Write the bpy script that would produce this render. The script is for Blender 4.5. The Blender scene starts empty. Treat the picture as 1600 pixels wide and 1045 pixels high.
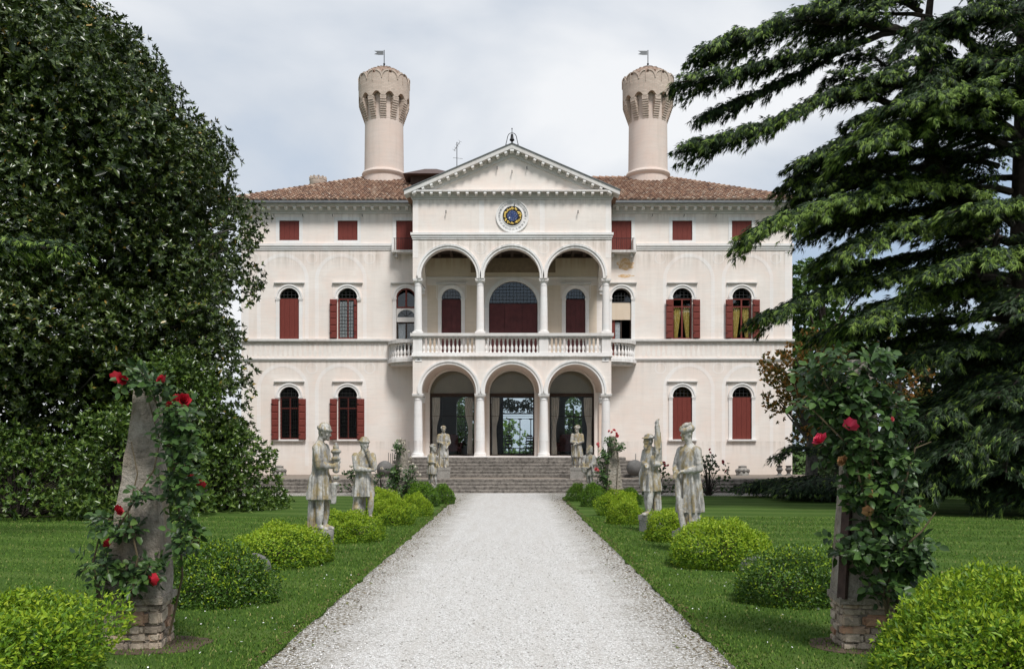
import bpy, bmesh, math, random
import numpy as np
from mathutils import Vector, Matrix, noise
from mathutils.geometry import tessellate_polygon

random.seed(7)
rng = np.random.default_rng(11)
scene = bpy.context.scene
col = scene.collection
PI = math.pi

# ------------------------------------------------------------------ camera, sky, sun, exposure
cam_d = bpy.data.cameras.new('camera')
cam = bpy.data.objects.new('camera', cam_d)
col.objects.link(cam)
cam.location = (0.0, 0.0, 1.65)
cam.rotation_euler = (PI / 2, 0, 0)
cam_d.sensor_width = 36.0
cam_d.lens = 31.275
cam_d.shift_y = 0.1128
cam_d.clip_start = 0.05
cam_d.clip_end = 3000
scene.camera = cam

SUN_EL, SUN_AZ = math.radians(56), math.radians(158)   # azimuth clockwise from +Y: behind the camera, to its right
world = bpy.data.worlds.new('World')
scene.world = world
world.use_nodes = True
wn, wl = world.node_tree.nodes, world.node_tree.links
wn.clear()
w_out = wn.new('ShaderNodeOutputWorld')
w_bg = wn.new('ShaderNodeBackground')
w_sky = wn.new('ShaderNodeTexSky')
w_sky.sky_type = 'NISHITA'
w_sky.sun_disc = False
w_sky.sun_elevation = SUN_EL
w_sky.sun_rotation = SUN_AZ
w_sky.air_density = 1.2
w_sky.dust_density = 1.5
w_tc = wn.new('ShaderNodeTexCoord')
w_map = wn.new('ShaderNodeMapping')
w_map.inputs['Scale'].default_value = (1.0, 1.0, 2.0)
w_map.inputs['Location'].default_value = (0.35, 0.1, 0.55)
wl.new(w_tc.outputs['Generated'], w_map.inputs['Vector'])
w_n1 = wn.new('ShaderNodeTexNoise')
w_n1.inputs['Scale'].default_value = 2.1
w_n1.inputs['Detail'].default_value = 7
w_n1.inputs['Roughness'].default_value = 0.47
w_n1.inputs['Distortion'].default_value = 0.25
wl.new(w_map.outputs['Vector'], w_n1.inputs['Vector'])
w_r1 = wn.new('ShaderNodeValToRGB')       # how thick the cloud is
w_r1.color_ramp.elements[0].position = 0.28
w_r1.color_ramp.elements[0].color = (0.62, 0.62, 0.62, 1)
w_r1.color_ramp.elements[1].position = 0.50
w_r1.color_ramp.elements[1].color = (0.97, 0.97, 0.97, 1)
wl.new(w_n1.outputs['Fac'], w_r1.inputs['Fac'])
w_r2 = wn.new('ShaderNodeValToRGB')       # cloud tone, grey-blue to white
e = w_r2.color_ramp.elements
e[0].position = 0.37
e[0].color = (0.285, 0.355, 0.455, 1)
e[1].position = 0.63
e[1].color = (0.62, 0.63, 0.645, 1)
e2 = w_r2.color_ramp.elements.new(0.50)
e2.color = (0.445, 0.48, 0.53, 1)
wl.new(w_n1.outputs['Fac'], w_r2.inputs['Fac'])
w_sc = wn.new('ShaderNodeVectorMath')
w_sc.operation = 'SCALE'
w_sc.inputs['Scale'].default_value = 9.0
wl.new(w_r2.outputs['Color'], w_sc.inputs[0])
w_mix = wn.new('ShaderNodeMix')
w_mix.data_type = 'RGBA'
wl.new(w_r1.outputs['Color'], w_mix.inputs['Factor'])
wl.new(w_sky.outputs['Color'], w_mix.inputs[6])
wl.new(w_sc.outputs['Vector'], w_mix.inputs[7])
wl.new(w_mix.outputs[2], w_bg.inputs['Color'])
w_bg.inputs['Strength'].default_value = 0.10
wl.new(w_bg.outputs['Background'], w_out.inputs['Surface'])

sun_d = bpy.data.lights.new('sun', 'SUN')
sun_d.energy = 2.3
sun_d.angle = math.radians(14)
sun_d.color = (1.0, 0.975, 0.945)
sun = bpy.data.objects.new('sun', sun_d)
col.objects.link(sun)
to_sun = Vector((math.sin(SUN_AZ) * math.cos(SUN_EL), math.cos(SUN_AZ) * math.cos(SUN_EL), math.sin(SUN_EL)))
sun.rotation_euler = to_sun.to_track_quat('Z', 'Y').to_euler()
sun.location = (20, -30, 60)

scene.view_settings.view_transform = 'Standard'
scene.view_settings.look = 'None'
scene.view_settings.gamma = 1.0
scene.view_settings.exposure = 0.72
scene.view_settings.use_curve_mapping = False
scene.render.engine = 'CYCLES'
scene.cycles.use_denoising = True
scene.cycles.max_bounces = 6
scene.cycles.transparent_max_bounces = 12
scene.cycles.caustics_reflective = False
scene.cycles.caustics_refractive = False

# ------------------------------------------------------------------ helpers: objects
def W(o):
    v = Vector((0, 0, 0))
    while o is not None:
        v += o.location
        o = o.parent
    return v

def tag(o, label=None, cat=None, group=None, kind=None):
    if label: o['label'] = label
    if cat: o['category'] = cat
    if group: o['group'] = group
    if kind: o['kind'] = kind
    return o

def empty(name, loc, label, cat, group=None, rz=0.0):
    o = bpy.data.objects.new(name, None)
    col.objects.link(o)
    o.location = loc
    o.rotation_euler = (0, 0, rz)
    o.empty_display_size = 0.2
    return tag(o, label, cat, group)

def link(name, mesh, parent=None, loc=None, rot=None, scl=None, local=False):
    """loc and mesh coordinates are world ones (parents only translated) unless local."""
    o = bpy.data.objects.new(name, mesh)
    col.objects.link(o)
    base = Vector(loc) if loc is not None else Vector((0, 0, 0))
    if parent is not None:
        o.parent = parent
        if not local:
            base = base - W(parent)
    o.location = base
    if rot is not None: o.rotation_euler = rot
    if scl is not None: o.scale = scl
    return o

def copy_tree(o, parent=None, loc=None, rz=None, scl=None):
    c = o.copy()
    col.objects.link(c)
    c.parent = parent
    if loc is not None: c.location = loc
    if rz is not None: c.rotation_euler = (0, 0, rz)
    if scl is not None: c.scale = scl
    for ch in list(o.children):
        copy_tree(ch, c)
    return c

def np_mesh(name, verts, faces, mats, mi=None, smooth=False):
    """verts (n,3), faces (m,k) with constant k"""
    verts = np.asarray(verts, dtype=np.float32)
    faces = np.asarray(faces, dtype=np.int32)
    me = bpy.data.meshes.new(name)
    me.vertices.add(len(verts))
    me.vertices.foreach_set('co', verts.ravel())
    m, k = faces.shape
    me.loops.add(m * k)
    me.loops.foreach_set('vertex_index', faces.ravel())
    me.polygons.add(m)
    me.polygons.foreach_set('loop_start', np.arange(0, m * k, k, dtype=np.int32))
    for mt in (mats if isinstance(mats, (list, tuple)) else [mats]):
        me.materials.append(mt)
    if mi is not None:
        me.polygons.foreach_set('material_index', np.asarray(mi, dtype=np.int32))
    if smooth:
        me.polygons.foreach_set('use_smooth', np.ones(m, dtype=bool))
    me.update(calc_edges=True)
    return me

class MB:
    def __init__(self):
        self.v, self.f, self.m, self.cur = [], [], [], 0
    def add(self, vs, fs):
        n = len(self.v)
        self.v += [tuple(p) for p in vs]
        for f in fs:
            self.f.append(tuple(i + n for i in f))
            self.m.append(self.cur)
        return self
    def box(self, x0, x1, y0, y1, z0, z1):
        return self.add([(x0,y0,z0),(x1,y0,z0),(x1,y1,z0),(x0,y1,z0),(x0,y0,z1),(x1,y0,z1),(x1,y1,z1),(x0,y1,z1)],
                        [(0,3,2,1),(4,5,6,7),(0,1,5,4),(1,2,6,5),(2,3,7,6),(3,0,4,7)])
    def _slab(self, polys, a, b, mp):
        flat = [p for poly in polys for p in poly]
        n = len(flat)
        tris = tessellate_polygon([[Vector((p[0], p[1], 0)) for p in poly] for poly in polys])
        vs = [mp(p[0], p[1], a) for p in flat] + [mp(p[0], p[1], b) for p in flat]
        fs = [tuple(t) for t in tris] + [tuple(i + n for i in reversed(t)) for t in tris]
        s = 0
        for poly in polys:
            k = len(poly)
            for i in range(k):
                j = (i + 1) % k
                fs.append((s + i, s + j, s + j + n, s + i + n))
            s += k
        return self.add(vs, fs)
    def slab(self, polys, y0, y1):   # polygons in x,z
        return self._slab(polys, y0, y1, lambda p, q, t: (p, t, q))
    def slabx(self, polys, x0, x1):  # polygons in y,z
        return self._slab(polys, x0, x1, lambda p, q, t: (t, p, q))
    def slabz(self, polys, z0, z1):  # polygons in x,y
        return self._slab(polys, z0, z1, lambda p, q, t: (p, q, t))
    def lathe(self, prof, cx=0, cy=0, n=16, a0=0.0, wob=None):
        vs, fs = [], []
        for (r, z) in prof:
            for i in range(n):
                a = a0 + 2 * PI * i / n
                rr = r * (wob(a, z) if wob else 1)
                vs.append((cx + rr * math.cos(a), cy + rr * math.sin(a), z))
        for k in range(len(prof) - 1):
            for i in range(n):
                j = (i + 1) % n
                fs.append((k*n+i, k*n+j, (k+1)*n+j, (k+1)*n+i))
        fs.append(tuple(reversed(range(n))))
        fs.append(tuple(range((len(prof)-1)*n, len(prof)*n)))
        return self.add(vs, fs)
    def tube(self, pts, rad, n=6):
        pts = [Vector(p) for p in pts]
        m = len(pts)
        if not hasattr(rad, '__len__'): rad = [rad] * m
        vs, fs = [], []
        t = (pts[1] - pts[0]).normalized()
        u = t.orthogonal().normalized()
        for k in range(m):
            if k == 0: t = pts[1] - pts[0]
            elif k == m - 1: t = pts[k] - pts[k-1]
            else: t = pts[k+1] - pts[k-1]
            t.normalize()
            u = (u - t * u.dot(t))
            if u.length < 1e-6: u = t.orthogonal()
            u.normalize()
            w = t.cross(u)
            for i in range(n):
                a = 2 * PI * i / n
                vs.append(pts[k] + (u * math.cos(a) + w * math.sin(a)) * rad[k])
        for k in range(m - 1):
            for i in range(n):
                j = (i + 1) % n
                fs.append((k*n+i, k*n+j, (k+1)*n+j, (k+1)*n+i))
        fs.append(tuple(reversed(range(n))))
        fs.append(tuple(range((m-1)*n, m*n)))
        return self.add(vs, fs)
    def ring(self, cx, cz, r0, r1, y0, y1, a0=0.0, a1=PI, n=24):
        full = abs((a1 - a0) - 2 * PI) < 1e-6
        vs, fs = [], []
        m = n if full else n + 1
        for i in range(m):
            a = a0 + (a1 - a0) * i / n
            c, s = math.cos(a), math.sin(a)
            vs += [(cx+r0*c, y0, cz+r0*s), (cx+r1*c, y0, cz+r1*s), (cx+r1*c, y1, cz+r1*s), (cx+r0*c, y1, cz+r0*s)]
        for i in range(n):
            j = (i + 1) % m
            for q in range(4):
                p = (q + 1) % 4
                fs.append((4*i+q, 4*i+p, 4*j+p, 4*j+q))
        if not full:
            fs += [(0,1,2,3), (4*n+3, 4*n+2, 4*n+1, 4*n)]
        return self.add(vs, fs)
    def ell(self, c, r, nu=14, nv=9, rot=None):
        c = Vector(c)
        vs, fs = [], []
        M = rot.to_matrix() if rot is not None else None
        def P(x, y, z):
            v = Vector((x*r[0], y*r[1], z*r[2]))
            if M: v = M @ v
            return c + v
        vs.append(P(0,0,-1))
        for k in range(1, nv):
            ph = -PI/2 + PI*k/nv
            for i in range(nu):
                a = 2*PI*i/nu
                vs.append(P(math.cos(ph)*math.cos(a), math.cos(ph)*math.sin(a), math.sin(ph)))
        vs.append(P(0,0,1))
        for i in range(nu):
            j = (i+1) % nu
            fs.append((0, 1+j, 1+i))
            for k in range(nv-2):
                fs.append((1+k*nu+i, 1+k*nu+j, 1+(k+1)*nu+j, 1+(k+1)*nu+i))
            fs.append((1+(nv-2)*nu+i, 1+(nv-2)*nu+j, len(vs)-1))
        return self.add(vs, fs)
    def mesh(self, name, mats, smooth=False, angle=40, recalc=True):
        me = bpy.data.meshes.new(name)
        me.from_pydata(self.v, [], self.f)
        for mt in (mats if isinstance(mats, (list, tuple)) else [mats]):
            me.materials.append(mt)
        me.polygons.foreach_set('material_index', np.array(self.m, dtype=np.int32))
        if recalc:
            b = bmesh.new(); b.from_mesh(me)
            bmesh.ops.recalc_face_normals(b, faces=b.faces)
            b.to_mesh(me); b.free()
        if smooth:
            me.polygons.foreach_set('use_smooth', np.ones(len(me.polygons), dtype=bool))
            me.set_sharp_from_angle(angle=math.radians(angle))
        me.update()
        return me
    def build(self, name, mats, parent=None, loc=None, smooth=False, angle=40, local=False, rot=None, scl=None):
        return link(name, self.mesh(name, mats, smooth, angle), parent, loc, rot, scl, local)

def B(x0, x1, y0, y1, z0, z1):
    return MB().box(x0, x1, y0, y1, z0, z1)

def arch_poly(cx, z0, zs, r, n=20, rz=None):
    rz = rz or r
    return [(cx - r, z0), (cx + r, z0)] + [(cx + r*math.cos(PI*i/n), zs + rz*math.sin(PI*i/n)) for i in range(n+1)]

def lun_poly(cx, zs, r, n=20, rz=None):
    rz = rz or r
    return [(cx + r*math.cos(PI*i/n), zs + rz*math.sin(PI*i/n)) for i in range(n+1)]

def rect(x0, x1, z0, z1):
    return [(x0, z0), (x1, z0), (x1, z1), (x0, z1)]

# ------------------------------------------------------------------ helpers: materials
class NT:
    def __init__(self, name):
        self.mat = bpy.data.materials.new(name)
        self.mat.use_nodes = True
        self.nt = self.mat.node_tree
        self.n, self.l = self.nt.nodes, self.nt.links
        self.bsdf = self.n['Principled BSDF']
        self.out = self.n['Material Output']
        g = self.n.new('ShaderNodeNewGeometry')
        self.geo = g
        self.pos = g.outputs['Position']
    def lk(self, a, b): self.l.new(a, b)
    def noise(self, scale, detail=4, rough=0.55, vec=None, dist=0.0):
        x = self.n.new('ShaderNodeTexNoise')
        x.inputs['Scale'].default_value = scale
        x.inputs['Detail'].default_value = detail
        x.inputs['Roughness'].default_value = rough
        x.inputs['Distortion'].default_value = dist
        self.lk(vec or self.pos, x.inputs['Vector'])
        return x.outputs['Fac']
    def scaled(self, s):
        m = self.n.new('ShaderNodeMapping')
        m.inputs['Scale'].default_value = s
        self.lk(self.pos, m.inputs['Vector'])
        return m.outputs['Vector']
    def voronoi(self, scale, feature='F1', out='Distance', vec=None):
        x = self.n.new('ShaderNodeTexVoronoi')
        x.feature = feature
        x.inputs['Scale'].default_value = scale
        self.lk(vec or self.pos, x.inputs['Vector'])
        return x.outputs[out]
    def ramp(self, fac, stops):
        r = self.n.new('ShaderNodeValToRGB')
        el = r.color_ramp.elements
        while len(el) < len(stops): el.new(0.5)
        for e_, (p, c) in zip(el, stops):
            e_.position = p
            e_.color = (c[0], c[1], c[2], 1) if hasattr(c, '__len__') else (c, c, c, 1)
        self.lk(fac, r.inputs['Fac'])
        return r.outputs['Color']
    def mix(self, fac, a, b, mode='MIX'):
        m = self.n.new('ShaderNodeMix')
        m.data_type = 'RGBA'
        m.blend_type = mode
        for s, v in ((0, fac), (6, a), (7, b)):
            if hasattr(v, 'is_linked') or hasattr(v, 'links'):
                self.lk(v, m.inputs[s])
            elif s == 0:
                m.inputs[0].default_value = v
            else:
                m.inputs[s].default_value = (v[0], v[1], v[2], 1)
        return m.outputs[2]
    def math(self, op, a, b=None):
        m = self.n.new('ShaderNodeMath')
        m.operation = op
        for i, v in enumerate((a, b)):
            if v is None: continue
            if hasattr(v, 'links'): self.lk(v, m.inputs[i])
            else: m.inputs[i].default_value = v
        return m.outputs[0]
    def sep(self, v=None):
        s = self.n.new('ShaderNodeSeparateXYZ')
        self.lk(v or self.pos, s.inputs[0])
        return s.outputs
    def bump(self, h, strength=0.4, dist=0.02):
        b = self.n.new('ShaderNodeBump')
        b.inputs['Strength'].default_value = strength
        b.inputs['Distance'].default_value = dist
        self.lk(h, b.inputs['Height'])
        self.lk(b.outputs['Normal'], self.bsdf.inputs['Normal'])
    def done(self, color, rough=0.8, spec=0.3, metallic=0.0):
        if hasattr(color, 'links'): self.lk(color, self.bsdf.inputs['Base Color'])
        else: self.bsdf.inputs['Base Color'].default_value = (*color, 1)
        if hasattr(rough, 'links'): self.lk(rough, self.bsdf.inputs['Roughness'])
        else: self.bsdf.inputs['Roughness'].default_value = rough
        self.bsdf.inputs['Specular IOR Level'].default_value = spec
        self.bsdf.inputs['Metallic'].default_value = metallic
        return self.mat

def simple(name, c, rough=0.7, var=0.15, scale=6, spec=0.3, bump=0.0, metallic=0.0, bdist=0.01):
    t = NT(name)
    f = t.noise(scale, 5)
    lo = tuple(x * (1 - var) for x in c)
    hi = tuple(min(1, x * (1 + var)) for x in c)
    color = t.ramp(f, [(0.3, lo), (0.7, hi)])
    if bump: t.bump(t.noise(scale * 4, 5), bump, bdist)
    return t.done(color, rough, spec, metallic)

def plaster(name, c, stain=(0.40, 0.34, 0.28), amt=0.22, warm=None):
    t = NT(name)
    big = t.noise(0.55, 5, 0.6)
    base = t.ramp(big, [(0.3, tuple(x * 0.93 for x in c)), (0.7, tuple(min(1, x * 1.05) for x in c))])
    pink = t.noise(0.9, 4, 0.6, dist=0.5)
    base = t.mix(t.ramp(pink, [(0.40, 0.0), (0.64, 0.8)]), base, warm or tuple(x * y for x, y in zip(c, (1.0, 0.93, 0.90))))
    hor = t.noise(3.0, 5, 0.65, vec=t.scaled((0.35, 0.35, 3.2)))           # trowelled courses
    base = t.mix(t.ramp(hor, [(0.43, 0.0), (0.70, 0.45)]), base, tuple(x * 0.85 for x in c))
    spk = t.noise(34, 5, 0.7)
    base = t.mix(t.ramp(spk, [(0.50, 0.0), (0.80, 0.30)]), base, tuple(x * 0.78 for x in c))
    st = t.noise(2.0, 6, 0.62, vec=t.scaled((2.2, 2.2, 0.16)))              # rain streaks
    base = t.mix(t.math('MULTIPLY', t.ramp(st, [(0.50, 0.0), (0.76, 1.0)]), amt*0.6), base, stain)
    # rising damp: a ragged stained zone at the foot of the walls
    zz = t.sep()[2]
    dm_ = t.math('SUBTRACT', t.math('ADD', 1.05, t.math('MULTIPLY', t.noise(0.9, 6, .65), 1.1)), zz)
    base = t.mix(t.ramp(dm_, [(0.0, 0.0), (0.9, 0.42)]), base, tuple(x * y for x, y in zip(c, (.78, .70, .62))))
    # dirt washed down below each ledge
    run = t.noise(3.0, 6, 0.65, vec=t.scaled((2.4, 2.4, 0.10)))
    for ledge, reach in ((5.86, .7), (6.72, .5), (11.08, 1.0), (12.79, .6), (2.07, .7), (10.88, .8)):
        dz = t.math('SUBTRACT', ledge, zz)
        below = t.math('MULTIPLY', t.math('GREATER_THAN', dz, 0.0), t.math('MAXIMUM', t.math('SUBTRACT', 1.0, t.math('DIVIDE', dz, reach)), 0.0))
        base = t.mix(t.math('MULTIPLY', t.math('MULTIPLY', below, t.ramp(run, [(0.42, 0.0), (0.68, 1.0)])), min(.6, amt*2.0)), base, stain)
    t.bump(t.noise(22, 6, 0.6), 0.25, 0.01)
    return t.done(base, 0.9, 0.15)

M = {}
M['plaster'] = plaster('pale_pink_plaster', (0.80, 0.735, 0.678))
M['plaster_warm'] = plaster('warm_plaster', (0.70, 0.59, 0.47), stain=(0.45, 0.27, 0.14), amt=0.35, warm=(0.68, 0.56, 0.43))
M['paint_band'] = plaster('faded_painted_band', (0.83, 0.79, 0.755), amt=0.15)
M['white_stone'] = plaster('white_stone_trim', (0.80, 0.785, 0.765), stain=(0.36, 0.33, 0.30), amt=0.28)
M['grey_cornice'] = plaster('weathered_cornice_stone', (0.66, 0.645, 0.62), stain=(0.28, 0.25, 0.22), amt=0.5)
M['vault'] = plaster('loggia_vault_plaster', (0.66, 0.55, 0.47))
M['tower'] = plaster('chimney_plaster', (0.65, 0.56, 0.50), amt=0.45)

def red_wood():
    t = NT('oxblood_painted_wood')
    r = t.geo.outputs['Random Per Island']
    g = t.noise(8, 5, 0.6, vec=t.scaled((6, 6, 0.5)))
    c = t.ramp(g, [(0.3, (0.125, 0.024, 0.018)), (0.7, (0.180, 0.038, 0.027))])
    c = t.mix(t.math('MULTIPLY', r, 0.35), c, (0.20, 0.055, 0.045))
    t.bump(g, 0.25, 0.004)
    return t.done(c, 0.6, 0.25)
M['red'] = red_wood()
M['red_dark'] = simple('dark_red_door_paint', (0.095, 0.024, 0.024), 0.6, 0.2, 3)
M['lead'] = simple('lead_glazing_bar', (0.03, 0.03, 0.03), 0.6)
M['iron'] = simple('black_wrought_iron', (0.015, 0.015, 0.016), 0.5, metallic=0.3)
M['zinc'] = simple('grey_zinc', (0.16, 0.165, 0.17), 0.5, metallic=0.4)
M['dark_wood'] = simple('dark_ceiling_timber', (0.045, 0.028, 0.020), 0.75, 0.3, 5)
M['brown_roof'] = simple('brown_metal_roof', (0.085, 0.055, 0.048), 0.6)
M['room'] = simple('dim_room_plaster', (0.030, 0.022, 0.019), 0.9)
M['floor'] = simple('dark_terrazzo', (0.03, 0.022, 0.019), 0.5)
M['blind'] = simple('taupe_blind_cloth', (0.34, 0.30, 0.24), 0.9, 0.08, 2)
M['curtain'] = simple('beige_curtain_cloth', (0.60, 0.49, 0.40), 0.9, 0.12, 4)
def gold_curtain():
    t = NT('gold_damask_cloth')
    f = t.voronoi(9.0)
    c = t.ramp(f, [(0.15, (0.72, 0.60, 0.26)), (0.45, (0.50, 0.38, 0.10))])
    return t.done(c, 0.8)
M['gold_curtain'] = gold_curtain()
M['lace'] = simple('white_lace_curtain', (0.42, 0.44, 0.45), 0.9, 0.35, 20)
M['gold'] = simple('gilded_paint', (0.60, 0.42, 0.10), 0.45, 0.45, 40, metallic=0.35)
M['black_paint'] = simple('black_clock_paint', (0.018, 0.014, 0.010), 0.5)
M['blue_paint'] = simple('night_blue_clock_paint', (0.030, 0.055, 0.16), 0.5, 0.4, 14)
M['numeral'] = simple('faded_grey_numeral_paint', (0.36, 0.355, 0.36), 0.8, 0.25, 10)
M['white_dot'] = simple('white_star_paint', (0.75, 0.77, 0.8), 0.6)
def glass(name, tint=(0.93, 0.94, 0.94), refl=0.03, ior=1.45):
    t = NT(name)
    tr = t.n.new('ShaderNodeBsdfTransparent')
    tr.inputs['Color'].default_value = (*tint, 1)
    gl = t.n.new('ShaderNodeBsdfGlossy')
    gl.inputs['Roughness'].default_value = 0.03
    gl.inputs['Color'].default_value = (0.9, 0.93, 0.95, 1)
    lw = t.n.new('ShaderNodeLayerWeight')          # same from both sides of the thin pane
    f0 = ((ior - 1) / (ior + 1)) ** 2
    fr = t.math('ADD', f0, t.math('MULTIPLY', t.math('POWER', lw.outputs['Facing'], 5.0), 1 - f0))
    b = t.n.new('ShaderNodeBump')
    b.inputs['Strength'].default_value = 0.12
    b.inputs['Distance'].default_value = 0.02
    t.lk(t.noise(1.6, 2), b.inputs['Height'])
    t.lk(b.outputs['Normal'], gl.inputs['Normal'])
    mx = t.n.new('ShaderNodeMixShader')
    t.lk(t.math('ADD', fr, refl), mx.inputs[0])
    t.lk(tr.outputs[0], mx.inputs[1])
    t.lk(gl.outputs[0], mx.inputs[2])
    t.lk(mx.outputs[0], t.out.inputs['Surface'])
    return t.mat
M['glass'] = glass('window_glass')
M['old_glass'] = glass('old_bullseye_glass', (0.30, 0.34, 0.36), 0.04)
M['door_glass'] = glass('loggia_glass', (0.90, 0.93, 0.94), 0.0, 1.22)
M['lunette_glass'] = glass('lunette_glass', (0.85, 0.86, 0.84), 0.0, 1.28)
# ------------------------------------------------------------------ ground, lawn, gravel, terrace steps
def grass_mat(name, base=1.0):
    t = NT(name)
    n1 = t.noise(0.5, 6, 0.65)
    n2 = t.noise(30, 4, 0.7)
    c = t.ramp(n1, [(0.3, (0.032*base, 0.070*base, 0.012*base)), (0.7, (0.058*base, 0.106*base, 0.020*base))])
    c = t.mix(t.ramp(n2, [(0.35, 0.0), (0.75, 0.6)]), c, (0.082*base, 0.136*base, 0.028*base))
    # mower passes: grass laid alternately away and towards, in lanes about 1.1 m wide
    x, y, z = t.sep()
    lane = t.math('ADD', t.math('MULTIPLY', x, 0.95), t.math('MULTIPLY', y, 4.4))
    s = t.math('SINE', t.math('ADD', lane, t.math('MULTIPLY', n1, 1.6)))
    c = t.mix(t.ramp(s, [(0.35, 0.0), (0.70, 0.5)]), c, (0.110*base, 0.160*base, 0.040*base))
    t.bump(t.noise(70, 4, 0.7), 0.7, 0.03)
    return t.done(c, 0.9, 0.06)
M['grass'] = grass_mat('mown_lawn')
M['grass_far'] = grass_mat('rough_ground_grass', 0.8)

def gravel_mat():
    t = NT('white_limestone_gravel')
    cell = t.voronoi(62, out='Color')
    d = t.voronoi(62)
    s = t.n.new('ShaderNodeSeparateColor'); t.lk(cell, s.inputs[0])
    c = t.ramp(s.outputs[0], [(0.0, (0.36, 0.34, 0.315)), (0.16, (0.62, 0.605, 0.58)), (1.0, (0.82, 0.81, 0.79))])
    gaps = t.ramp(d, [(0.35, 0.0), (0.75, 0.75)])
    c = t.mix(gaps, c, (0.36, 0.335, 0.305))
    big = t.noise(1.3, 6, 0.7)
    c = t.mix(t.ramp(big, [(0.45, 0.0), (0.8, 0.35)]), c, (0.54, 0.51, 0.47))
    trk = t.noise(2.0, 6, 0.7, vec=t.scaled((2.6, 0.22, 1)))          # wheel and foot wear drawn out along the drive
    c = t.mix(t.ramp(trk, [(0.46, 0.0), (0.66, 0.5)]), c, (0.49, 0.46, 0.42))
    # litter, moss and trodden soil that gathers along both edges
    x, y, z = t.sep()
    off = t.math('ABSOLUTE', t.math('ADD', x, 0.11))
    wob = t.math('MULTIPLY', t.noise(2.2, 6, 0.75), 1.3)
    e = t.math('ADD', off, wob)
    f = t.ramp(t.math('SUBTRACT', e, 1.70), [(0.0, 0.0), (0.55, 1.0)])
    fine = t.ramp(t.noise(26, 5, 0.75), [(0.44, 0.0), (0.56, 1.0)])
    c = t.mix(t.math('MULTIPLY', f, fine), c, (0.125, 0.10, 0.055))
    t.bump(t.math('ADD', t.math('MULTIPLY', d, -1.0), t.math('MULTIPLY', s.outputs[1], 0.6)), 0.9, 0.014)
    return t.done(c, 0.85, 0.2)
M['gravel'] = gravel_mat()
M['soil'] = simple('bare_brown_soil', (0.085, 0.060, 0.040), 0.95, 0.35, 14, bump=0.6, bdist=0.03)

def old_stone(name, c, dark=(0.055, 0.05, 0.045), amt=0.75, sc=1.0):
    t = NT(name)
    n1 = t.noise(2.4*sc, 8, 0.72)
    n2 = t.noise(19*sc, 6, 0.75)
    r = t.geo.outputs['Random Per Island']
    base = t.ramp(n1, [(0.3, tuple(x*0.7 for x in c)), (0.7, tuple(x*1.15 for x in c))])
    base = t.mix(t.math('MULTIPLY', t.ramp(n2, [(0.42, 0.0), (0.66, 1.0)]), amt), base, dark)
    base = t.mix(t.math('MULTIPLY', r, 0.25), base, (0.30, 0.26, 0.21))
    t.bump(n2, 0.6, 0.02)
    return t.done(base, 0.9, 0.15)
M['step'] = old_stone('blackened_step_stone', (0.24, 0.215, 0.19), (0.032, 0.030, 0.028), .95, .45)
M['step_top'] = old_stone('terrace_paving_stone', (0.27, 0.225, 0.185), amt=0.4)

g = MB().slabz([[(-900, -300), (900, -300), (900, 1500), (-900, 1500)]], -0.40, -0.06).build('ground', M['grass_far'])
tag(g, kind='structure')
def wob_edge(x, y0, y1, step=0.10, amp=0.08):
    n = int((y1 - y0) / step)
    out = []
    for i in range(n + 1):
        y = y0 + (y1 - y0) * i / n
        out.append((x + amp * (noise.noise(Vector((x*3.1, y*1.3, 0))) + 0.7*noise.noise(Vector((x, y*4.7, 3)))), y))
    return out
PL, PR = -1.92, 1.70
lawnl = wob_edge(PL, -14, 30.6) + [(PL - 0.10, 31.0), (PL - 0.4, 31.4), (PL - 0.9, 31.55), (-13.6, 31.6), (-13.6, 75), (-90, 75), (-90, -14)]
lawnr = wob_edge(PR, -14, 30.6) + [(PR + 0.10, 31.0), (PR + 0.4, 31.4), (PR + 0.9, 31.55), (14.2, 31.6), (14.2, 75), (90, 75), (90, -14)]
tag(MB().slabz([lawnl], -0.2, 0.028).build('lawn', M['grass']), kind='structure')
tag(MB().slabz([lawnr], -0.2, 0.0285).build('lawn', M['grass']), kind='structure')
tag(MB().slabz([[(-2.4, -14), (2.2, -14), (2.2, 30.5), (-2.4, 30.5)]], -0.2, 0.0).build('gravel_path', M['gravel']), kind='structure')
tag(MB().slabz([[(-13.7, 30.5), (14.3, 30.5), (14.3, 34.6), (-13.7, 34.6)]], -0.2, 0.001).build('gravel_forecourt', M['gravel']), kind='structure')
tag(MB().slabz([[(-14, 57.2), (14, 57.2), (14, 63), (-14, 63)]], -0.2, 0.6).build('rear_terrace', M['step_top']), kind='structure')

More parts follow.
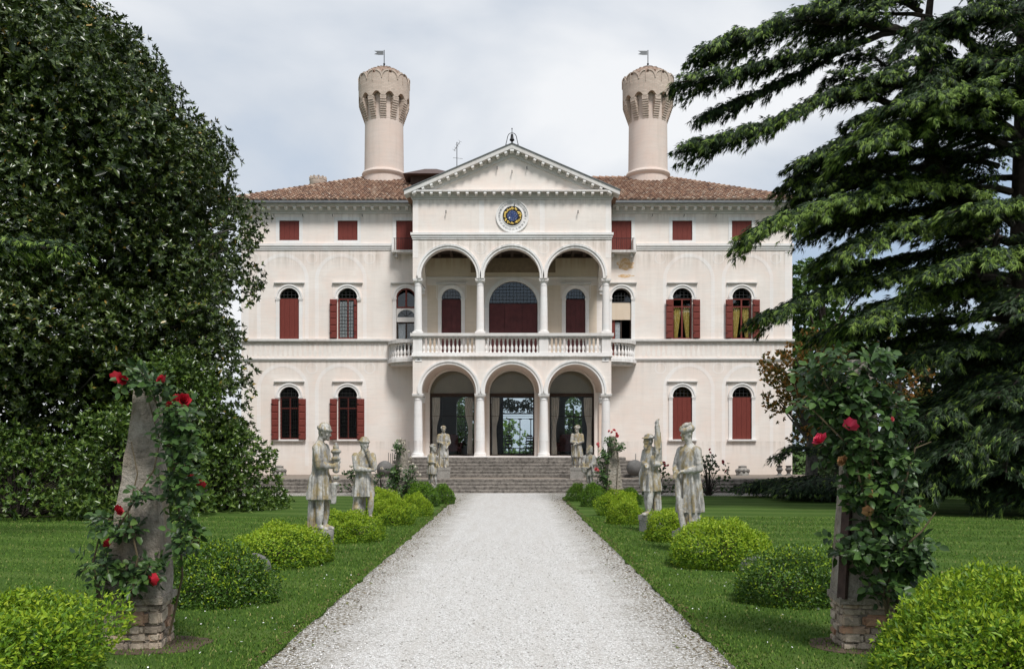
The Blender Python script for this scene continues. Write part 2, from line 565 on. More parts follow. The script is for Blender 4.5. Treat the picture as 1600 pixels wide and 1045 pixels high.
# pebbles standing proud of the path, near the camera
def pebbles():
    N = 15000
    y = 5.2 + 11 * rng.random(N) ** 1.6
    x = PL + (PR - PL) * rng.random(N)
    s = 0.006 + 0.007 * rng.random(N) ** 2
    oc = np.array([(1,0,0),(-1,0,0),(0,1,0),(0,-1,0),(0,0,1),(0,0,-0.6)], dtype=np.float32)
    of = np.array([(0,2,4),(2,1,4),(1,3,4),(3,0,4),(2,0,5),(1,2,5),(3,1,5),(0,3,5)])
    jit = 0.75 + 0.5 * rng.random((N, 6, 3))
    v = oc[None] * jit * s[:, None, None]
    v[:, :, 2] *= 0.65
    a = rng.random(N) * 2 * PI
    ca, sa = np.cos(a)[:, None], np.sin(a)[:, None]
    vx = v[:, :, 0] * ca - v[:, :, 1] * sa + x[:, None]
    vy = v[:, :, 0] * sa + v[:, :, 1] * ca + y[:, None]
    vz = v[:, :, 2] + (s * 0.3)[:, None]
    V = np.stack([vx, vy, vz], axis=2).reshape(-1, 3)
    F = (of[None] + (np.arange(N) * 6)[:, None, None]).reshape(-1, 3)
    t = NT('loose_limestone_pebble')
    r = t.geo.outputs['Random Per Island']
    c = t.ramp(r, [(0.0, (0.30, 0.28, 0.25)), (0.25, (0.56, 0.54, 0.51)), (1.0, (0.78, 0.77, 0.75))])
    tag(link('loose_gravel', np_mesh('loose_gravel', V, F, t.done(c, 0.8, 0.25))), 'loose white limestone chips scattered over the gravel path', 'gravel', kind='stuff')
pebbles()

def blades():
    def leafy(N, side):
        y = 4.6 + 17 * rng.random(N) ** 1.9
        if side < 0:
            x = PL + 0.03 - (6.0 + 0.45*y) * rng.random(N) ** 1.5
        else:
            x = PR - 0.03 + (6.0 + 0.45*y) * rng.random(N) ** 1.5
        return x, y
    xs, ys = zip(leafy(120000, -1), leafy(120000, 1))
    x = np.concatenate(xs); y = np.concatenate(ys)
    N = len(x)
    h = (0.012 + 0.016 * rng.random(N)) * (1 + 0.02 * y)
    w = 0.0035 + 0.003 * rng.random(N) + 0.0004 * y
    a = rng.random(N) * 2 * PI
    lean = 0.7 * h * rng.random(N)
    b = rng.random(N) * 2 * PI
    z0 = np.full(N, 0.026)
    V = np.stack([
        np.stack([x - np.cos(a)*w, y - np.sin(a)*w, z0], 1),
        np.stack([x + np.cos(a)*w, y + np.sin(a)*w, z0], 1),
        np.stack([x + np.cos(b)*lean, y + np.sin(b)*lean, z0 + h], 1)], 1).reshape(-1, 3)
    F = np.arange(N * 3).reshape(-1, 3)
    t = NT('grass_blade')
    r = t.geo.outputs['Random Per Island']
    n1 = t.noise(0.6, 5, 0.65)
    c = t.ramp(r, [(0.0, (0.044, 0.100, 0.014)), (0.6, (0.084, 0.155, 0.024)), (0.93, (0.15, 0.215, 0.042)), (1.0, (0.32, 0.28, 0.12))])
    c = t.mix(t.ramp(n1, [(0.35, 0.0), (0.75, 0.35)]), c, (0.10, 0.165, 0.032))
    tag(link('lawn_grass', np_mesh('lawn_grass', V, F, t.done(c, 0.75, 0.08))), 'short green grass blades of the lawn beside the path', 'grass', kind='stuff')
blades()

# leaf litter, crumbs of soil and clover along both path edges
def litter():
    N = 5200
    y = 5.0 + 25 * rng.random(N) ** 1.7
    left = rng.random(N) < .5
    off = np.abs(rng.normal(size=N)) * .22 - .10
    x = np.where(left, PL + off, PR - off)
    s = (.006 + .014 * rng.random(N)**2) * (1 + .03*y)
    a = rng.random(N) * 2*PI
    d = np.stack([np.cos(a), np.sin(a), .25*rng.normal(size=N)], 1)
    e = np.stack([-np.sin(a), np.cos(a), .25*rng.normal(size=N)], 1)
    P = np.stack([x, y, np.where(off < 0, .040, .012) + .004*rng.random(N)], 1)
    V = np.stack([P-d*s[:, None], P+e*(s*.5)[:, None], P+d*s[:, None], P-e*(s*.5)[:, None]], 1).reshape(-1, 3)
    F = np.arange(N*4).reshape(-1, 4)
    t = NT('dry_leaf_litter')
    c = t.ramp(t.geo.outputs['Random Per Island'], [(0, (.05, .035, .02)), (.5, (.13, .09, .045)), (.8, (.10, .13, .04)), (1, (.26, .19, .10))])
    tag(link('leaf_litter', np_mesh('leaf_litter', V, F, t.done(c, .9, .1))), 'brown leaf litter and weeds along the gravel edges', 'litter', kind='stuff')
    N = 420
    y = 5 + 9*rng.random(N)**1.3
    x = np.where(rng.random(N) < .5, PL - 2.2*rng.random(N)**.8 - .05, PR + 2.2*rng.random(N)**.8 + .05)
    P = np.stack([x, y, .052 + .006*rng.random(N)], 1)
    d = rand_u(N)*.009; e = rand_u(N)*.009
    V = np.stack([P-d, P+e, P+d, P-e], 1).reshape(-1, 3)
    tag(link('clover_flowers', np_mesh('clover_flowers', V, np.arange(N*4).reshape(-1, 4), simple('white_clover', (.7, .7, .66), .8))), 'tiny white clover flowers dotted over the lawn', 'flowers', kind='stuff')
def rand_u(n):
    v = rng.normal(size=(n, 3)); v[:, 2] *= .4
    return v / np.linalg.norm(v, axis=1, keepdims=True)
litter()

# bare soil at the feet of the rose pillars
def soil_patch(cx, cy, r, label):
    pts = []
    for i in range(26):
        a = 2*PI*i/26
        rr = r * (1 + 0.30*noise.noise(Vector((math.cos(a)*1.7 + cx, math.sin(a)*1.7, cy))))
        pts.append((cx + rr*1.15*math.cos(a), cy + rr*0.8*math.sin(a)))
    tag(MB().slabz([pts], -0.05, 0.034).build('soil_patch', M['soil']), kind='structure')
soil_patch(-3.02, 7.42, 0.42, '')
soil_patch(2.98, 7.42, 0.42, '')

# terrace and steps
ZT, ZF = 0.50, 1.37
terr = MB().slabz([[(-13.3, 35.32), (13.8, 35.32), (13.8, 42.2), (-13.3, 42.2)]], -0.3, ZT - 0.004).build('terrace', M['step_top'])
tag(terr, kind='structure')
def stones_row(parent, x0, x1, y0, y1, z0, z1, mat, lmin=1.1, lmax=2.2):
    """one riser as a row of separate stone slabs"""
    x = x0
    while x < x1 - 0.01:
        L = lmin + (lmax - lmin) * random.random()
        xe = x1 if x + L > x1 - 0.5 else x + L
        j = lambda a: a * (random.random() - 0.5)
        m = MB()
        dz, dy = j(0.014), j(0.02)
        m.add([(x+.004,y0+dy,z0),(xe-.004,y0+dy+j(.012),z0),(xe-.004,y1,z0),(x+.004,y1,z0),
               (x+.006,y0+dy+.012,z1+dz),(xe-.006,y0+dy+.012+j(.01),z1+dz+j(.008)),(xe-.006,y1,z1),(x+.006,y1,z1),
               (x+.004,y0+dy-.012,z1-.03+dz),(xe-.004,y0+dy-.012,z1-.03+dz),],
              [(0,3,2,1),(4,5,6,7),(0,1,9,8),(8,9,5,4),(1,2,6,5,9),(2,3,7,6),(3,0,8,4,7)])
        m.build('step_stone', mat, parent)
        x = xe
steps = MB().slabz([[(-13.25, 34.25), (13.75, 34.25), (13.75, 35.4), (-13.25, 35.4)]], -0.3, 0.05).build('garden_steps', M['step'])
tag(steps, kind='structure')
NR = 4
for i in range(NR):
    h = ZT / NR
    stones_row(steps, -13.28, 13.78, 34.22 + 0.36*i, 34.22 + 0.36*i + 0.42, -0.1 + h*i, h*(i+1), M['step'], 1.3, 2.6)
stair = MB().slabz([[(-4.5, 39.0), (4.5, 39.0), (4.5, 39.7), (-4.5, 39.7)]], ZT - 0.3, ZF - 0.06).build('portico_steps', M['step'])
tag(stair, kind='structure')
NU = 6
for i in range(NU):
    h = (ZF - ZT - 0.03) / NU
    wx = 5.95 - 0.19 * i
    yf = 37.55 + 0.30 * i
    stones_row(stair, -wx, wx, yf, yf + 0.36 if i < NU-1 else 39.62, ZT - 0.02 + h*i, ZT + h*(i+1), M['step'], 1.1, 2.0)
    for sx in (-1, 1):   # returns at both ends
        e0, e1 = sorted((sx*(wx-0.36), sx*wx))
        MB().box(e0, e1, yf + 0.365, 41.98, ZT - 0.02 + h*i, ZT + h*(i+1) - 0.003).build('step_stone', M['step'], stair)
# ------------------------------------------------------------------ the villa
YW, YP = 42.0, 39.6          # wing wall plane, portico front plane
XL, XR = -12.78, 13.23
villa = empty('villa', (0.2, 48.0, 0.5), 'long pale plastered villa with arcaded portico and two round chimney towers', 'villa')

WIN = [(-10.51, 'L1'), (-7.76, 'L2'), (-5.0, 'L3'), (5.17, 'R3'), (8.04, 'R2'), (10.85, 'R1')]
RW = 0.46
holes = []
# ground floor windows, first floor windows, attic windows
Z1S, Z2S = 4.18, 8.83
for x, k in WIN:
    if k not in ('L3', 'R3'):
        holes.append(arch_poly(x, 2.16, Z1S, RW))
        holes.append(arch_poly(x, 6.885, Z2S, RW))
        holes.append(rect(x-0.47, x+0.47, 11.54, 12.47))
    else:
        holes.append(arch_poly(x, 6.12, Z2S, RW))
        holes.append(rect(x-0.47, x+0.47, 10.99, 12.47))
# openings behind the loggias
LOWX = [-2.83, 0.0, 2.83]
for x in LOWX: holes.append(arch_poly(x, ZF+0.02, 4.34, 1.06, 28))
UPX = [-2.86, 3.0]
for x in UPX: holes.append(arch_poly(x, 5.84, 8.80, 0.465))
holes.append(arch_poly(0.06, 5.84, 8.46, 1.15, 30))
MB().slab([rect(XL, XR, 0.35, 13.1)] + holes, YW, YW+0.45).build('front_wall', M['plaster'], villa)
bh = [rect(-0.65, 1.6, ZF+0.02, 5.0)] + [arch_poly(x, 1.9, 4.5, 0.56) for x in (-3.0, 3.95)]
MB().slab([rect(XL, XR, 0.35, 13.1)] + bh, 57.0, 57.4).build('rear_wall', M['plaster'], villa)
MB().box(XL, XL+0.45, YW+0.452, 56.998, 0.35, 13.1).build('side_wall', M['plaster'], villa)
MB().box(XR-0.45, XR, YW+0.452, 56.998, 0.35, 13.1).build('side_wall', M['plaster'], villa)
for sx in (-1, 1):
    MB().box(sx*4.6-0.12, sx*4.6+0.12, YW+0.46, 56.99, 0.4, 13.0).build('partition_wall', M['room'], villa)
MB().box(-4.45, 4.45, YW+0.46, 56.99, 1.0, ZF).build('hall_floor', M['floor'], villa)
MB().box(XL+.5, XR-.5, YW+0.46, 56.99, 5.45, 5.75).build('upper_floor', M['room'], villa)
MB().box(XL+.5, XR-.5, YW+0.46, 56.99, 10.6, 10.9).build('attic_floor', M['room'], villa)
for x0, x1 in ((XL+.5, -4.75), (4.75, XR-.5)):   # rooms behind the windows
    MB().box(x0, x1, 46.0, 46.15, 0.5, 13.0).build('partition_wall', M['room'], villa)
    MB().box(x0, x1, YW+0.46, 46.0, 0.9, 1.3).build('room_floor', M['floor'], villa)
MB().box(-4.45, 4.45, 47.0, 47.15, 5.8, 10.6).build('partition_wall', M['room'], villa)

# string courses, bands
def band(name, x0, x1, z0, z1, proud, mat='white_stone', parts=None):
    m = MB()
    for (a, b, p) in (parts or [(z0, z1, proud)]):
        m.box(x0, x1, YW-p, YW+0.05, a, b)
    return m.build(name, M[mat], villa)
tri3 = [(11.08, 11.16, .04), (11.161, 11.26, .07), (11.261, 11.38, .11)]
band('string_course', XL-0.05, -5.66, 0, 0, 0, parts=tri3)
band('string_course', 5.87, XR+0.05, 0, 0, 0, parts=tri3)
for a, b in ((XL-.08, -4.43), (4.43, XR+.08)):
    band('string_course', a, b, 0, 0, 0, 'grey_cornice', [(6.72, 6.78, .06), (6.781, 6.88, .14)])
    band('string_course', a, b, 0, 0, 0, 'white_stone', [(5.86, 5.93, .05), (5.931, 5.99, .09)])
# painted balusters between the two courses, now faded
frl = MB().box(XL+.02, -5.8, YW-.006, YW+.02, 6.0, 6.71).build('painted_frieze', M['plaster'], villa)
frr = MB().box(5.9, XR-.02, YW-.006, YW+.02, 6.0, 6.71).build('painted_frieze', M['plaster'], villa)
bal = MB().lathe([(.055, 0), (.09, .16), (.075, .30), (.035, .42), (.05, .50), (.06, .56)], n=4)
pb = simple('faded_painted_baluster', (0.765, 0.715, 0.665), 0.95, 0.10, 2)
m = MB().slab([[(-.05, 0), (.05, 0), (.085, .18), (.03, .42), (.055, .56), (-.055, .56), (-.03, .42), (-.085, .18)]], -.003, .003).mesh('painted_baluster', pb)
x = XL + 0.2
while x < XR - 0.1:
    if x < -5.95 or x > 6.05:
        link('painted_baluster', m, frl if x < 0 else frr, (x, YW-.009, 6.06))
    x += 0.235
# faded painted arcade
def parch(cx, ztop, zbot):
    r = 1.22
    zs = ztop - r
    m = MB().ring(cx, zs, r-.17, r, YW-.005, YW+.01, n=26)
    m.box(cx-r, cx-r+.17, YW-.005, YW+.01, zbot, zs-.001).box(cx+r-.17, cx+r, YW-.005, YW+.01, zbot, zs-.001)
    m.build('painted_arch', M['paint_band'], villa)
def pcirc(cx, cz, r=0.26):
    MB().ring(cx, cz, r-.045, r, YW-.004, YW+.01, 0, 2*PI, 24).build('painted_roundel', M['paint_band'], villa)
for cx in (-10.82, -8.08, 8.35, 11.12):
    parch(cx, 10.92, 6.90)
    parch(cx, 5.74, 0.9)
for cx in (-12.2, -9.45, -6.72, 7.0, 9.74, 12.45):
    pcirc(cx, 10.68)
    if abs(cx) < 12: pcirc(cx, 5.52, 0.27)
for sx, x in ((-1, XL+.01), (1, XR-.35)):
    MB().box(x, x+.34, YW-.0065, YW+.01, 0.9, 5.85).box(x, x+.34, YW-.0065, YW+.01, 6.89, 11.07).build('corner_band', M['paint_band'], villa)
# bared brick where plaster fell by the right hand balcony
t = NT('ochre_bared_render')
n1 = t.noise(5, 6, 0.7)
ochre = t.done(t.ramp(n1, [(0.36, (0.52, 0.30, 0.13)), (0.50, (0.66, 0.45, 0.26)), (0.60, (0.74, 0.62, 0.50))]), 0.95)
def patch(cx, cz, rx, rz, seed):
    pts = []
    for i in range(30):
        a = 2*PI*i/30
        k = 1 + .45*noise.noise(Vector((math.cos(a)*1.6+seed, math.sin(a)*1.6, seed)))
        pts.append((cx+rx*k*math.cos(a), cz+rz*k*math.sin(a)))
    MB().slab([pts], YW-.0045, YW+.01).build('fallen_plaster_patch', ochre, villa)
patch(5.35, 10.42, .42, .26, 2.2)
patch(5.35, 9.86, .38, .07, 5.1)

# windows ---------------------------------------------------------------
def bars_mesh(cx, zs, r, y, nx, nz, z0=None, rad=.008):
    """lead bars of a lunette (and of the light below it when z0 is given)"""
    m = MB()
    zb = z0 if z0 is not None else zs
    for i in range(1, nx):
        xx = -r + 2*r*i/nx
        zt = zs + math.sqrt(max(0, r*r-xx*xx)) if z0 is None else zs
        m.box(cx+xx-rad, cx+xx+rad, y-.01, y+.01, zb, zt)
    H = (r if z0 is None else zs-zb)
    for k in range(1 if z0 is not None else 0, nz):
        zz = zb + H*k/nz
        hw = math.sqrt(max(0, r*r-(zz-zs)**2)) if z0 is None else r
        m.box(cx-hw, cx+hw, y-.009, y+.009, zz-rad, zz+rad)
    return m

def plank_shutter(parent, x0, x1, y, z0, z1, n, mat):
    """closed shutter: thin back board with separate planks"""
    s = MB().box(x0+.005, x1-.005, y+.014, y+.03, z0+.004, z1-.004).build('shutter', mat, parent)
    w = (x1-x0)/n
    for i in range(n):
        MB().slab([rect(x0+i*w+.004, x0+(i+1)*w-.004, z0+.003, z1-.003)], y-.012, y+.0139).build('plank', mat, s)
    return s

def panel_shutter(parent, x0, x1, y, z0, z1, n, mat):
    """opened shutter folded flat against the wall: frame with raised fields"""
    s = MB().box(x0, x1, y, y+.045, z0, z1).build('shutter', mat, parent)
    h = (z1-z0)/n
    for i in range(n):
        a, b = z0+i*h+.018, z0+(i+1)*h-.018
        m = MB()
        m.add([(x0+.02,y,a),(x1-.02,y,a),(x1-.02,y,b),(x0+.02,y,b),(x0+.035,y-.022,a+.02),(x1-.035,y-.022,a+.02),(x1-.035,y-.022,b-.02),(x0+.035,y-.022,b-.02)],
              [(0,1,5,4),(1,2,6,5),(2,3,7,6),(3,0,4,7),(4,5,6,7)])
        m.build('panel', mat, s)
    for zz in (z0+.25, z1-.25):
        MB().box(x0-.02, x0+.10, y-.028, y-.0225, zz-.015, zz+.015).build('hinge', M['iron'], s)
    return s

def surround(cx, zs, r, z0, jambs, sill, hood=True, yw=YW, mat='white_stone'):
    m = MB()
    m.ring(cx, zs, r, r+.10, yw-.05, yw+.06, n=22)
    m.ring(cx, zs, r+.10, r+.17, yw-.085, yw+.05, n=22)
    for s in (-1, 1):
        a, b = sorted((cx+s*r, cx+s*(r+.17)))
        m.box(a-.02, b+.02, yw-.075, yw+.05, zs-.075, zs-.002)
        m.box(a, b, yw-.055, yw+.05, zs-.14, zs-.0755)
        if jambs:
            m.box(a, b, yw-.04, yw+.05, z0, zs-.1405)
        if hood:   # thin flat panel edge from hood down to the imposts
            a, b = sorted((cx+s*(r+.21), cx+s*(r+.235)))
            m.box(a, b, yw-.012, yw+.05, zs-.0, zs+r+.185)
    w = m.build('arched_window', M[mat], villa, smooth=True, angle=30)
    if hood:
        MB().box(cx-r-.26, cx+r+.26, yw-.11, yw+.03, zs+r+.22, zs+r+.265).box(cx-r-.22, cx+r+.22, yw-.07, yw+.03, zs+r+.186, zs+r+.2195).build('hood_mould', M['grey_cornice'], w)
    if sill:
        MB().box(cx-r-.22, cx+r+.22, yw-.13, yw+.04, z0-.075, z0-.002).box(cx-r-.17, cx+r+.17, yw-.08, yw+.04, z0-.12, z0-.0755).build('sill', M['white_stone'], w)
    return w

def lunette(w, cx, zs, r, y, nx=5, nz=3, mat='old_glass'):
    MB().slab([lun_poly(cx, zs, r+.01)], y, y+.006).build('pane', M[mat], w)
    bars_mesh(cx, zs, r, y-.012, nx, nz).build('glazing_bars', M['lead'], w)

def frame(w, cx, z0, z1, r, y, mull=True, mat='red', transom=None):
    m = MB().box(cx-r, cx-r+.06, y, y+.05, z0, z1).box(cx+r-.06, cx+r, y, y+.05, z0, z1)
    m.box(cx-r+.06, cx+r-.06, y, y+.05, z0, z0+.07).box(cx-r+.06, cx+r-.06, y, y+.05, z1-.06, z1)
    if mull: m.box(cx-.035, cx+.035, y-.01, y+.045, z0+.07, z1-.06)
    if transom: m.box(cx-r+.06, cx+r-.06, y-.004, y+.046, transom-.03, transom+.03)
    m.build('casement_frame', M[mat], w)
    MB().box(cx-r+.055, cx+r-.055, y+.022, y+.028, z0+.06, z1-.05).build('pane', M['glass'], w)

def cloth(pts_top, pts_bot, y, n=14, amp=.03, nz=10, waist=None):
    """hanging curtain: x-range at top and bottom, with folds"""
    vs, fs = [], []
    (xa, xb, zt), (xc, xd, zb) = pts_top, pts_bot
    N = n*4
    for k in range(nz+1):
        u = k/nz
        a, b = xa+(xc-xa)*u, xb+(xd-xb)*u
        if waist:
            wz, wx0, wx1 = waist
            g = math.exp(-((u-wz)/.16)**2) if u < wz else math.exp(-((u-wz)/.5)**2)
            a, b = a+(wx0-a)*g, b+(wx1-b)*g
        for i in range(N+1):
            q = i/N
            vs.append((a+(b-a)*q, y+amp*math.sin(q*n*PI*1.0+.6*math.sin(u*3)), zt+(zb-zt)*u))
    for k in range(nz):
        for i in range(N):
            p = k*(N+1)+i
            fs.append((p, p+1, p+N+2, p+N+1))
    return MB().add(vs, fs)

def curtains(w, cx, z0, z1, r, y, mat='gold_curtain', part=.10):
    cloth((cx-r+.04, cx-.02, z1), (cx-r+.06, cx-part-.1, z0+.02), y, 7, .025).build('curtain', M[mat], w, smooth=True, angle=180)
    cloth((cx+.02, cx+r-.04, z1), (cx+part+.1, cx+r-.06, z0+.02), y, 7, .025).build('curtain', M[mat], w, smooth=True, angle=180)

YG = YW + 0.085
# ground floor
for x, k in WIN:
    if k in ('L3', 'R3'): continue
    closed = k[0] == 'R'
    w = surround(x, Z1S, RW, 2.16, closed, True)
    lunette(w, x, Z1S, RW-.005, YG, 5, 3)
    if closed:
        plank_shutter(villa, x-RW+.004, x+RW-.004, YW+.05, 2.165, Z1S-.03, 4, M['red'])
    else:
        frame(w, x, 2.17, Z1S-.02, RW-.004, YG+.04, transom=3.62)
        g = MB()
        for i in range(1, 10):
            xx = x-RW+2*RW*i/10
            g.box(xx-.010, xx+.010, YW+.07, YW+.09, 2.165, Z1S+math.sqrt(max(0, RW**2-(xx-x)**2))-.01)
        for i in range(1, 12):
            zz = 2.17+(Z1S-2.17)*i/12
            g.box(x-RW+.005, x+RW-.005, YW+.055, YW+.0695, zz-.010, zz+.010)
        g.build('window_grille', M['iron'], w)
        panel_shutter(villa, x-RW-.35, x-RW-.015, YW-.16, 2.14, 4.06, 6, M['red'])
        panel_shutter(villa, x+RW+.015, x+RW+.35, YW-.16, 2.14, 4.06, 6, M['red'])
# first floor
for x, k in WIN:
    if k in ('L3', 'R3'): continue
    w = surround(x, Z2S, RW, 6.885, k == 'L1', False)
    lunette(w, x, Z2S, RW-.005, YG, 5, 3)
    if k == 'L1':
        plank_shutter(villa, x-RW+.004, x+RW-.004, YW+.05, 6.89, Z2S-.03, 4, M['red'])
    elif k == 'L2':
        frame(w, x, 6.89, Z2S-.02, RW-.004, YG)
        bars_mesh(x, Z2S-.1, RW-.06, YG-.02, 6, 11, 6.95, .006).build('glazing_bars', M['lead'], w)
        MB().box(x-RW+.05, x+RW-.05, YG+.06, YG+.064, 6.95, 8.70).build('curtain', M['lace'], w)
        panel_shutter(villa, x-RW-.35, x-RW-.015, YW-.16, 6.90, 8.74, 6, M['red'])
        s = panel_shutter(villa, x+RW-.17, x+RW-.006, YW+.015, 6.90, 8.74, 6, M['red'])
    else:
        frame(w, x, 6.89, Z2S-.02, RW-.004, YG, transom=8.42)
        curtains(w, x, 6.92, 8.40, RW-.05, YG+.075)
        panel_shutter(villa, x-RW-.33, x-RW-.015, YW-.16, 6.90, 8.72, 6, M['red'])
        panel_shutter(villa, x+RW+.015, x+RW+.35, YW-.16, 6.90, 8.72, 6, M['red'])
# window stacks beside the portico
for x, k in WIN:
    if k not in ('L3', 'R3'): continue
    w = surround(x, Z2S, RW, 6.12, True, False)
    if k == 'L3':
        MB().slab([lun_poly(x, Z2S-.2, RW-.004)], YG, YG+.006).build('pane', M['old_glass'], w)
        f = MB().ring(x, Z2S, RW-.06, RW-.002, YG-.05, YG-.005, n=18).box(x-.04, x+.04, YG-.05, YG-.006, 8.42, Z2S+RW-.06)
        f.box(x-RW+.003, x+RW-.003, YG-.05, YG-.005, 8.35, 8.42).box(x-RW+.003, x-RW+.06, YG-.05, YG-.005, 8.4205, Z2S-.001).box(x+RW-.06, x+RW-.003, YG-.05, YG-.005, 8.4205, Z2S-.001)
        f.build('casement_frame', M['red'], w)
        MB().box(x-RW+.05, x+RW-.05, YG-.002, YG+.003, 8.42, Z2S).build('pane', M['old_glass'], w)
        MB().slab([rect(x-RW+.002, x+RW-.002, 7.70, 8.345), [(p, q) for p, q in lun_poly(x, 7.92, .42, rz=.36)]], YW+.05, YW+.12).build('blind_panel', M['paint_band'], w)
        MB().slab([lun_poly(x, 7.92, .43, rz=.37)], YG+.0, YG+.006).build('pane', M['old_glass'], w)
        MB().tube([(x, YG-.02, 7.94), (x, YG-.02, 8.26)], .012).tube([(x, YG-.02, 7.94), (x-.26, YG-.02, 8.18)], .012).tube([(x, YG-.02, 7.94), (x+.26, YG-.02, 8.18)], .012).build('fanlight_bars', M['lead'], w)
        frame(w, x, 6.13, 7.69, RW-.006, YG, mat='dark_wood')
        cloth((x-.38, x-.05, 7.6), (x-.36, x-.12, 6.2), YG+.15, 5, .02).build('curtain', M['lace'], w)
    else:
        lunette(w, x, Z2S-.2, RW-.005, YG, 6, 3)
        MB().box(x-RW+.004, x+RW-.004, YG-.02, YG+.004, Z2S-.215, Z2S-.165).build('glazing_sill', M['lead'], w)
        MB().box(x-RW+.002, x+RW-.002, YW+.05, YW+.12, 7.80, 8.60).build('blind_panel', M['plaster_warm'], w)
        MB().box(x-RW+.003, x-RW+.16, YW+.13, YW+.16, 6.13, 7.79).build('door_leaf', M['red'], w)
        cloth((x-.28, x-.04, 7.7), (x-.26, x-.06, 6.2), YG+.1, 5, .02).build('curtain', M['lace'], w)
        MB().box(x-.03, x+.02, YW+.12, YW+.17, 6.13, 7.79).box(x+RW-.05, x+RW-.004, YW+.12, YW+.17, 6.13, 7.79).build('casement_frame', M['dark_wood'], w)
# attic windows
for x, k in WIN:
    z0 = 11.54 if k not in ('L3', 'R3') else 10.99
    m = MB().slab([rect(x-.63, x+.63, z0-.13 if z0 > 11.2 else z0, 12.63), rect(x-.47, x+.47, z0 if z0 > 11.2 else z0+.002, 12.47)], YW-.02, YW+.03)
    w = m.build('attic_window', M['white_stone'], villa)
    plank_shutter(villa, x-.465, x+.465, YW+.05, z0+.005, 12.465, 4, M['red'])
    if z0 < 11.2:
        MB().box(x-.62, x+.64, YW-.5, YW+.02, 10.88, 10.985).box(x-.5, x-.38, YW-.35, YW-.01, 10.70, 10.879).box(x+.38, x+.5, YW-.35, YW-.01, 10.70, 10.879).build('balcony_slab', M['grey_cornice'], w)
        s = -1 if k == 'L3' else 1
        MB().box(x+s*.56-.06, x+s*.56+.06, YW-.46, YW-.021, 10.986, 11.58).build('balcony_pier', M['white_stone'], w)
        g = MB().box(x-.55, x+.55, YW-.46, YW-.44, 11.52, 11.545)
        for i in range(11):
            xx = x-.5+.1*i
            g.box(xx-.006, xx+.006, YW-.455, YW-.443, 10.986, 11.5195)
        g.build('balcony_railing', M['iron'], w)
# hooks on the attic
for x in (-11.2, -9.85, -8.45, -7.05, 6.6, 8.1, 9.6):
    MB().tube([(x, YW-.02, 12.66), (x, YW-.16, 12.66), (x, YW-.16, 12.74)], .014, 5).build('iron_hook', M['iron'], villa)

# upper loggia doors
for x in UPX:
    w = surround(x, 8.80, .465, 5.84, True, False, mat='paint_band')
    lunette(w, x, 8.80, .46, YG, 7, 3)
    plank_shutter(villa, x-.46, x+.46, YW+.06, 5.85, 8.76, 4, M['red_dark'])
w = MB().ring(.06, 8.46, 1.15, 1.34, YW-.05, YW+.06, n=34).box(-1.28, -1.09, YW-.045, YW+.05, 5.84, 8.30).box(1.21, 1.40, YW-.045, YW+.05, 5.84, 8.30).box(-1.32, -1.085, YW-.07, YW+.05, 8.301, 8.459).box(1.205, 1.44, YW-.07, YW+.05, 8.301, 8.459).build('arched_doorway', M['white_stone'], villa, smooth=True, angle=30)
MB().slab([lun_poly(.06, 8.58, 1.143, rz=1.02)], YG, YG+.006).build('pane', M['old_glass'], w)
bm_ = MB()
for i in range(1, 14):
    xx = -1.15+2.3*i/14
    bm_.box(.06+xx-.009, .06+xx+.009, YG-.02, YG-.002, 8.58, 8.46+math.sqrt(max(0.02, 1.15**2-xx*xx))-.01)
for k in range(0, 7):
    zz = 8.60+k*.155
    hw = math.sqrt(max(0, 1.15**2-(zz-8.46)**2))
    bm_.box(.06-hw, .06+hw, YG-.022, YG-.003, zz-.009, zz+.009)
bm_.build('glazing_bars', M['lead'], w)
plank_shutter(villa, -1.08, -.36, YW+.06, 5.85, 8.56, 3, M['red_dark'])
plank_shutter(villa, -.355, .475, YW+.06, 5.85, 8.56, 3, M['red_dark'])
plank_shutter(villa, .48, 1.20, YW+.06, 5.85, 8.56, 3, M['red_dark'])
# loggia walls carry warmer faded paint
for x0, x1 in ((-4.0, -3.50), (-2.22, -1.40), (1.46, 2.34), (3.64, 4.0)):
    MB().box(x0, x1, YW-.006, YW+.01, 5.85, 9.42).build('loggia_wall_paint', M['plaster_warm'], villa)
MB().box(-4.05, 4.05, YW-.007, YW+.01, 9.83, 10.7).build('loggia_wall_paint', M['plaster_warm'], villa)
MB().box(-4.05, 4.05, YW-.03, YW+.01, 9.75, 9.81).build('loggia_moulding', M['paint_band'], villa)
MB().box(-1.95, 2.05, YW-.02, YW+.01, 10.02, 10.69).build('loggia_frieze', simple('umber_frieze_paint', (.27, .20, .14), .95), villa)

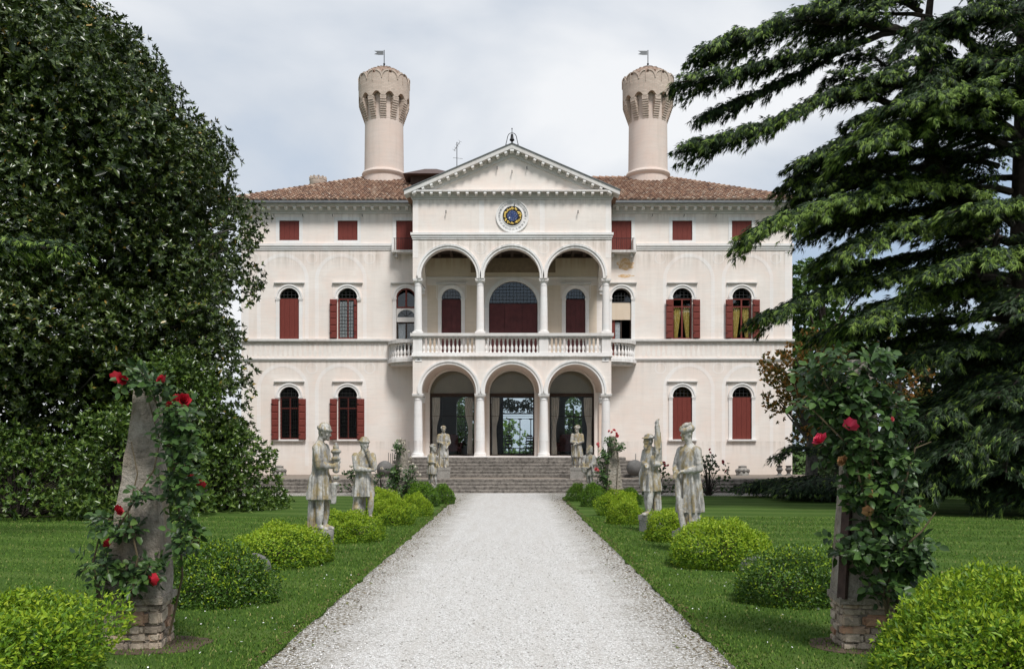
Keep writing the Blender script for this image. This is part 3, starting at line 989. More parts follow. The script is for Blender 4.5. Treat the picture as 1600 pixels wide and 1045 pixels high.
# ---- portico
COLX = [-4.2, -1.42, 1.42, 4.2]
ARX = [-2.81, 0, 2.81]
PX = 4.42
YB = YP + 0.42
def arcade(name, z_spring, r, stilt, zt):
    # wall with three arches standing on the columns; end piers come down beside the end columns
    hs = []
    out = [(-PX, z_spring), (-PX, zt), (PX, zt), (PX, z_spring)]
    path = []
    for cx in reversed(ARX):
        path += [(cx+r, z_spring)] + [(cx+r*math.cos(PI*i/28), z_spring+stilt+r*math.sin(PI*i/28)) for i in range(29)] + [(cx-r, z_spring)]
    poly = [(-PX, z_spring), (-PX, zt), (PX, zt), (PX, z_spring)] + path
    a = MB().slab([poly], YP, YB).build(name, M['plaster'], villa)
    for cx in ARX:
        m = MB().ring(cx, z_spring+stilt, r-.003, r+.10, YP-.045, YP+.03, n=30)
        m.ring(cx, z_spring+stilt, r+.1005, r+.19, YP-.085, YP+.03, n=30)
        for s in (-1, 1):
            p, q = sorted((cx+s*(r-.003), cx+s*(r+.10)))
            m.box(p, q, YP-.045, YP+.03, z_spring+.002, z_spring+stilt)
            p, q = sorted((cx+s*(r+.1005), cx+s*min(r+.19, 1.38)))
            m.box(p, q, YP-.085, YP+.03, z_spring+.002, z_spring+stilt)
        m.build('archivolt', M['white_stone'], a, smooth=True, angle=30)
    return a
lowA = arcade('lower_arcade', 4.16, 1.21, .10, 5.80)
upA = arcade('upper_arcade', 9.285, 1.24, .10, 11.02)

def column(x, y, z0, z1, rad, base_h, cap_h, plinth):
    prof = []
    for i in range(13):
        u = i/12
        prof.append((rad*(1-.14*u**1.6), z0+base_h+(z1-z0-base_h-cap_h)*u))
    c = MB().lathe(prof, x, y, 28).build('column', M['white_stone'], villa, smooth=True, angle=50)
    m = MB()
    p = rad*1.32
    m.box(x-p, x+p, y-p, y+p, z0, z0+base_h*.45)
    m.lathe([(rad*1.28, z0+base_h*.451), (rad*1.34, z0+base_h*.58), (rad*1.28, z0+base_h*.70), (rad*1.08, z0+base_h*.76), (rad*1.10, z0+base_h*.86), (rad*1.02, z0+base_h)], x, y, 28)
    m.build('column_base', M['white_stone'], c, smooth=True, angle=35)
    t_ = z1-cap_h
    rt = rad*.86
    m = MB().lathe([(rt, t_), (rt*1.1, t_+.012), (rt*1.1, t_+.035), (rt, t_+.045), (rt, t_+cap_h*.42), (rt*1.16, t_+cap_h*.48), (rt*1.30, t_+cap_h*.66)], x, y, 28)
    q = rt*1.36
    m.box(x-q, x+q, y-q, y+q, t_+cap_h*.661, t_+cap_h*.86).box(x-q*1.06, x+q*1.06, y-q*1.06, y+q*1.06, t_+cap_h*.861, z1)
    m.build('capital', M['white_stone'], c, smooth=True, angle=35)
    return c
YC = YP + 0.20
for x in COLX:
    column(x, YC, 1.27, 4.16, .205, .33, .29, True)
    column(x, YC, 6.845, 9.285, .175, .15, .30, False)
# side arches of the loggias, carried on brackets on the wing wall
for (zs, zt, zb) in ((4.16, 5.80, 1.3), (9.285, 11.02, 5.8)):
    for s in (-1, 1):
        yc, r = (YB+.002+YW-.002)/2, (YW-YB)/2-.16
        poly = [(YB+.002, zs), (YB+.002, zt), (YW-.002, zt), (YW-.002, zs), (yc+r, zs)] + [(yc+r*math.cos(PI*i/20), zs+.05+r*math.sin(PI*i/20)) for i in range(21)] + [(yc-r, zs)]
        xa, xb = sorted((s*(PX-.002), s*(PX-.36)))
        MB().slabx([poly], xa, xb).build('side_arch', M['plaster'], villa)
        MB().box(xa+.02, xb-.02, YW-.26, YW-.002, zs-.16, zs-.002).box(xa+.05, xb-.05, YW-.20, YW-.002, zs-.30, zs-.161).build('bracket', M['white_stone'], villa)
        if zs < 5: MB().box(xa+.03, xb-.03, YW-.14, YW-.002, ZF, zs-.301).build('pilaster', M['vault'], villa)
        MB().tube([(s*4.1, YB-.02, zs-.12), (s*4.1, YW-.02, zs-.02)], .012, 5).build('tie_rod', M['iron'], villa)
# vaults of the lower loggia
for cx in ARX:
    n, vs, fs = 24, [], []
    for y, r, zc, cxx in ((YB+.003, 1.22, 4.26, cx), (YW-.005, 1.12, 4.36, cx*1.007)):
        for i in range(n+1):
            a = PI*i/n
            vs.append((cxx+r*math.cos(a), y, zc+r*math.sin(a)))
    for i in range(n): fs.append((i, i+1, n+2+i, n+1+i))
    MB().add(vs, fs).build('vault', M['vault'], villa, smooth=True, angle=180)
for x in (-1.405, 1.405):
    MB().box(x-.17, x+.17, YB+.004, YW-.003, 4.16, 4.24).build('vault_beam', M['vault'], villa)
    MB().box(x-.20, x+.20, YW-.16, YW-.003, ZF, 4.159).build('pilaster', M['vault'], villa)
MB().box(-PX, PX, YP-.28, YW-.003, 1.22, ZF).build('loggia_floor', M['white_stone'], villa)
# upper loggia floor and ceiling
MB().box(-PX+.005, PX-.005, YP+.02, YW-.003, 5.60, 5.80-.004).build('loggia_floor', M['white_stone'], villa)
cl = MB().box(-PX+.01, PX-.01, YB+.004, YW-.004, 10.86, 10.98).build('loggia_ceiling', M['dark_wood'], villa)
for i in range(15):
    x = -3.95 + 7.9*i/14
    MB().box(x-.07, x+.07, YB+.006, YW-.006, 10.72, 10.859).build('ceiling_beam', M['dark_wood'], cl)
MB().box(-4.05, 4.05, YW-.16, YW-.0075, 10.70, 10.859).build('wall_plate', M['dark_wood'], villa)

# balustrades
bal_m = MB().lathe([(.062, 0), (.062, .05), (.035, .07), (.052, .12), (.072, .20), (.066, .27), (.036, .36), (.030, .40), (.046, .42), (.046, .45), (.032, .47), (.050, .54), (.060, .58), (.060, .64)], n=12).mesh('baluster', M['white_stone'], True, 45)
bl = MB()
bl.box(-PX-.06, PX+.06, YP-.10, YP+.36, 5.80, 5.87).box(-PX-.03, PX+.03, YP-.06, YP+.34, 5.871, 5.985)
bl.build('balustrade_base', M['white_stone'], villa)
rail = MB().box(-PX-.05, PX+.05, YP-.07, YP+.36, 6.645, 6.71).box(-PX-.10, PX+.10, YP-.12, YP+.40, 6.711, 6.845).build('balustrade', M['grey_cornice'], villa)
for x in COLX:
    MB().box(x-.205, x+.205, YP-.02, YP+.34, 5.986, 6.644).build('pedestal', M['white_stone'], rail)
for k in range(3):
    a, b = COLX[k]+.27, COLX[k+1]-.27
    n = 13
    for i in range(n):
        link('baluster', bal_m, rail, (a+(b-a)*i/(n-1), YP+.15, 5.99))
# curved side balconies
for s in (-1, 1):
    def cpt(t, inset=0.0):
        a = t*PI/2
        return (s*(PX+.04+(1.36-inset)*math.sin(a)), YW-(1.28-inset)*math.cos(a)**0.9 if t < 1 else YW)
    def curve_slab(z0, z1, inset, inner=None):
        o = [cpt(i/16, inset) for i in range(17)]
        if inner is None:
            o.append((s*(PX+.04), YW))
        else:
            o += [cpt(i/16, inner) for i in range(16, -1, -1)]
        return MB().slabz([o], z0, z1)
    c = curve_slab(5.70, 5.84, -.04).build('side_balcony', M['white_stone'], villa)
    curve_slab(5.58, 5.698, .10).build('balcony_moulding', M['grey_cornice'], c)
    curve_slab(5.842, 5.93, .02, .26).build('balcony_plinth', M['white_stone'], c)
    curve_slab(6.58, 6.72, -.02, .30).build('balcony_rail', M['grey_cornice'], c)
    for i in range(9):
        p = cpt(.05+.80*i/8, .14)
        link('baluster', bal_m, c, (p[0], p[1], 5.93))
    p = cpt(.965, .14)
    MB().box(p[0]-.1, p[0]+.1, p[1]-.16, YW-.15, 5.935, 6.578).build('pedestal', M['white_stone'], c)

# fascia, clock storey, cornice, pediment
m = MB().box(-PX-.02, PX+.02, YP-.04, YP+.40, 11.021, 11.10).box(-PX-.05, PX+.05, YP-.07, YP+.40, 11.101, 11.20).box(-PX-.09, PX+.09, YP-.11, YP+.40, 11.201, 11.31)
m.build('fascia', M['white_stone'], villa)
MB().box(-PX, PX, YP, YP+.42, 11.311, 13.05).build('clock_wall', M['plaster'], villa)
for s in (-1, 1):
    xa, xb = sorted((s*(PX-.001), s*(PX-.36)))
    MB().box(xa, xb, YB+.002, YW-.002, 11.022, 13.05).build('portico_side_wall', M['plaster'], villa)
for x0, x1 in ((-4.41, -4.17), (-1.46, -1.24), (1.24, 1.46), (4.17, 4.41)):
    MB().box(x0, x1, YP-.005, YP+.01, 11.32, 12.76).box(x0, x1, YP-.0055, YP+.01, 10.2 if abs(x0) > 3 else 10.99, 11.0).build('painted_pilaster', M['paint_band'], villa)
for x in (-1.405, 1.405):
    MB().ring(x, 10.62, .215, .25, YP-.004, YP+.01, 0, 2*PI, 26).build('painted_roundel', M['paint_band'], villa)
    MB().ring(x, 5.45, .13, .15, YP-.004, YP+.01, 0, 2*PI, 20).build('painted_roundel', M['paint_band'], villa)
co = MB().box(-PX-.03, PX+.03, YP-.03, YP+.3, 12.78, 12.87).box(-PX-.08, PX+.08, YP-.08, YP+.3, 12.871, 12.95)
co.box(-PX-.10, PX+.10, YP-.10, YP+.3, 12.951, 13.06).box(-4.70, 4.70, YP-.34, YP+.3, 13.061, 13.13)
co = co.build('portico_cornice', M['grey_cornice'], villa)
mod = MB().box(-.06, .06, -.11, .11, -.045, .045).add([(-.06,-.11,-.046),(.06,-.11,-.046),(.06,.11,-.046),(-.06,.11,-.046),(-.06,.03,-.09),(.06,.03,-.09),(.06,.11,-.09),(-.06,.11,-.09)], [(0,1,5,4),(1,2,6,5),(2,3,7,6),(3,0,4,7),(4,5,6,7),(0,3,2,1)]).mesh('modillion', M['white_stone'])
n = 23
for i in range(n):
    link('modillion', mod, co, (-4.36+8.72*i/(n-1), YP-.212, 13.014))
# pediment
ZA, ZE = 15.16, 13.13
slope = (ZA-ZE)/4.72
ang = math.atan(slope)
ty = MB().slab([[(-4.0, 13.131), (4.0, 13.131), (0, 13.131+4.0*slope*.93)]], YP+.0, YP+.3).build('tympanum', M['plaster'], villa)
def rake(z_off0, z_off1, y0, y1, xend=4.76):
    m = MB()
    for s in (-1, 1):
        pts = [(0.0, ZA+z_off0), (0.0, ZA+z_off1), (s*xend, ZA+z_off1-xend*slope), (s*xend, ZA+z_off0-xend*slope)]
        m.slab([pts], y0, y1)
    return m
rk = rake(-.20, 0.0, YP-.36, YP+.3).build('raking_cornice', M['grey_cornice'], villa)
rake(-.31, -.201, YP-.12, YP+.29, 4.44).build('raking_bed', M['grey_cornice'], rk)
rake(-.47, -.311, YP-.06, YP+.28, 4.06).build('raking_moulding', M['grey_cornice'], rk)
rake(.0005, .035, YP-.40, YP+.3, 4.80).build('raking_flashing', M['zinc'], rk)
n = 12
for s in (-1, 1):
    for i in range(n):
        x = s*(.28+4.02*i/(n-1))
        link('modillion', mod, rk, (x, YP-.235, ZA-.255-abs(x)*slope), rot=(0, s*ang, 0))
link('modillion', mod, rk, (0, YP-.235, ZA-.27), scl=(1.5, 1, 1.1))
for x, z in ((-.66, 14.16), (.66, 14.16), (0, 14.0), (-2.93, 12.22), (2.93, 12.22)):
    MB().tube([(x, YP-.005, z), (x, YP-.13, z-.02)], .016, 5).box(x-.018, x+.018, YP-.15, YP-.125, z-.08, z+.06).build('iron_hook', M['iron'], villa)
# corner plaques
for s in (-1, 1):
    p = MB().box(s*4.16-.15, s*4.16+.15, YP-.02, YP+.01, 5.58, 5.79).build('plaque', M['white_stone'], villa)
    if s < 0:
        MB().slab([[(s*4.16-.07, 5.65), (s*4.16+.07, 5.65), (s*4.16+.01, 5.73)]], YP-.026, YP-.0205).build('plaque_mark', M['zinc'], p)
    else:
        MB().slab([[(s*4.16-.05, 5.64), (s*4.16+.07, 5.67), (s*4.16, 5.69), (s*4.16+.03, 5.75), (s*4.16-.03, 5.70)]], YP-.026, YP-.0205).build('plaque_mark', M['zinc'], p)

# clock
CX, CZ = 0.02, 12.05
ck = MB().ring(CX, CZ, .47, .69, YP-.03, YP-.002, 0, 2*PI, 48).ring(CX, CZ, .69, .735, YP-.06, YP-.002, 0, 2*PI, 48).ring(CX, CZ, .44, .469, YP-.05, YP-.002, 0, 2*PI, 48).build('clock', M['white_stone'], villa, smooth=True, angle=30)
def disc(r0, r1, y0, y1, mat, name, parent):
    return MB().ring(CX, CZ, r0, r1, y0, y1, 0, 2*PI, 48).build(name, mat, parent, smooth=True, angle=30)
disc(0.0005, .44, YP-.035, YP-.003, M['black_paint'], 'clock_face', ck)
disc(0.0005, .235, YP-.062, YP-.036, M['blue_paint'], 'star_disc', ck)
for i in range(12):
    a = 2*PI*i/12
    g = MB()
    rx = random.Random(i)
    for k in range(5):
        aa = a + (rx.random()-.5)*.42
        rr = .335 + (rx.random()-.5)*.09
        g.ell((CX+rr*math.cos(aa), YP-.04, CZ+rr*math.sin(aa)), (.022+.03*rx.random(), .012, .018+.022*rx.random()), 8, 5)
    g.build('zodiac_figure', M['gold'], ck)
for i in range(22):
    a = 2*PI*i/22
    rr = .20 if i % 3 else .12
    MB().ell((CX+rr*math.cos(a), YP-.063, CZ+rr*math.sin(a)), (.009, .004, .009), 6, 4).build('star', M['white_dot'], ck)
MB().ell((CX-.13, YP-.066, CZ-.09), (.034, .008, .034), 12, 6).build('moon', M['white_dot'], ck)
MB().add([(CX+.06, YP-.07, CZ+.2), (CX+.085, YP-.07, CZ+.2), (CX+.10, YP-.07, CZ+.5), (CX+.125, YP-.075, CZ+.47), (CX+.10, YP-.07, CZ+.54), (CX+.065, YP-.07, CZ+.49)], [(0, 1, 2), (2, 3, 4), (4, 5, 2), (5, 0, 2)]).build('clock_hand', M['iron'], ck)
ROM = ['I','II','III','IIII','V','VI','VII','VIII','IX','X','XI','XII','XIII','XIIII','XV','XVI','XVII','XVIII','XIX','XX','XXI','XXII','XXIII','XXIIII']
dg = None
for i, s in enumerate(ROM):
    cu = bpy.data.curves.new('numeral', 'FONT')
    cu.body = s
    cu.size = .125
    cu.align_x = 'CENTER'; cu.align_y = 'CENTER'
    cu.extrude = .004
    cu.resolution_u = 2
    to = bpy.data.objects.new('tmp', cu)
    col.objects.link(to)
    bpy.context.view_layer.update()
    me = bpy.data.meshes.new_from_object(to.evaluated_get(bpy.context.evaluated_depsgraph_get()))
    bpy.data.objects.remove(to)
    me.materials.clear(); me.materials.append(M['numeral'])
    a = -math.radians(12 + 15*i)
    ws = min(1.0, .13/max(.02, me_w)) if (me_w := max(v.co.x for v in me.vertices)-min(v.co.x for v in me.vertices)) else 1
    link('numeral', me, ck, (CX+.58*math.cos(a), YP-.035, CZ+.58*math.sin(a)), rot=(PI/2, -(a-PI/2), 0), scl=(ws, 1, 1))

# bell
bz = ZA+.03
bl_ = MB().lathe([(.012, .22), (.10, .20), (.115, .235), (.075, .30), (.06, .42), (.055, .47), (.02, .50)], 0, YP-.05, 16)
bell = bl_.build('bell', M['iron'], villa, loc=(0, 0, bz), smooth=True)
fr_ = MB()
arc = [(-.31, -.10), (-.24, .16), (-.19, .40), (-.13, .50), (-.05, .54), (.05, .54), (.13, .50), (.19, .40), (.24, .16), (.31, -.10)]
fr_.tube([(x, YP-.05, z+bz) for x, z in arc], .016, 6).tube([(0, YP-.05, .50+bz), (0, YP-.05, .74+bz)], .014, 6).ell((0, YP-.05, .73+bz), (.028, .028, .035), 8, 6)
fr_.tube([(-.27, YP-.05, .05+bz), (-.17, YP-.05, -.05+bz)], .012, 5).tube([(.27, YP-.05, .05+bz), (.17, YP-.05, -.05+bz)], .012, 5).tube([(0, YP-.05, -.02+bz), (0, YP-.05, .22+bz)], .04, 8)
fr_.build('bell_frame', M['iron'], bell)

# wing cornice
def wing_cornice(x0, x1):
    m = MB().box(x0, x1, YW-.05, YW+.1, 12.79, 12.88).box(x0, x1, YW-.11, YW+.1, 12.881, 12.95).box(x0, x1, YW-.13, YW+.1, 12.951, 13.07)
    m.box(x0, x1, YW-.42, YW+.1, 13.071, 13.15).box(x0, x1, YW-.47, YW+.1, 13.151, 13.24)
    c = m.build('eaves_cornice', M['grey_cornice'], villa)
    MB().box(x0, x1, YW-.60, YW-.471, 13.16, 13.27).build('gutter', M['zinc'], c)
    n = int(round((x1-x0)/.41))
    for i in range(n):
        link('modillion', mod, c, (x0+(x1-x0)*(i+.5)/n, YW-.25, 13.022), scl=(1.1, 1, 1.05))
wing_cornice(XL-.45, -4.74)
wing_cornice(4.74, XR+.45)

# roofs
def tile_mat():
    t = NT('weathered_terracotta_tile')
    r = t.geo.outputs['Random Per Island']
    c = t.ramp(r, [(0.0, (0.16, 0.105, 0.085)), (0.3, (0.275, 0.160, 0.110)), (0.65, (0.37, 0.235, 0.165)), (0.9, (0.43, 0.31, 0.23)), (1.0, (0.50, 0.42, 0.35))])
    n = t.noise(7, 6, 0.7)
    c = t.mix(t.ramp(n, [(0.45, 0.0), (0.7, 0.75)]), c, (0.10, 0.08, 0.065))
    return t.done(c, 0.9, 0.15)
M['tile'] = tile_mat()
ER = 13.27
YE, YR_, YBK = YW-.55, 48.5, 57.6
ZR = 16.42
xl0, xl1, xr1, xr0 = XL-.5, -7.95, 8.5, XR+.5
rf = MB().add([(xl0, YE, ER), (xr0, YE, ER), (xr1, YR_, ZR), (xl1, YR_, ZR), (xl0, YBK, ER), (xr0, YBK, ER), (xr1, YR_+.6, ZR), (xl1, YR_+.6, ZR)],
              [(0,1,2,3), (4,7,6,5), (0,3,7,4), (1,5,6,2), (3,2,6,7), (0,4,5,1)]).build('roof', M['tile'], villa)
TOW = [(-6.94, 48.3), (7.38, 48.3)]
def tiles(P0, U, V, N, width_at, rows, w=.215, skip=None):
    """half-round tiles laid in columns: P0 eaves origin, U along the eaves, V up the slope"""
    vs, fs = [], []
    Lr = V.length/rows
    Vn = V.normalized()
    a, b = width_at(0)
    k0, k1 = int(a/w), int(b/w)+1
    for k in range(k0, k1):
        for j in range(rows):
            lo, hi = width_at((j+.35)/rows)
            c = (k+.5)*w
            if c < lo or c > hi: continue
            base = P0 + U*c + Vn*(j*Lr)
            if skip and skip(base): continue
            jj = (random.random()-.5)*.025
            n = 4
            s = len(vs)
            for (d, rad, lift) in ((-.05, w*.52, .045), (Lr, w*.40, .012)):
                for i in range(n+1):
                    th = PI*i/n
                    vs.append(base + U*(rad*math.cos(th)+jj) + Vn*d + N*(rad*.85*math.sin(th)+lift))
            for i in range(n):
                fs.append((s+i, s+i+1, s+n+2+i, s+n+1+i))
            fs.append((s, s+1, s+2, s+3, s+4))
    return MB().add(vs, fs)
def slope_tiles(A, Bp, C, D, name='roof_tiles', parent=rf, skip=None):
    """A,B eaves ends; D,C ridge ends above them"""
    A, Bp, C, D = map(Vector, (A, Bp, C, D))
    U = (Bp-A).normalized()
    L = (Bp-A).length
    dC, dD = (C-A).dot(U), (D-A).dot(U)
    foot = A + U*dD
    V = D - foot
    N = U.cross(V).normalized()
    if N.z < 0: N = -N
    rows = max(2, int(V.length/.36))
    m = tiles(A, U, V, N, lambda u: (dD*u, L-(L-dC)*u), rows, skip=skip)
    me = m.mesh(name, M['tile'], True, 60, recalc=False)
    o = link(name, me, parent)
    tag(o, kind='stuff')
in_port = lambda p: abs(p.x) < 4.7 - max(0, (p.z-13.1)/slope) + .1 and p.y < 46.5
slope_tiles((xl0, YE, ER), (xr0, YE, ER), (xr1, YR_, ZR), (xl1, YR_, ZR), skip=in_port)
slope_tiles((xl0, YBK, ER), (xl0, YE, ER), (xl1, YR_, ZR), (xl1, YR_+.6, ZR))
slope_tiles((xr0, YE, ER), (xr0, YBK, ER), (xr1, YR_+.6, ZR), (xr1, YR_, ZR))
def ridge(P, Q):
    P, Q = Vector(P), Vector(Q)
    n = int((Q-P).length/.34)
    me = MB()
    for i in range(n):
        a, b = P.lerp(Q, i/n), P.lerp(Q, (i+1.12)/n)
        me.tube([a+Vector((0,0,.03)), b], [.15, .12], 8)
    tag(me.build('ridge_tiles', M['tile'], rf), kind='stuff')
ridge((xl0, YE, ER), (xl1, YR_, ZR)); ridge((xr0, YE, ER), (xr1, YR_, ZR)); ridge((xl1, YR_, ZR), (xr1, YR_, ZR))
# portico roof
pr = MB()
for s in (-1, 1):
    pr.add([(0, YP-.3, ZA+.03), (s*4.8, YP-.3, ZA+.03-4.8*slope), (s*4.8, YW-.2, ZA+.03-4.8*slope), (0, 46.6, ZA+.03)], [(0,1,2,3)])
pr.build('portico_roof', M['tile'], villa)

# small brick chimney with toothed rim at the left, dormer and aerial behind the pediment
br = NT('old_brick')
bt = br.n.new('ShaderNodeTexBrick')
bt.inputs['Scale'].default_value = 1.0
bt.inputs['Brick Width'].default_value = 0.26
bt.inputs['Row Height'].default_value = 0.075
bt.inputs['Mortar Size'].default_value = 0.014
bt.inputs['Color1'].default_value = (0.50, 0.385, 0.32, 1)
bt.inputs['Color2'].default_value = (0.64, 0.52, 0.44, 1)
bt.inputs['Mortar'].default_value = (0.44, 0.38, 0.32, 1)
bx_, by_, bz_ = br.sep()
cmb = br.n.new('ShaderNodeCombineXYZ')
br.lk(br.math('ADD', bx_, by_), cmb.inputs[0]); br.lk(bz_, cmb.inputs[1])
br.lk(cmb.outputs[0], bt.inputs['Vector'])
bc = br.mix(br.ramp(br.noise(3, 6, .7), [(0.4, 0.0), (0.75, 0.6)]), bt.outputs['Color'], (0.36, 0.31, 0.26))
br.bump(bt.outputs['Fac'], -0.5, 0.01)
M['brick'] = br.done(bc, 0.9, 0.15)
ch = MB().lathe([(.38, 14.3), (.38, 16.35), (.47, 16.47), (.47, 16.77)], -10.9, 50.0, 20).build('brick_chimney', M['brick'], villa, smooth=True)
for i in range(12):
    a = 2*PI*i/12
    MB().slab([[(-.09, 0), (.09, 0), (.10, .20), (0, .11), (-.10, .20)]], -.05, .05).build('merlon', M['brick'], ch, loc=(-10.9+.43*math.cos(a), 50+.43*math.sin(a), 16.771), rot=(0, 0, a+PI/2))
dm = MB().box(-5.2, -3.3, 45.6, 47.2, 14.6, 15.72).build('roof_dormer', M['dark_wood'], villa)
MB().add([(-5.55, 45.2, 15.70), (-2.9, 45.2, 15.70), (-2.9, 47.6, 15.70), (-5.55, 47.6, 15.70), (-4.55, 46.4, 16.30), (-3.95, 46.4, 16.30)], [(0,1,5,4), (2,3,4,5), (1,2,5), (3,0,4), (0,3,2,1)]).build('dormer_roof', M['brown_roof'], dm)
m = MB().tube([(-2.85, 46, 15.0), (-2.85, 46, 17.55)], .022, 6).tube([(-3.05, 46, 16.75), (-2.55, 46, 16.70)], .012, 5).tube([(-3.0, 46.1, 17.15), (-2.68, 45.9, 17.55)], .014, 5)
for i in range(5):
    q = i/4
    m.tube([(-3.0+.32*q-.09, 46.1-.2*q, 17.18+.4*q+.05), (-3.0+.32*q+.09, 46.1-.2*q, 17.12+.4*q)], .007, 4)
m.build('television_aerial', M['zinc'], villa)

# chimney towers
M['cap_tile'] = old_stone('sooty_cap_tile', (.34, .235, .18), (.10, .075, .06), .6, 1)
def tower(cx, cy, flag, seed):
    t = MB().lathe([(1.10, 14.5), (1.09, 16.36), (1.16, 16.42), (1.20, 16.52), (1.16, 16.62), (1.06, 16.67), (1.045, 18.0), (1.03, 19.32)], cx, cy, 48).build('chimney_tower', M['tower'], villa, smooth=True, angle=40)
    n = 12
    MB().lathe([(1.035, 19.321), (1.06, 20.8)], cx, cy, 48).build('inner_drum', M['tower'], t, smooth=True)
    a_off = seed
    da = 2*PI/n
    cm = MB()   # one corbel: stacked brick courses stepping out
    nc = 10
    for k in range(nc):
        u = k/(nc-1)
        z0 = 19.30+1.10*k/nc
        out = 1.05+.30*min(1, u*1.15)
        w = .155+.01*(k % 2)
        cm.box(-w, w, -out, -.95, z0+.006, z0+1.10/nc-.006)
        cm.box(-w+.012, w-.012, -out+.02, -.95, z0+1.10/nc-.0055, z0+1.10/nc+.0055)
    cme = cm.mesh('corbel', M['brick'])
    for i in range(n):
        link('corbel', cme, t, (cx, cy, 0), rot=(0, 0, a_off+da*i))
    # crown wall carried by small arches between the corbels
    vs, fs = [], []
    m = MB()
    sub = 8
    R0, R1 = 1.20, 1.375
    ringtop, rows = 21.58, []
    N = n*sub
    for i in range(N):
        a = a_off - PI/2 + da*i/sub
        q = (i % sub)/sub
        half = .145/1.3
        x = abs(((q+.5) % 1.0)-.5)   # 0 at the corbel
        gap = .5-.145/(1.36*da)
        xx = (.5-x)/max(gap, .01)
        zb = 20.38 + (.24*math.sqrt(max(0, 1-xx*xx)) if xx < 1 else 0)
        rows.append((a, zb))
    for (a, zb) in rows:
        c, s = math.cos(a), math.sin(a)
        for r, z in ((R1-.01, zb), (R1, ringtop), (R0, ringtop), (R0-.06, zb)):
            vs.append((cx+r*c, cy+r*s, z))
    for i in range(N):
        j = (i+1) % N
        for q in range(4):
            p = (q+1) % 4
            fs.append((4*i+q, 4*j+q, 4*j+p, 4*i+p))
    m.add(vs, fs).build('crown_wall', M['brick'], t)
    # swallow-tail merlons filled in between, edged by a curved moulding
    nm = 10
    for i in range(nm):
        a = a_off*.5 + 2*PI*i/nm
        mm = MB()
        wd = .36
        pts = []
        for q in (0, 1):
            sgn = -1 if q == 0 else 1
            arc = [(sgn*(.01+(wd-.01)*(1-math.cos(PI/2*k/6))), -.14+.40*math.sin(PI/2*k/6)) for k in range(7)]
            tp = [( (x/1.385), z) for x, z in arc]
            mm.tube([((1.392)*math.sin(x), -(1.392)*math.cos(x), 21.44+z) for x, z in tp], .020, 6)
        mm.tube([(1.392*math.sin(wd/1.385), -1.392*math.cos(wd/1.385), 21.14), (1.392*math.sin(wd/1.385), -1.392*math.cos(wd/1.385), 21.70)], .016, 6)
        mm.build('merlon_moulding', M['brick'], t, loc=(cx, cy, 0), rot=(0, 0, a), smooth=True)
        pf = []
        for k in range(13):
            x = -wd*.96+2*wd*.96*k/12
            u = 1-abs(x)/wd
            pf.append((x, .02+.22*math.sqrt(max(0, 1-u**2))))
        v2, f2 = [], []
        for (x, z) in pf:
            th = x/1.38
            for r in (1.20, 1.372):
                v2 += [(r*math.sin(th), -r*math.cos(th), 21.56), (r*math.sin(th), -r*math.cos(th), 21.56+max(.02, z*.85))]
        for k in range(12):
            b = 4*k
            f2 += [(b+2, b+6, b+7, b+3), (b, b+1, b+5, b+4), (b+1, b+3, b+7, b+5)]
        MB().add(v2, f2).build('merlon', M['brick'], t, loc=(cx, cy, 0), rot=(0, 0, a))
    # tiled cap
    cap = MB().lathe([(1.21, 21.5), (1.17, 21.72), (.98, 21.99), (.6, 22.20), (.12, 22.31)], cx, cy, 32).build('tiled_cap', M['cap_tile'], t, smooth=True)
    tm = MB()
    for i in range(26):
        a = 2*PI*i/26
        for k in range(4):
            r0, r1 = 1.24-.30*k, 1.24-.30*(k+1)
            if k > 1 and i % 2: continue
            z = lambda r: 22.31-.60*(r/1.17)**1.7
            tm.tube([(cx+r0*math.cos(a), cy+r0*math.sin(a), z(r0)+.04), (cx+max(.06, r1)*math.cos(a), cy+max(.06, r1)*math.sin(a), z(max(.06, r1))+.02)], [.10, .075], 6)
    tag(tm.build('cap_tiles', M['cap_tile'], t), kind='stuff')
    v = MB().tube([(cx, cy, 22.4), (cx, cy, 23.34)], .022, 6).ell((cx, cy, 22.58), (.06, .06, .06), 8, 6).build('weathervane', M['iron'], t)
    MB().slab([[(cx-.04, 23.08), (cx-.04, 23.30), (cx-.54, 23.30), (cx-.38, 23.21), (cx-.54, 23.12), (cx-.30, 23.08)]], cy-.008, cy+.008).build('vane_flag', M['zinc'], v)
tower(TOW[0][0], TOW[0][1], True, .10)
tower(TOW[1][0], TOW[1][1], True, .26)

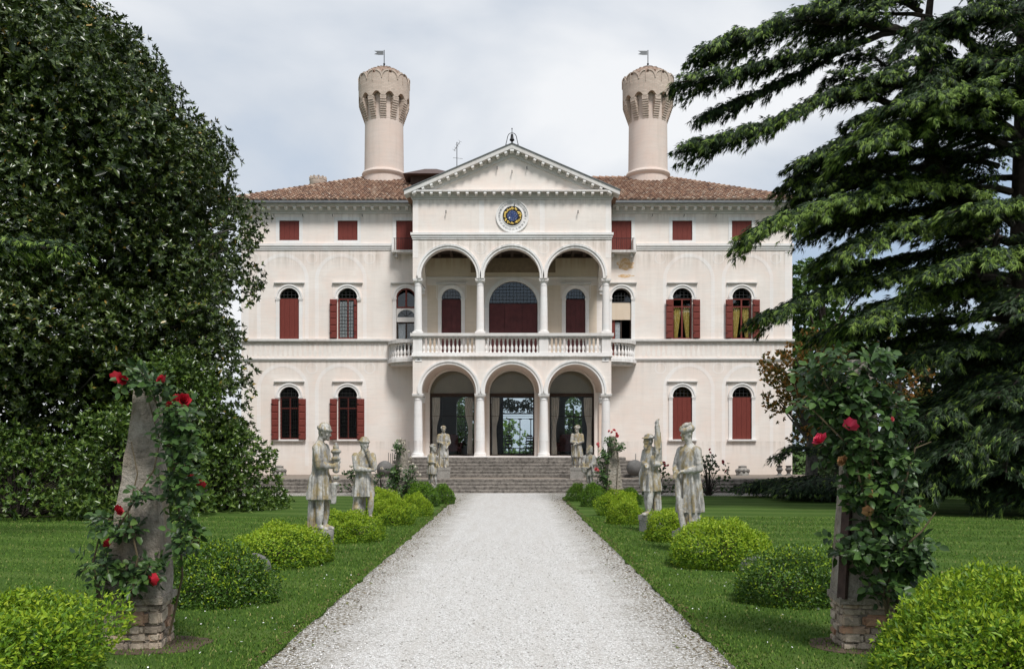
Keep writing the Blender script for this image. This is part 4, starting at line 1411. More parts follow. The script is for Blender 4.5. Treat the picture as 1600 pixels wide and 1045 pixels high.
# glazed doors of the ground floor loggia and what hangs behind them
for k, x in enumerate(LOWX):
    d = MB().box(x-1.06, x+1.06, YW+.20, YW+.26, 4.18, 4.34).build('glazed_door', M['dark_wood'], villa)
    f = MB().box(x-1.06, x-1.0, YW+.20, YW+.25, ZF+.02, 4.179).box(x+1.0, x+1.06, YW+.20, YW+.25, ZF+.02, 4.179)
    f.box(x-.999, x+.999, YW+.20, YW+.25, ZF+.02, ZF+.07).box(x-.999, x+.999, YW+.21, YW+.225, 3.25, 3.265)
    f.build('door_frame', M['dark_wood'], d)
    MB().box(x-1.0, x+1.0, YW+.222, YW+.228, ZF+.071, 4.178).build('pane', M['door_glass'], d)
    MB().slab([lun_poly(x, 4.342, 1.055)], YW+.215, YW+.221).build('pane', M['lunette_glass'], d)
    MB().slab([lun_poly(x, 4.342, 1.05)], YW+.245, YW+.26).build('blind', M['blind'], d)
    sides = {0: (-1, 1), 1: (-1, 1), 2: (-1, 1)}[k]
    for s in sides:
        if k == 1 and s == 1: continue
        xo = x+s*.98
        a, b = sorted((xo, xo-s*.40))
        c0, c1 = sorted((xo-s*.02, xo-s*.34))
        wx = sorted((xo-s*.03, xo-s*.24))
        cloth((a, b, 4.15), (c0, c1, ZF+.08), YW+.31, 9, .03, 16, waist=(.55, wx[0], wx[1])).build('curtain', M['curtain'], d, smooth=True, angle=180)
# rear openings of the hall
d = MB().box(-.65, 1.6, 57.1, 57.18, 3.95, 4.03).box(-.65, -.57, 57.1, 57.18, ZF+.02, 5.0).box(1.52, 1.6, 57.1, 57.18, ZF+.02, 5.0).box(-.569, 1.519, 57.1, 57.18, ZF+.02, ZF+.09).build('rear_door', M['dark_wood'], villa)
MB().box(-.57, 1.52, 57.135, 57.14, ZF+.09, 3.95).build('pane', M['door_glass'], d)
MB().box(-.57, 1.52, 57.135, 57.14, 4.03, 4.99).build('pane', M['door_glass'], d)
MB().box(-1.35, -.62, 56.2, 56.26, ZF+.001, 4.6).build('door_leaf', M['dark_wood'], d)
for x in (-3.0, 3.95):
    w = MB().box(x-.03, x+.03, 57.15, 57.2, 1.9, 4.49).box(x-.56, x+.56, 57.15, 57.2, 3.75, 3.83).build('rear_window', M['dark_wood'], villa)
    MB().slab([arch_poly(x, 1.9, 4.5, .56)], 57.205, 57.21).build('pane', M['door_glass'], w)
# ------------------------------------------------------------------ plants
def leaf_mat(name, stops, rough=0.45, spec=0.4, trans=0.25, back=None, patch=None):
    t = NT(name)
    r = t.geo.outputs['Random Per Island']
    c = t.ramp(r, stops)
    if patch:
        c = t.mix(t.ramp(t.noise(patch[0], 4, .6), [(0.4, 0.0), (0.7, patch[1])]), c, patch[2])
    if back:
        c = t.mix(t.geo.outputs['Backfacing'], c, back)
    t.done(c, rough, spec)
    tl = t.n.new('ShaderNodeBsdfTranslucent')
    t.lk(c, tl.inputs['Color'])
    mx = t.n.new('ShaderNodeMixShader')
    mx.inputs[0].default_value = trans
    t.lk(t.bsdf.outputs[0], mx.inputs[1]); t.lk(tl.outputs[0], mx.inputs[2])
    t.lk(mx.outputs[0], t.out.inputs['Surface'])
    return t.mat
M['magnolia'] = leaf_mat('glossy_magnolia_leaf', [(0, (.014, .028, .007)), (.5, (.040, .068, .013)), (.92, (.086, .122, .022)), (.985, (.12, .14, .03)), (1, (.36, .22, .04))], .30, .50, .10)
M['laurel'] = leaf_mat('laurel_leaf', [(0, (.024, .052, .009)), (.5, (.058, .108, .017)), (1, (.135, .20, .032))], .32, .45, .15)
M['cedar'] = leaf_mat('cedar_needles', [(0, (.008, .018, .008)), (.5, (.017, .037, .013)), (.9, (.038, .074, .021)), (1, (.07, .10, .035))], .6, .25, .18)
M['cedar_tip'] = leaf_mat('sunlit_young_cedar_needles', [(0, (.075, .14, .022)), (1, (.21, .30, .055))], .6, .25, .25)  # young growth whose colour also paints in the sunlit tops of the boughs
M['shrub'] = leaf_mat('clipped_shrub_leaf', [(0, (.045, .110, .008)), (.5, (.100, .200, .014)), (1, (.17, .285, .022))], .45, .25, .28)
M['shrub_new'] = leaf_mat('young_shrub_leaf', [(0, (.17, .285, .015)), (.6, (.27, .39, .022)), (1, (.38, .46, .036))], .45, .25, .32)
M['shrub_dark'] = leaf_mat('deep_green_shrub_leaf', [(0, (.028, .072, .010)), (.5, (.058, .130, .016)), (1, (.105, .195, .026))], .4, .4, .25)
M['rose_leaf'] = leaf_mat('rose_leaf', [(0, (.018, .044, .011)), (.5, (.038, .082, .018)), (.9, (.070, .135, .028)), (1, (.12, .19, .04))], .42, .35, .2, back=(.06, .10, .05))
M['rose_dry'] = leaf_mat('withered_rose_petal', [(0, (.20, .10, .04)), (1, (.45, .26, .12))], .8, .2, .2)
M['maple'] = leaf_mat('japanese_maple_leaf', [(0, (.045, .075, .016)), (.45, (.17, .13, .028)), (.75, (.40, .20, .04)), (1, (.50, .19, .05))], .6, .3, .3, patch=(.55, .45, (.06, .09, .02)))
M['back_tree'] = leaf_mat('broadleaf_tree_leaf', [(0, (.030, .065, .012)), (.6, (.065, .13, .022)), (1, (.11, .19, .035))], .5, .35, .25)
M['dark_tree'] = leaf_mat('dark_tree_leaf', [(0, (.014, .030, .010)), (.6, (.028, .052, .016)), (1, (.05, .08, .022))], .5, .35, .2)
M['lime_tree'] = leaf_mat('fresh_green_leaf', [(0, (.09, .19, .02)), (1, (.24, .36, .05))], .5, .35, .35)
M['azalea'] = leaf_mat('pale_pink_azalea_petal', [(0, (.60, .30, .36)), (1, (.80, .62, .62))], .7, .2, .3)
M['rose_red'] = leaf_mat('red_rose_petal', [(0, (.30, .008, .018)), (1, (.55, .020, .040))], .55, .3, .15)
M['rose_crimson'] = leaf_mat('crimson_rose_petal', [(0, (.48, .016, .055)), (1, (.70, .07, .14))], .55, .3, .15)
M['rose_pink'] = leaf_mat('coral_pink_rose_petal', [(0, (.60, .10, .12)), (1, (.78, .22, .22))], .55, .3, .2)
M['rose_white'] = leaf_mat('white_rose_petal', [(0, (.65, .58, .48)), (1, (.82, .78, .70))], .6, .3, .3)
M['bark'] = simple('rough_dark_bark', (0.040, 0.031, 0.025), .95, .5, 9, bump=.8, bdist=.05)
M['bark_grey'] = simple('grey_bark', (0.11, 0.10, 0.088), .95, .5, 9, bump=.8, bdist=.04)
M['twig'] = simple('green_brown_stem', (0.085, 0.065, 0.035), .8)

def unit(v):
    return v / np.maximum(np.linalg.norm(v, axis=1, keepdims=True), 1e-9)
def rand_dir(n):
    return unit(rng.normal(size=(n, 3)))
def leaves(P, D, N, L, Wd, rich=False, fold=.15, droop=.0):
    """leaf blades with a folded midrib; returns verts, faces (two quads or two triangles per leaf)"""
    D = unit(D)
    S = unit(np.cross(D, N))
    N = np.cross(S, D)
    n = len(P)
    L = np.broadcast_to(np.asarray(L, float), (n,))[:, None]
    Wd = np.broadcast_to(np.asarray(Wd, float), (n,))[:, None]
    tip = P + D*L - N*(droop*L)
    if not rich:
        mid = P + D*L*.48 + N*(fold*Wd)
        V = np.stack([P, mid+S*Wd*.5, tip, mid-S*Wd*.5], 1).reshape(-1, 3)
        b = (np.arange(n)*4)[:, None]
        F = np.concatenate([b+np.array([[0, 1, 2]]), b+np.array([[0, 2, 3]])], 1).reshape(-1, 3)
        return V, F, 2
    m1 = P + D*L*.30 + N*(fold*Wd)
    m2 = P + D*L*.70 + N*(fold*Wd-.3*droop*L)
    V = np.stack([P, m1+S*Wd*.46, m2+S*Wd*.42, tip, m2-S*Wd*.42, m1-S*Wd*.46], 1).reshape(-1, 3)
    b = (np.arange(n)*6)[:, None]
    F = np.concatenate([b+np.array([[0, 1, 2, 3]]), b+np.array([[0, 3, 4, 5]])], 1).reshape(-1, 4)
    return V, F, 2

def whorls(C, A, n_leaf, L, W_, spread=(.45, 1.1)):
    """rosettes of leaves: centres C, axes A"""
    k = len(C)
    A = unit(A)
    U = unit(np.cross(A, rand_dir(k)))
    Vv = np.cross(A, U)
    ph = rng.random(k)*2*PI
    Ps, Ds, Ns = [], [], []
    for i in range(n_leaf):
        th = ph + 2*PI*i/n_leaf*1.0 + rng.normal(size=k)*.25
        el = spread[0] + (spread[1]-spread[0])*rng.random(k)
        rad = U*np.cos(th)[:, None] + Vv*np.sin(th)[:, None]
        d = rad*np.sin(el)[:, None] + A*np.cos(el)[:, None]
        nn = A*np.sin(el)[:, None] - rad*np.cos(el)[:, None]
        Ps.append(C + A*(-.3*L*rng.random(k))[:, None]); Ds.append(d); Ns.append(nn)
    P = np.concatenate(Ps); D = np.concatenate(Ds); N = np.concatenate(Ns)
    s = .75 + .5*rng.random(len(P))
    return P, D, N, L*s, W_*s

# ---- mounded shrubs
def shrub_mesh(name, rx, ry, h, n, L, mats, new_frac=.35, rich=False, seed=0):
    nb = 15
    r2 = np.random.default_rng(seed)
    lob_d = unit(np.stack([r2.normal(size=nb), r2.normal(size=nb), .3+.5*np.abs(r2.normal(size=nb))], 1))
    lob_a = .05 + .17*r2.random(nb)
    d = rand_dir(n)
    d[:, 2] = np.abs(d[:, 2])*1.0 - .12*rng.random(n)
    d = unit(d)
    k = np.ones(n)*.90
    for i in range(nb):
        k += lob_a[i]*np.exp(-((1-d@lob_d[i])/.055))
    k += .05*np.sin(9*d[:, 0]+seed)*np.sin(8*d[:, 1]+2*seed) + .03*np.sin(21*d[:, 0]+17*d[:, 2])*np.sin(19*d[:, 1]+seed) + .05*(rng.random(n) < .06)
    depth = rng.random(n)**2.2
    hollow = np.clip(np.sin(6.3*d[:, 0]+1.7*seed)*np.sin(5.7*d[:, 1]-seed)*np.sin(7.1*d[:, 2]+2.1*seed), 0, 1)
    rr = k*(1-.30*depth)*(1-.20*hollow) + .06*(rng.random(n) < .05)*rng.random(n)
    P = d*rr[:, None]*np.array([rx, ry, h])
    P[:, 2] = np.maximum(P[:, 2], .01)
    nrm = unit(d/np.array([rx, ry, h]))
    A = unit(nrm + .55*rng.normal(size=(n, 3)) + np.array([0, 0, .35]))
    up = unit(nrm + .5*rng.normal(size=(n, 3)))
    D = unit(A + .9*rand_dir(n))
    s = .7 + .6*rng.random(n)
    V, F, f = leaves(P, D, up, L*s, L*.42*s, rich, .12, .08)
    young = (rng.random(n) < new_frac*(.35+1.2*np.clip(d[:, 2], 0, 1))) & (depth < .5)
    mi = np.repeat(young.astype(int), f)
    return np_mesh(name, V, F, mats, mi)
def shrub_core(name, rx, ry, h):
    m = MB()
    rr = random.Random(3)
    for i in range(26):
        a = rr.random()*2*PI
        e = .25+1.2*rr.random()
        tip = Vector((rx*.82*math.cos(a)*math.cos(e), ry*.82*math.sin(a)*math.cos(e), h*.82*math.sin(e)))
        m.tube([(0.02*math.cos(a), .02*math.sin(a), 0), tip*.5+Vector((0, 0, .05)), tip], [.014, .009, .004], 5)
    return m.mesh(name, M['twig'])
SH = {}
def make_shrub(key, rx, ry, h, n, L, mats, nf, rich, seed):
    SH[key] = (shrub_mesh('foliage', rx, ry, h, n, L, mats, nf, rich, seed), shrub_core('stems', rx, ry, h))
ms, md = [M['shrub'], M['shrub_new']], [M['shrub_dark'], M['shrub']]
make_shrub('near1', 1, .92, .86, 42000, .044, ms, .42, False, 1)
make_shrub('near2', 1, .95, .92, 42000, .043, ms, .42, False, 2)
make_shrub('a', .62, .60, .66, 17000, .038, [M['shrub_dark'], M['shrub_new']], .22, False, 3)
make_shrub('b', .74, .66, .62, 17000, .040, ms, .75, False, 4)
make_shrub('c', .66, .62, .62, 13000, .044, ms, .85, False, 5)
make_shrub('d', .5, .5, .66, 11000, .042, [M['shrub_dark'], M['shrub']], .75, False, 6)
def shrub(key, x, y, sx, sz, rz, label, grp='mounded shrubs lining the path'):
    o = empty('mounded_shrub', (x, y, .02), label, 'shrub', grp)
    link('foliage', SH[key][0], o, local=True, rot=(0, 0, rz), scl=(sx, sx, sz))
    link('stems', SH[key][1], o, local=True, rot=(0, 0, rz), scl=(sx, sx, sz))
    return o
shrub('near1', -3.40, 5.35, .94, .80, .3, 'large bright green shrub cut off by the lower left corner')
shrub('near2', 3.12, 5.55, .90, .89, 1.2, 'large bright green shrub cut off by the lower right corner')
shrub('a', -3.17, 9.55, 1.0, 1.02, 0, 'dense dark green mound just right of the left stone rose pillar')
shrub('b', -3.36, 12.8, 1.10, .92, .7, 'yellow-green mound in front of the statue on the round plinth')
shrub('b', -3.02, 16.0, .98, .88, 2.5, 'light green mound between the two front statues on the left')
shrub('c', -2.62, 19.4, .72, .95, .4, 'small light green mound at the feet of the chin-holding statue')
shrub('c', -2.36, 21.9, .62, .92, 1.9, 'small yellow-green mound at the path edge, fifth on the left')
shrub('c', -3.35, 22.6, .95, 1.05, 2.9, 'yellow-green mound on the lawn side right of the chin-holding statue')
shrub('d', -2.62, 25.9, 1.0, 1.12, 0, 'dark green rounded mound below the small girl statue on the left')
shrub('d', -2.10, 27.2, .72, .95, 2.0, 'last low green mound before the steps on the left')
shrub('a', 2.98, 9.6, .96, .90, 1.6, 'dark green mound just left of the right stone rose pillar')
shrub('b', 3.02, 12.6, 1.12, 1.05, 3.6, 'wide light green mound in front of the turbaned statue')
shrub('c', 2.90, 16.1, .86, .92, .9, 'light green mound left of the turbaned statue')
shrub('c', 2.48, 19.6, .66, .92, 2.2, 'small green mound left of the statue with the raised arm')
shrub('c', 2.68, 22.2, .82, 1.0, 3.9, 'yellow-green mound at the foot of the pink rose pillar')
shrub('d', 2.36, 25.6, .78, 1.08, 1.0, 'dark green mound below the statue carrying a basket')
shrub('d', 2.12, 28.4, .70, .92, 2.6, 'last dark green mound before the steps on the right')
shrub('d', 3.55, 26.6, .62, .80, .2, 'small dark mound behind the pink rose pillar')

# ---- magnolia on the left
def bough_leaves(centers, rad, per, n_leaf, L, W_, flat=.75, up=.35, bias=.15):
    C, A = [], []
    for c, r in zip(centers, rad):
        k = int(per*(r/1.0)**2)
        d = rand_dir(k)
        d[:, 2] = d[:, 2]*.9+bias
        d = unit(d)
        sh = .62+.42*rng.random(k)
        C.append(c + d*sh[:, None]*np.array([r, r, r*flat]))
        A.append(d + np.array([0, 0, up]) + .35*rng.normal(size=(k, 3)))
    return np.concatenate(C), np.concatenate(A)

def magnolia():
    ax, ay = -15.0, 27.2
    prof_z = np.array([0.8, 2.5, 4.0, 6.0, 7.7, 9.2, 10.4, 12.0, 13.2, 14.3, 15.3, 16.3])
    prof_r = np.array([6.0, 6.3, 6.5, 6.7, 6.75, 6.6, 6.4, 5.5, 4.5, 3.1, 1.5, 0.3])
    cs, rs = [], []
    for i in range(900):
        z = .5 + 15.5*rng.random()**1.0
        r = np.interp(z, prof_z, prof_r)
        a = rng.random()*2*PI
        if math.sin(a) > .3 and rng.random() < .8: continue      # far side needs less
        if math.cos(a) < -.2 and rng.random() < .72: continue
        rb = .75+.75*rng.random()
        lump = 1 + .06*math.sin(3*a+z*.9) + .045*math.sin(7*a-2.1*z)
        rr = max(.1, (r*lump-rb*.75)*(1-.40*rng.random()**2.2))
        if rng.random() < .10: rr, rb = rr+.5, .55
        cs.append((ax+rr*math.cos(a), ay+rr*math.sin(a), z)); rs.append(rb)
    for i in range(34):
        z = 1.4+6.6*rng.random()
        cs.append((-8.75+.45*rng.normal(), 25.4+.9*rng.normal(), z)); rs.append(.7+.3*rng.random())
    cs.append((-8.15, 25.6, 7.1)); rs.append(.75)
    cs.append((-7.65, 25.4, 7.55)); rs.append(.42)
    cs = np.array(cs)
    C, A = bough_leaves(cs, rs, 74, 7, .2, .08)
    t = empty('magnolia_tree', (ax, ay, 0.02), 'huge dense evergreen magnolia filling the left side', 'tree')
    P, D, N, L, W_ = whorls(C, A, 7, .140, .063, (.5, 1.35))
    ic, ir = [], []          # inner boughs
    for i in range(230):
        z = 1.2+13.3*rng.random(); a = -PI*.85+PI*1.25*rng.random()
        rr = np.interp(z, prof_z, prof_r)*(.35+.40*rng.random())
        ic.append((ax+rr*math.cos(a), ay+rr*math.sin(a), z)); ir.append(1.3)
    C2, A2 = bough_leaves(np.array(ic), ir, 18, 5, .3, .13)
    P2, D2, N2, L2, W2 = whorls(C2, A2, 5, .32, .14, (.5, 1.35))
    P, D, N = np.concatenate([P, P2]), np.concatenate([D, D2]), np.concatenate([N, N2])
    L, W_ = np.concatenate([L, L2]), np.concatenate([W_, W2])
    V, F, f = leaves(P, D, N, L, W_, False, .10, .15)
    link('crown', np_mesh('crown', V, F, M['magnolia']), t)
    m = MB().tube([(ax, ay, -.1), (ax+.1, ay, 2), (ax-.1, ay+.1, 6), (ax, ay, 11), (ax, ay, 15)], [.55, .45, .36, .22, .06], 10)
    m.build('trunk', M['bark_grey'], t, smooth=True)
    lm = MB()
    for i in range(0, len(cs), 3):
        c = Vector(cs[i])
        s = Vector((ax, ay, max(1.2, c.z-1.6)))
        lm.tube([s, s.lerp(c, .5)+Vector((0, 0, -.2)), c], [.10, .06, .02], 5)
    lm.build('limbs', M['bark_grey'], t)
magnolia()

def leafy_shrub(name, label, loc, blobs, per, nl, L, W_, mat, cat='shrub', grp=None, stem=True, up=.45):
    o = empty(name, (loc[0], loc[1], .02), label, cat, grp)
    cs = np.array([(loc[0]+b[0], loc[1]+b[1], b[2]) for b in blobs]); rs = [b[3] for b in blobs]
    C, A = bough_leaves(cs, rs, per, nl, L, W_, .9, up, -.05)
    ok = C[:, 2] > .05
    P, D, N, Ls, Ws = whorls(C[ok], A[ok], nl, L, W_)
    V, F, f = leaves(P, D, N, Ls, Ws, False, .1, .1)
    link('foliage', np_mesh('foliage', V, F, mat), o)
    m = MB()
    for b in blobs:
        m.tube([(loc[0]+.1*b[0], loc[1]+.1*b[1], 0), (loc[0]+b[0]*.35, loc[1]+b[1]*.35, b[2]*.6), (loc[0]+b[0]*.8, loc[1]+b[1]*.8, b[2]*.95)], [.022, .015, .006], 5)
    m.build('stems', M['bark'], o)
    return o
def mound(n, rx, ry, h, rb):
    out = []
    for i in range(n):
        a = rng.random()*2*PI
        e = rng.random()**1.2*PI/2
        out.append((rx*math.cos(a)*math.cos(e), ry*math.sin(a)*math.cos(e), max(.25, h*math.sin(e))-rb*.25, rb*(.75+.5*rng.random())))
    return out
def skirt(rx, ry, n=20, r=.42):      # low front growth that meets the lawn
    return [(rx*1.02*math.cos(a), ry*1.05*math.sin(a), .28+.12*rng.random(), r*(.85+.3*rng.random())) for a in np.linspace(PI*.98, PI*2.05, n)]
G1 = 'laurel bushes below the magnolia'
leafy_shrub('laurel_bush', 'dark laurel bush at the far left edge of the lawn', (-12.0, 21.6), mound(70, 2.6, 1.5, 1.9, .55)+skirt(2.6, 1.5, 26), 64, 6, .125, .052, M['laurel'], grp=G1)
leafy_shrub('laurel_bush', 'glossy laurel bush left of the left rose pillar', (-9.6, 22.0), mound(75, 1.8, 1.3, 2.5, .55)+skirt(1.8, 1.3, 22), 64, 6, .125, .052, M['laurel'], grp=G1)
leafy_shrub('laurel_bush', 'tall glossy laurel bush behind the left rose pillar', (-9.0, 23.6), mound(90, 1.7, 1.3, 4.0, .6), 60, 6, .125, .052, M['laurel'], grp=G1)
leafy_shrub('laurel_bush', 'low laurel bush nearest the villa corner', (-7.95, 24.6), mound(80, 1.35, 1.2, 2.2, .5)+skirt(1.35, 1.2, 18), 74, 6, .125, .052, M['laurel'], grp=G1)

# ---- cedars: limbs carry flat drooping plates of needle sprays
class Cedar:
    rep = 4
    def __init__(self): self.P, self.D, self.N, self.tip, self.wood = [], [], [], [], MB()
    def limb(self, pts, r0, reach=1.5, dens=1.0, light=.3, droop=.24, start=.18):
        pts = [np.array(p, float) for p in pts]
        # resample as a smooth polyline
        seg = [np.linalg.norm(pts[i+1]-pts[i]) for i in range(len(pts)-1)]
        tot = sum(seg)
        cum = np.concatenate([[0], np.cumsum(seg)])/tot
        arr = np.array(pts)
        def at(u): return np.array([np.interp(u, cum, arr[:, k]) for k in range(3)])
        n = max(6, int(tot/.5))
        path = [at(i/n)+np.array([0, 0, .05*math.sin(i*1.7)]) for i in range(n+1)]
        self.wood.tube(path, [r0*(1-.9*i/n)+.008 for i in range(n+1)], 6)
        nb = int(tot*9*dens)
        for i in range(nb):
            u = start+(1-start)*((i+rng.random())/nb)
            p = at(u)
            t = at(min(1, u+.03))-at(max(0, u-.03)); t /= np.linalg.norm(t)+1e-9
            side = np.cross(t, [0, 0, 1.0]); side /= np.linalg.norm(side)+1e-9
            s = 1 if i % 2 else -1
            ln = reach*(.35+.65*math.sin(PI*min(1, .12+.88*(1-u)**.75)))*(.55+.6*rng.random())
            if u > .93: ln = reach*.45
            dirv = side*s*(.75+.3*rng.random())+t*(.55+.4*rng.random())+np.array([0, 0, .10*rng.normal()+.05])
            dirv /= np.linalg.norm(dirv)
            lift = .04
            k = max(5, int(ln/.048))
            q = (np.arange(k)+rng.random(k))/k
            pos = p + dirv*(ln*q)[:, None]
            pos[:, 2] += lift*np.sin(q*PI) - droop*ln*q**2
            if ln > .5:
                self.wood.tube([p, p+dirv*ln*.5+np.array([0, 0, lift-.25*droop*ln]), p+dirv*ln*.95+np.array([0, 0, -.9*droop*ln])], [.016, .010, .004], 4)
            pos += rng.normal(size=(k, 3))*np.array([.05, .05, .035])
            sd = np.cross(dirv, [0, 0, 1.0]); sd /= np.linalg.norm(sd)+1e-9
            for rep in range(self.rep):
                d = dirv*(.8+.4*rng.random(k))[:, None] + sd*((rng.random(k) < .5)*2-1.0)[:, None]*(.25+.55*rng.random(k))[:, None]
                d = d + np.array([0, 0, -1.0])*(.0+.62*q**1.8+.30*rng.random(k))[:, None]
                self.P.append(pos + rng.normal(size=(k, 3))*.03); self.D.append(d)
                self.N.append(np.tile([0, 0, 1.0], (k, 1))+.5*rng.normal(size=(k, 3)))
                self.tip.append(rng.random(k) < light*(.10+1.35*q**1.5))  # more sunlit-coloured needles outward, and on boughs given a higher light value
        return self
    def finish(self, t, spray=.205):
        P, D, N, T = map(np.concatenate, (self.P, self.D, self.N, self.tip))
        n = len(P)
        D = unit(D)
        Vs, Fs, Ms, off = [], [], [], 0
        for j, (da, sc) in enumerate(((0, 1.0), (.42, .75), (-.42, .75))):
            S = unit(np.cross(D, N))
            Dj = unit(D*math.cos(da)+S*math.sin(da))
            b0 = P+D*(.05*(j > 0))
            ln = (spray*sc*(.6+.7*rng.random(n)))[:, None]
            Nn = np.cross(unit(np.cross(Dj, N)), Dj)
            V = np.stack([b0-S*.0165, b0+S*.0165+Dj*ln*.2, b0+Dj*ln-Nn*ln*.30], 1).reshape(-1, 3)
            Vs.append(V); Fs.append(np.arange(len(V)).reshape(-1, 3)+off); off += len(V)
            Ms.append(T.astype(int))
        link('crown', np_mesh('crown', np.concatenate(Vs), np.concatenate(Fs), [M['cedar'], M['cedar_tip']], np.concatenate(Ms)), t)
        self.wood.build('limbs', M['bark'], t)
        return n
def PX2(px, py, Y):      # metres from the photograph's proportions at a given distance
    return ((px-800)/1390*Y, Y, 1.65+(703-py)/1390*Y)

def big_cedar():
    tx, ty = 15.1, 26.0
    t = empty('cedar_tree', (tx, ty, .02), 'great dark cedar with layered drooping boughs on the right', 'tree')
    MB().tube([(tx, ty, -.1), (tx, ty, 1.5), (tx-.05, ty, 6), (tx+.05, ty, 12), (tx, ty, 17), (tx, ty, 20)], [.75, .58, .50, .40, .25, .06], 14).build('trunk', M['bark'], t, smooth=True)
    MB().tube([(tx-.2, ty, 5.0), (tx-1.8, ty-.3, 7.5), (tx-2.9, ty-.2, 10.0), (tx-3.2, ty-.2, 12.6), (tx-2.85, ty, 15.0), (tx-3.0, ty, 17.5)], [.34, .28, .22, .15, .09, .03], 10).build('trunk', M['bark'], t, smooth=True)
    c = Cedar()
    # hand-set boughs that make the outline against the sky
    c.limb([PX2(1440, 70, 25.8), PX2(1395, 42, 25.4), PX2(1330, 36, 25), PX2(1250, 30, 24.6), PX2(1170, 58, 24.2), PX2(1100, 78, 24)], .13, 1.55, 1.3, .30)
    c.limb([PX2(1400, 50, 25.6), PX2(1300, 78, 24.8), PX2(1200, 100, 24.2), PX2(1120, 122, 23.8), PX2(1062, 126, 23.6)], .09, 1.05, 1.2, .22)
    c.limb([PX2(1330, 75, 25.6), PX2(1230, 125, 25), PX2(1150, 160, 24.6), PX2(1095, 185, 24.4)], .07, .8, 1.1, .12)
    c.limb([PX2(1440, 190, 26), PX2(1370, 150, 25.3), PX2(1300, 145, 24.8), PX2(1220, 185, 24.4), PX2(1140, 215, 24), PX2(1072, 230, 23.8)], .11, 1.25, 1.3, .25)
    c.limb([PX2(1430, 140, 26), PX2(1370, 90, 25.6), PX2(1330, 85, 25.2)], .06, .8, 1.0, .2)
    c.limb([PX2(1440, 240, 26), PX2(1370, 225, 25.2), PX2(1300, 240, 24.6), PX2(1250, 255, 24.4)], .10, 1.3, 1.2, .25)
    c.limb([PX2(1590, 240, 25.6), PX2(1500, 190, 24), PX2(1420, 190, 23), PX2(1345, 225, 22.4)], .12, 1.9, 1.5, .55)
    c.limb([PX2(1590, 215, 25), PX2(1540, 165, 23.6), PX2(1480, 150, 22.6), PX2(1400, 165, 22)], .10, 1.6, 1.3, .5)
    c.limb([PX2(1585, 330, 25.5), PX2(1480, 300, 24.2), PX2(1380, 296, 23.4), PX2(1290, 318, 22.9), PX2(1215, 342, 22.6), PX2(1175, 368, 22.5)], .13, 1.55, 1.5, .55)
    c.limb([PX2(1580, 300, 26), PX2(1450, 280, 25.4), PX2(1340, 285, 25), PX2(1260, 300, 24.8)], .10, 1.5, 1.2, .3)
    c.limb([PX2(1580, 380, 25.3), PX2(1470, 355, 24), PX2(1380, 360, 23.2), PX2(1300, 400, 22.8)], .11, 1.5, 1.4, .45)
    c.limb([PX2(1575, 440, 25.3), PX2(1450, 420, 24.2), PX2(1340, 440, 23.6), PX2(1250, 470, 23.3), PX2(1192, 494, 23.2)], .11, 1.35, 1.3, .4)
    c.limb([PX2(1575, 470, 25.2), PX2(1480, 450, 23.6), PX2(1400, 470, 22.8), PX2(1330, 505, 22.5)], .10, 1.4, 1.4, .5)
    c.limb([PX2(1580, 350, 24.6), PX2(1560, 320, 22.6), PX2(1500, 330, 21.8)], .10, 1.3, 1.3, .55)
    c.limb([PX2(1590, 420, 24.6), PX2(1585, 395, 22.4), PX2(1520, 400, 21.6), PX2(1450, 430, 21.4)], .10, 1.3, 1.3, .5)
    c.limb([PX2(1590, 560, 24.8), PX2(1500, 540, 23.2), PX2(1420, 560, 22.6)], .10, 1.5, 1.3, .2)
    c.limb([PX2(1585, 630, 24.8), PX2(1500, 620, 23), PX2(1430, 660, 22.4)], .09, 1.5, 1.3, .15)
    c.limb([PX2(1590, 690, 25), PX2(1530, 690, 23.4), PX2(1470, 720, 22.8), PX2(1430, 750, 22.6)], .09, 1.4, 1.3, .12)
    c.limb([PX2(1600, 480, 24.4), PX2(1600, 455, 22.2), PX2(1570, 480, 21.4)], .09, 1.4, 1.3, .25)
    c.limb([PX2(1600, 610, 24.4), PX2(1600, 590, 22.2), PX2(1560, 620, 21.4)], .09, 1.5, 1.3, .18)
    for (a_, b_, c_) in (((1440, 215), (1360, 200), (1285, 235)), ((1445, 265), (1340, 262), (1235, 285)), ((1450, 150), (1400, 120), (1340, 132)), ((1560, 260), (1450, 238), (1330, 262)),
                         ((1580, 400), (1450, 395), (1290, 425)), ((1570, 500), (1440, 500), (1290, 520)), ((1580, 540), (1460, 520), (1350, 545)), ((1585, 345), (1440, 330), (1270, 345))):
        c.limb([PX2(*a_, 26), PX2(*b_, 25.6), PX2(*c_, 25.2)], .08, 1.3, 1.2, .3)
    for (z_, x_, y_) in ((3.6, 10.6, 21.6), (2.7, 11.6, 20.9), (3.4, 13.0, 20.3), (2.2, 10.4, 23.2), (4.4, 12.0, 20.6), (1.5, 11.2, 22.4), (1.6, 12.6, 20.9), (4.2, 14.6, 20.0), (2.0, 14.3, 20.2), (5.2, 11.0, 22.2), (1.3, 13.6, 21.2), (5.8, 13.4, 20.6)):
        r0 = np.array([tx, ty, z_+.5]); e_ = np.array([x_, y_, z_*.45-.1])
        c.limb([r0, r0*.55+e_*.45+np.array([0, 0, .5]), r0*.2+e_*.8+np.array([0, 0, .25]), e_], .09, 1.5, 1.2, .16)
    # upper right of the frame, and the second stem
    c.limb([PX2(1440, 40, 26), PX2(1470, 90, 25), PX2(1430, 150, 24.2)], .07, 1.1, 1.2, .3)
    c.limb([PX2(1600, 60, 26), PX2(1530, 10, 25), PX2(1480, 30, 24.4)], .09, 1.3, 1.2, .25)
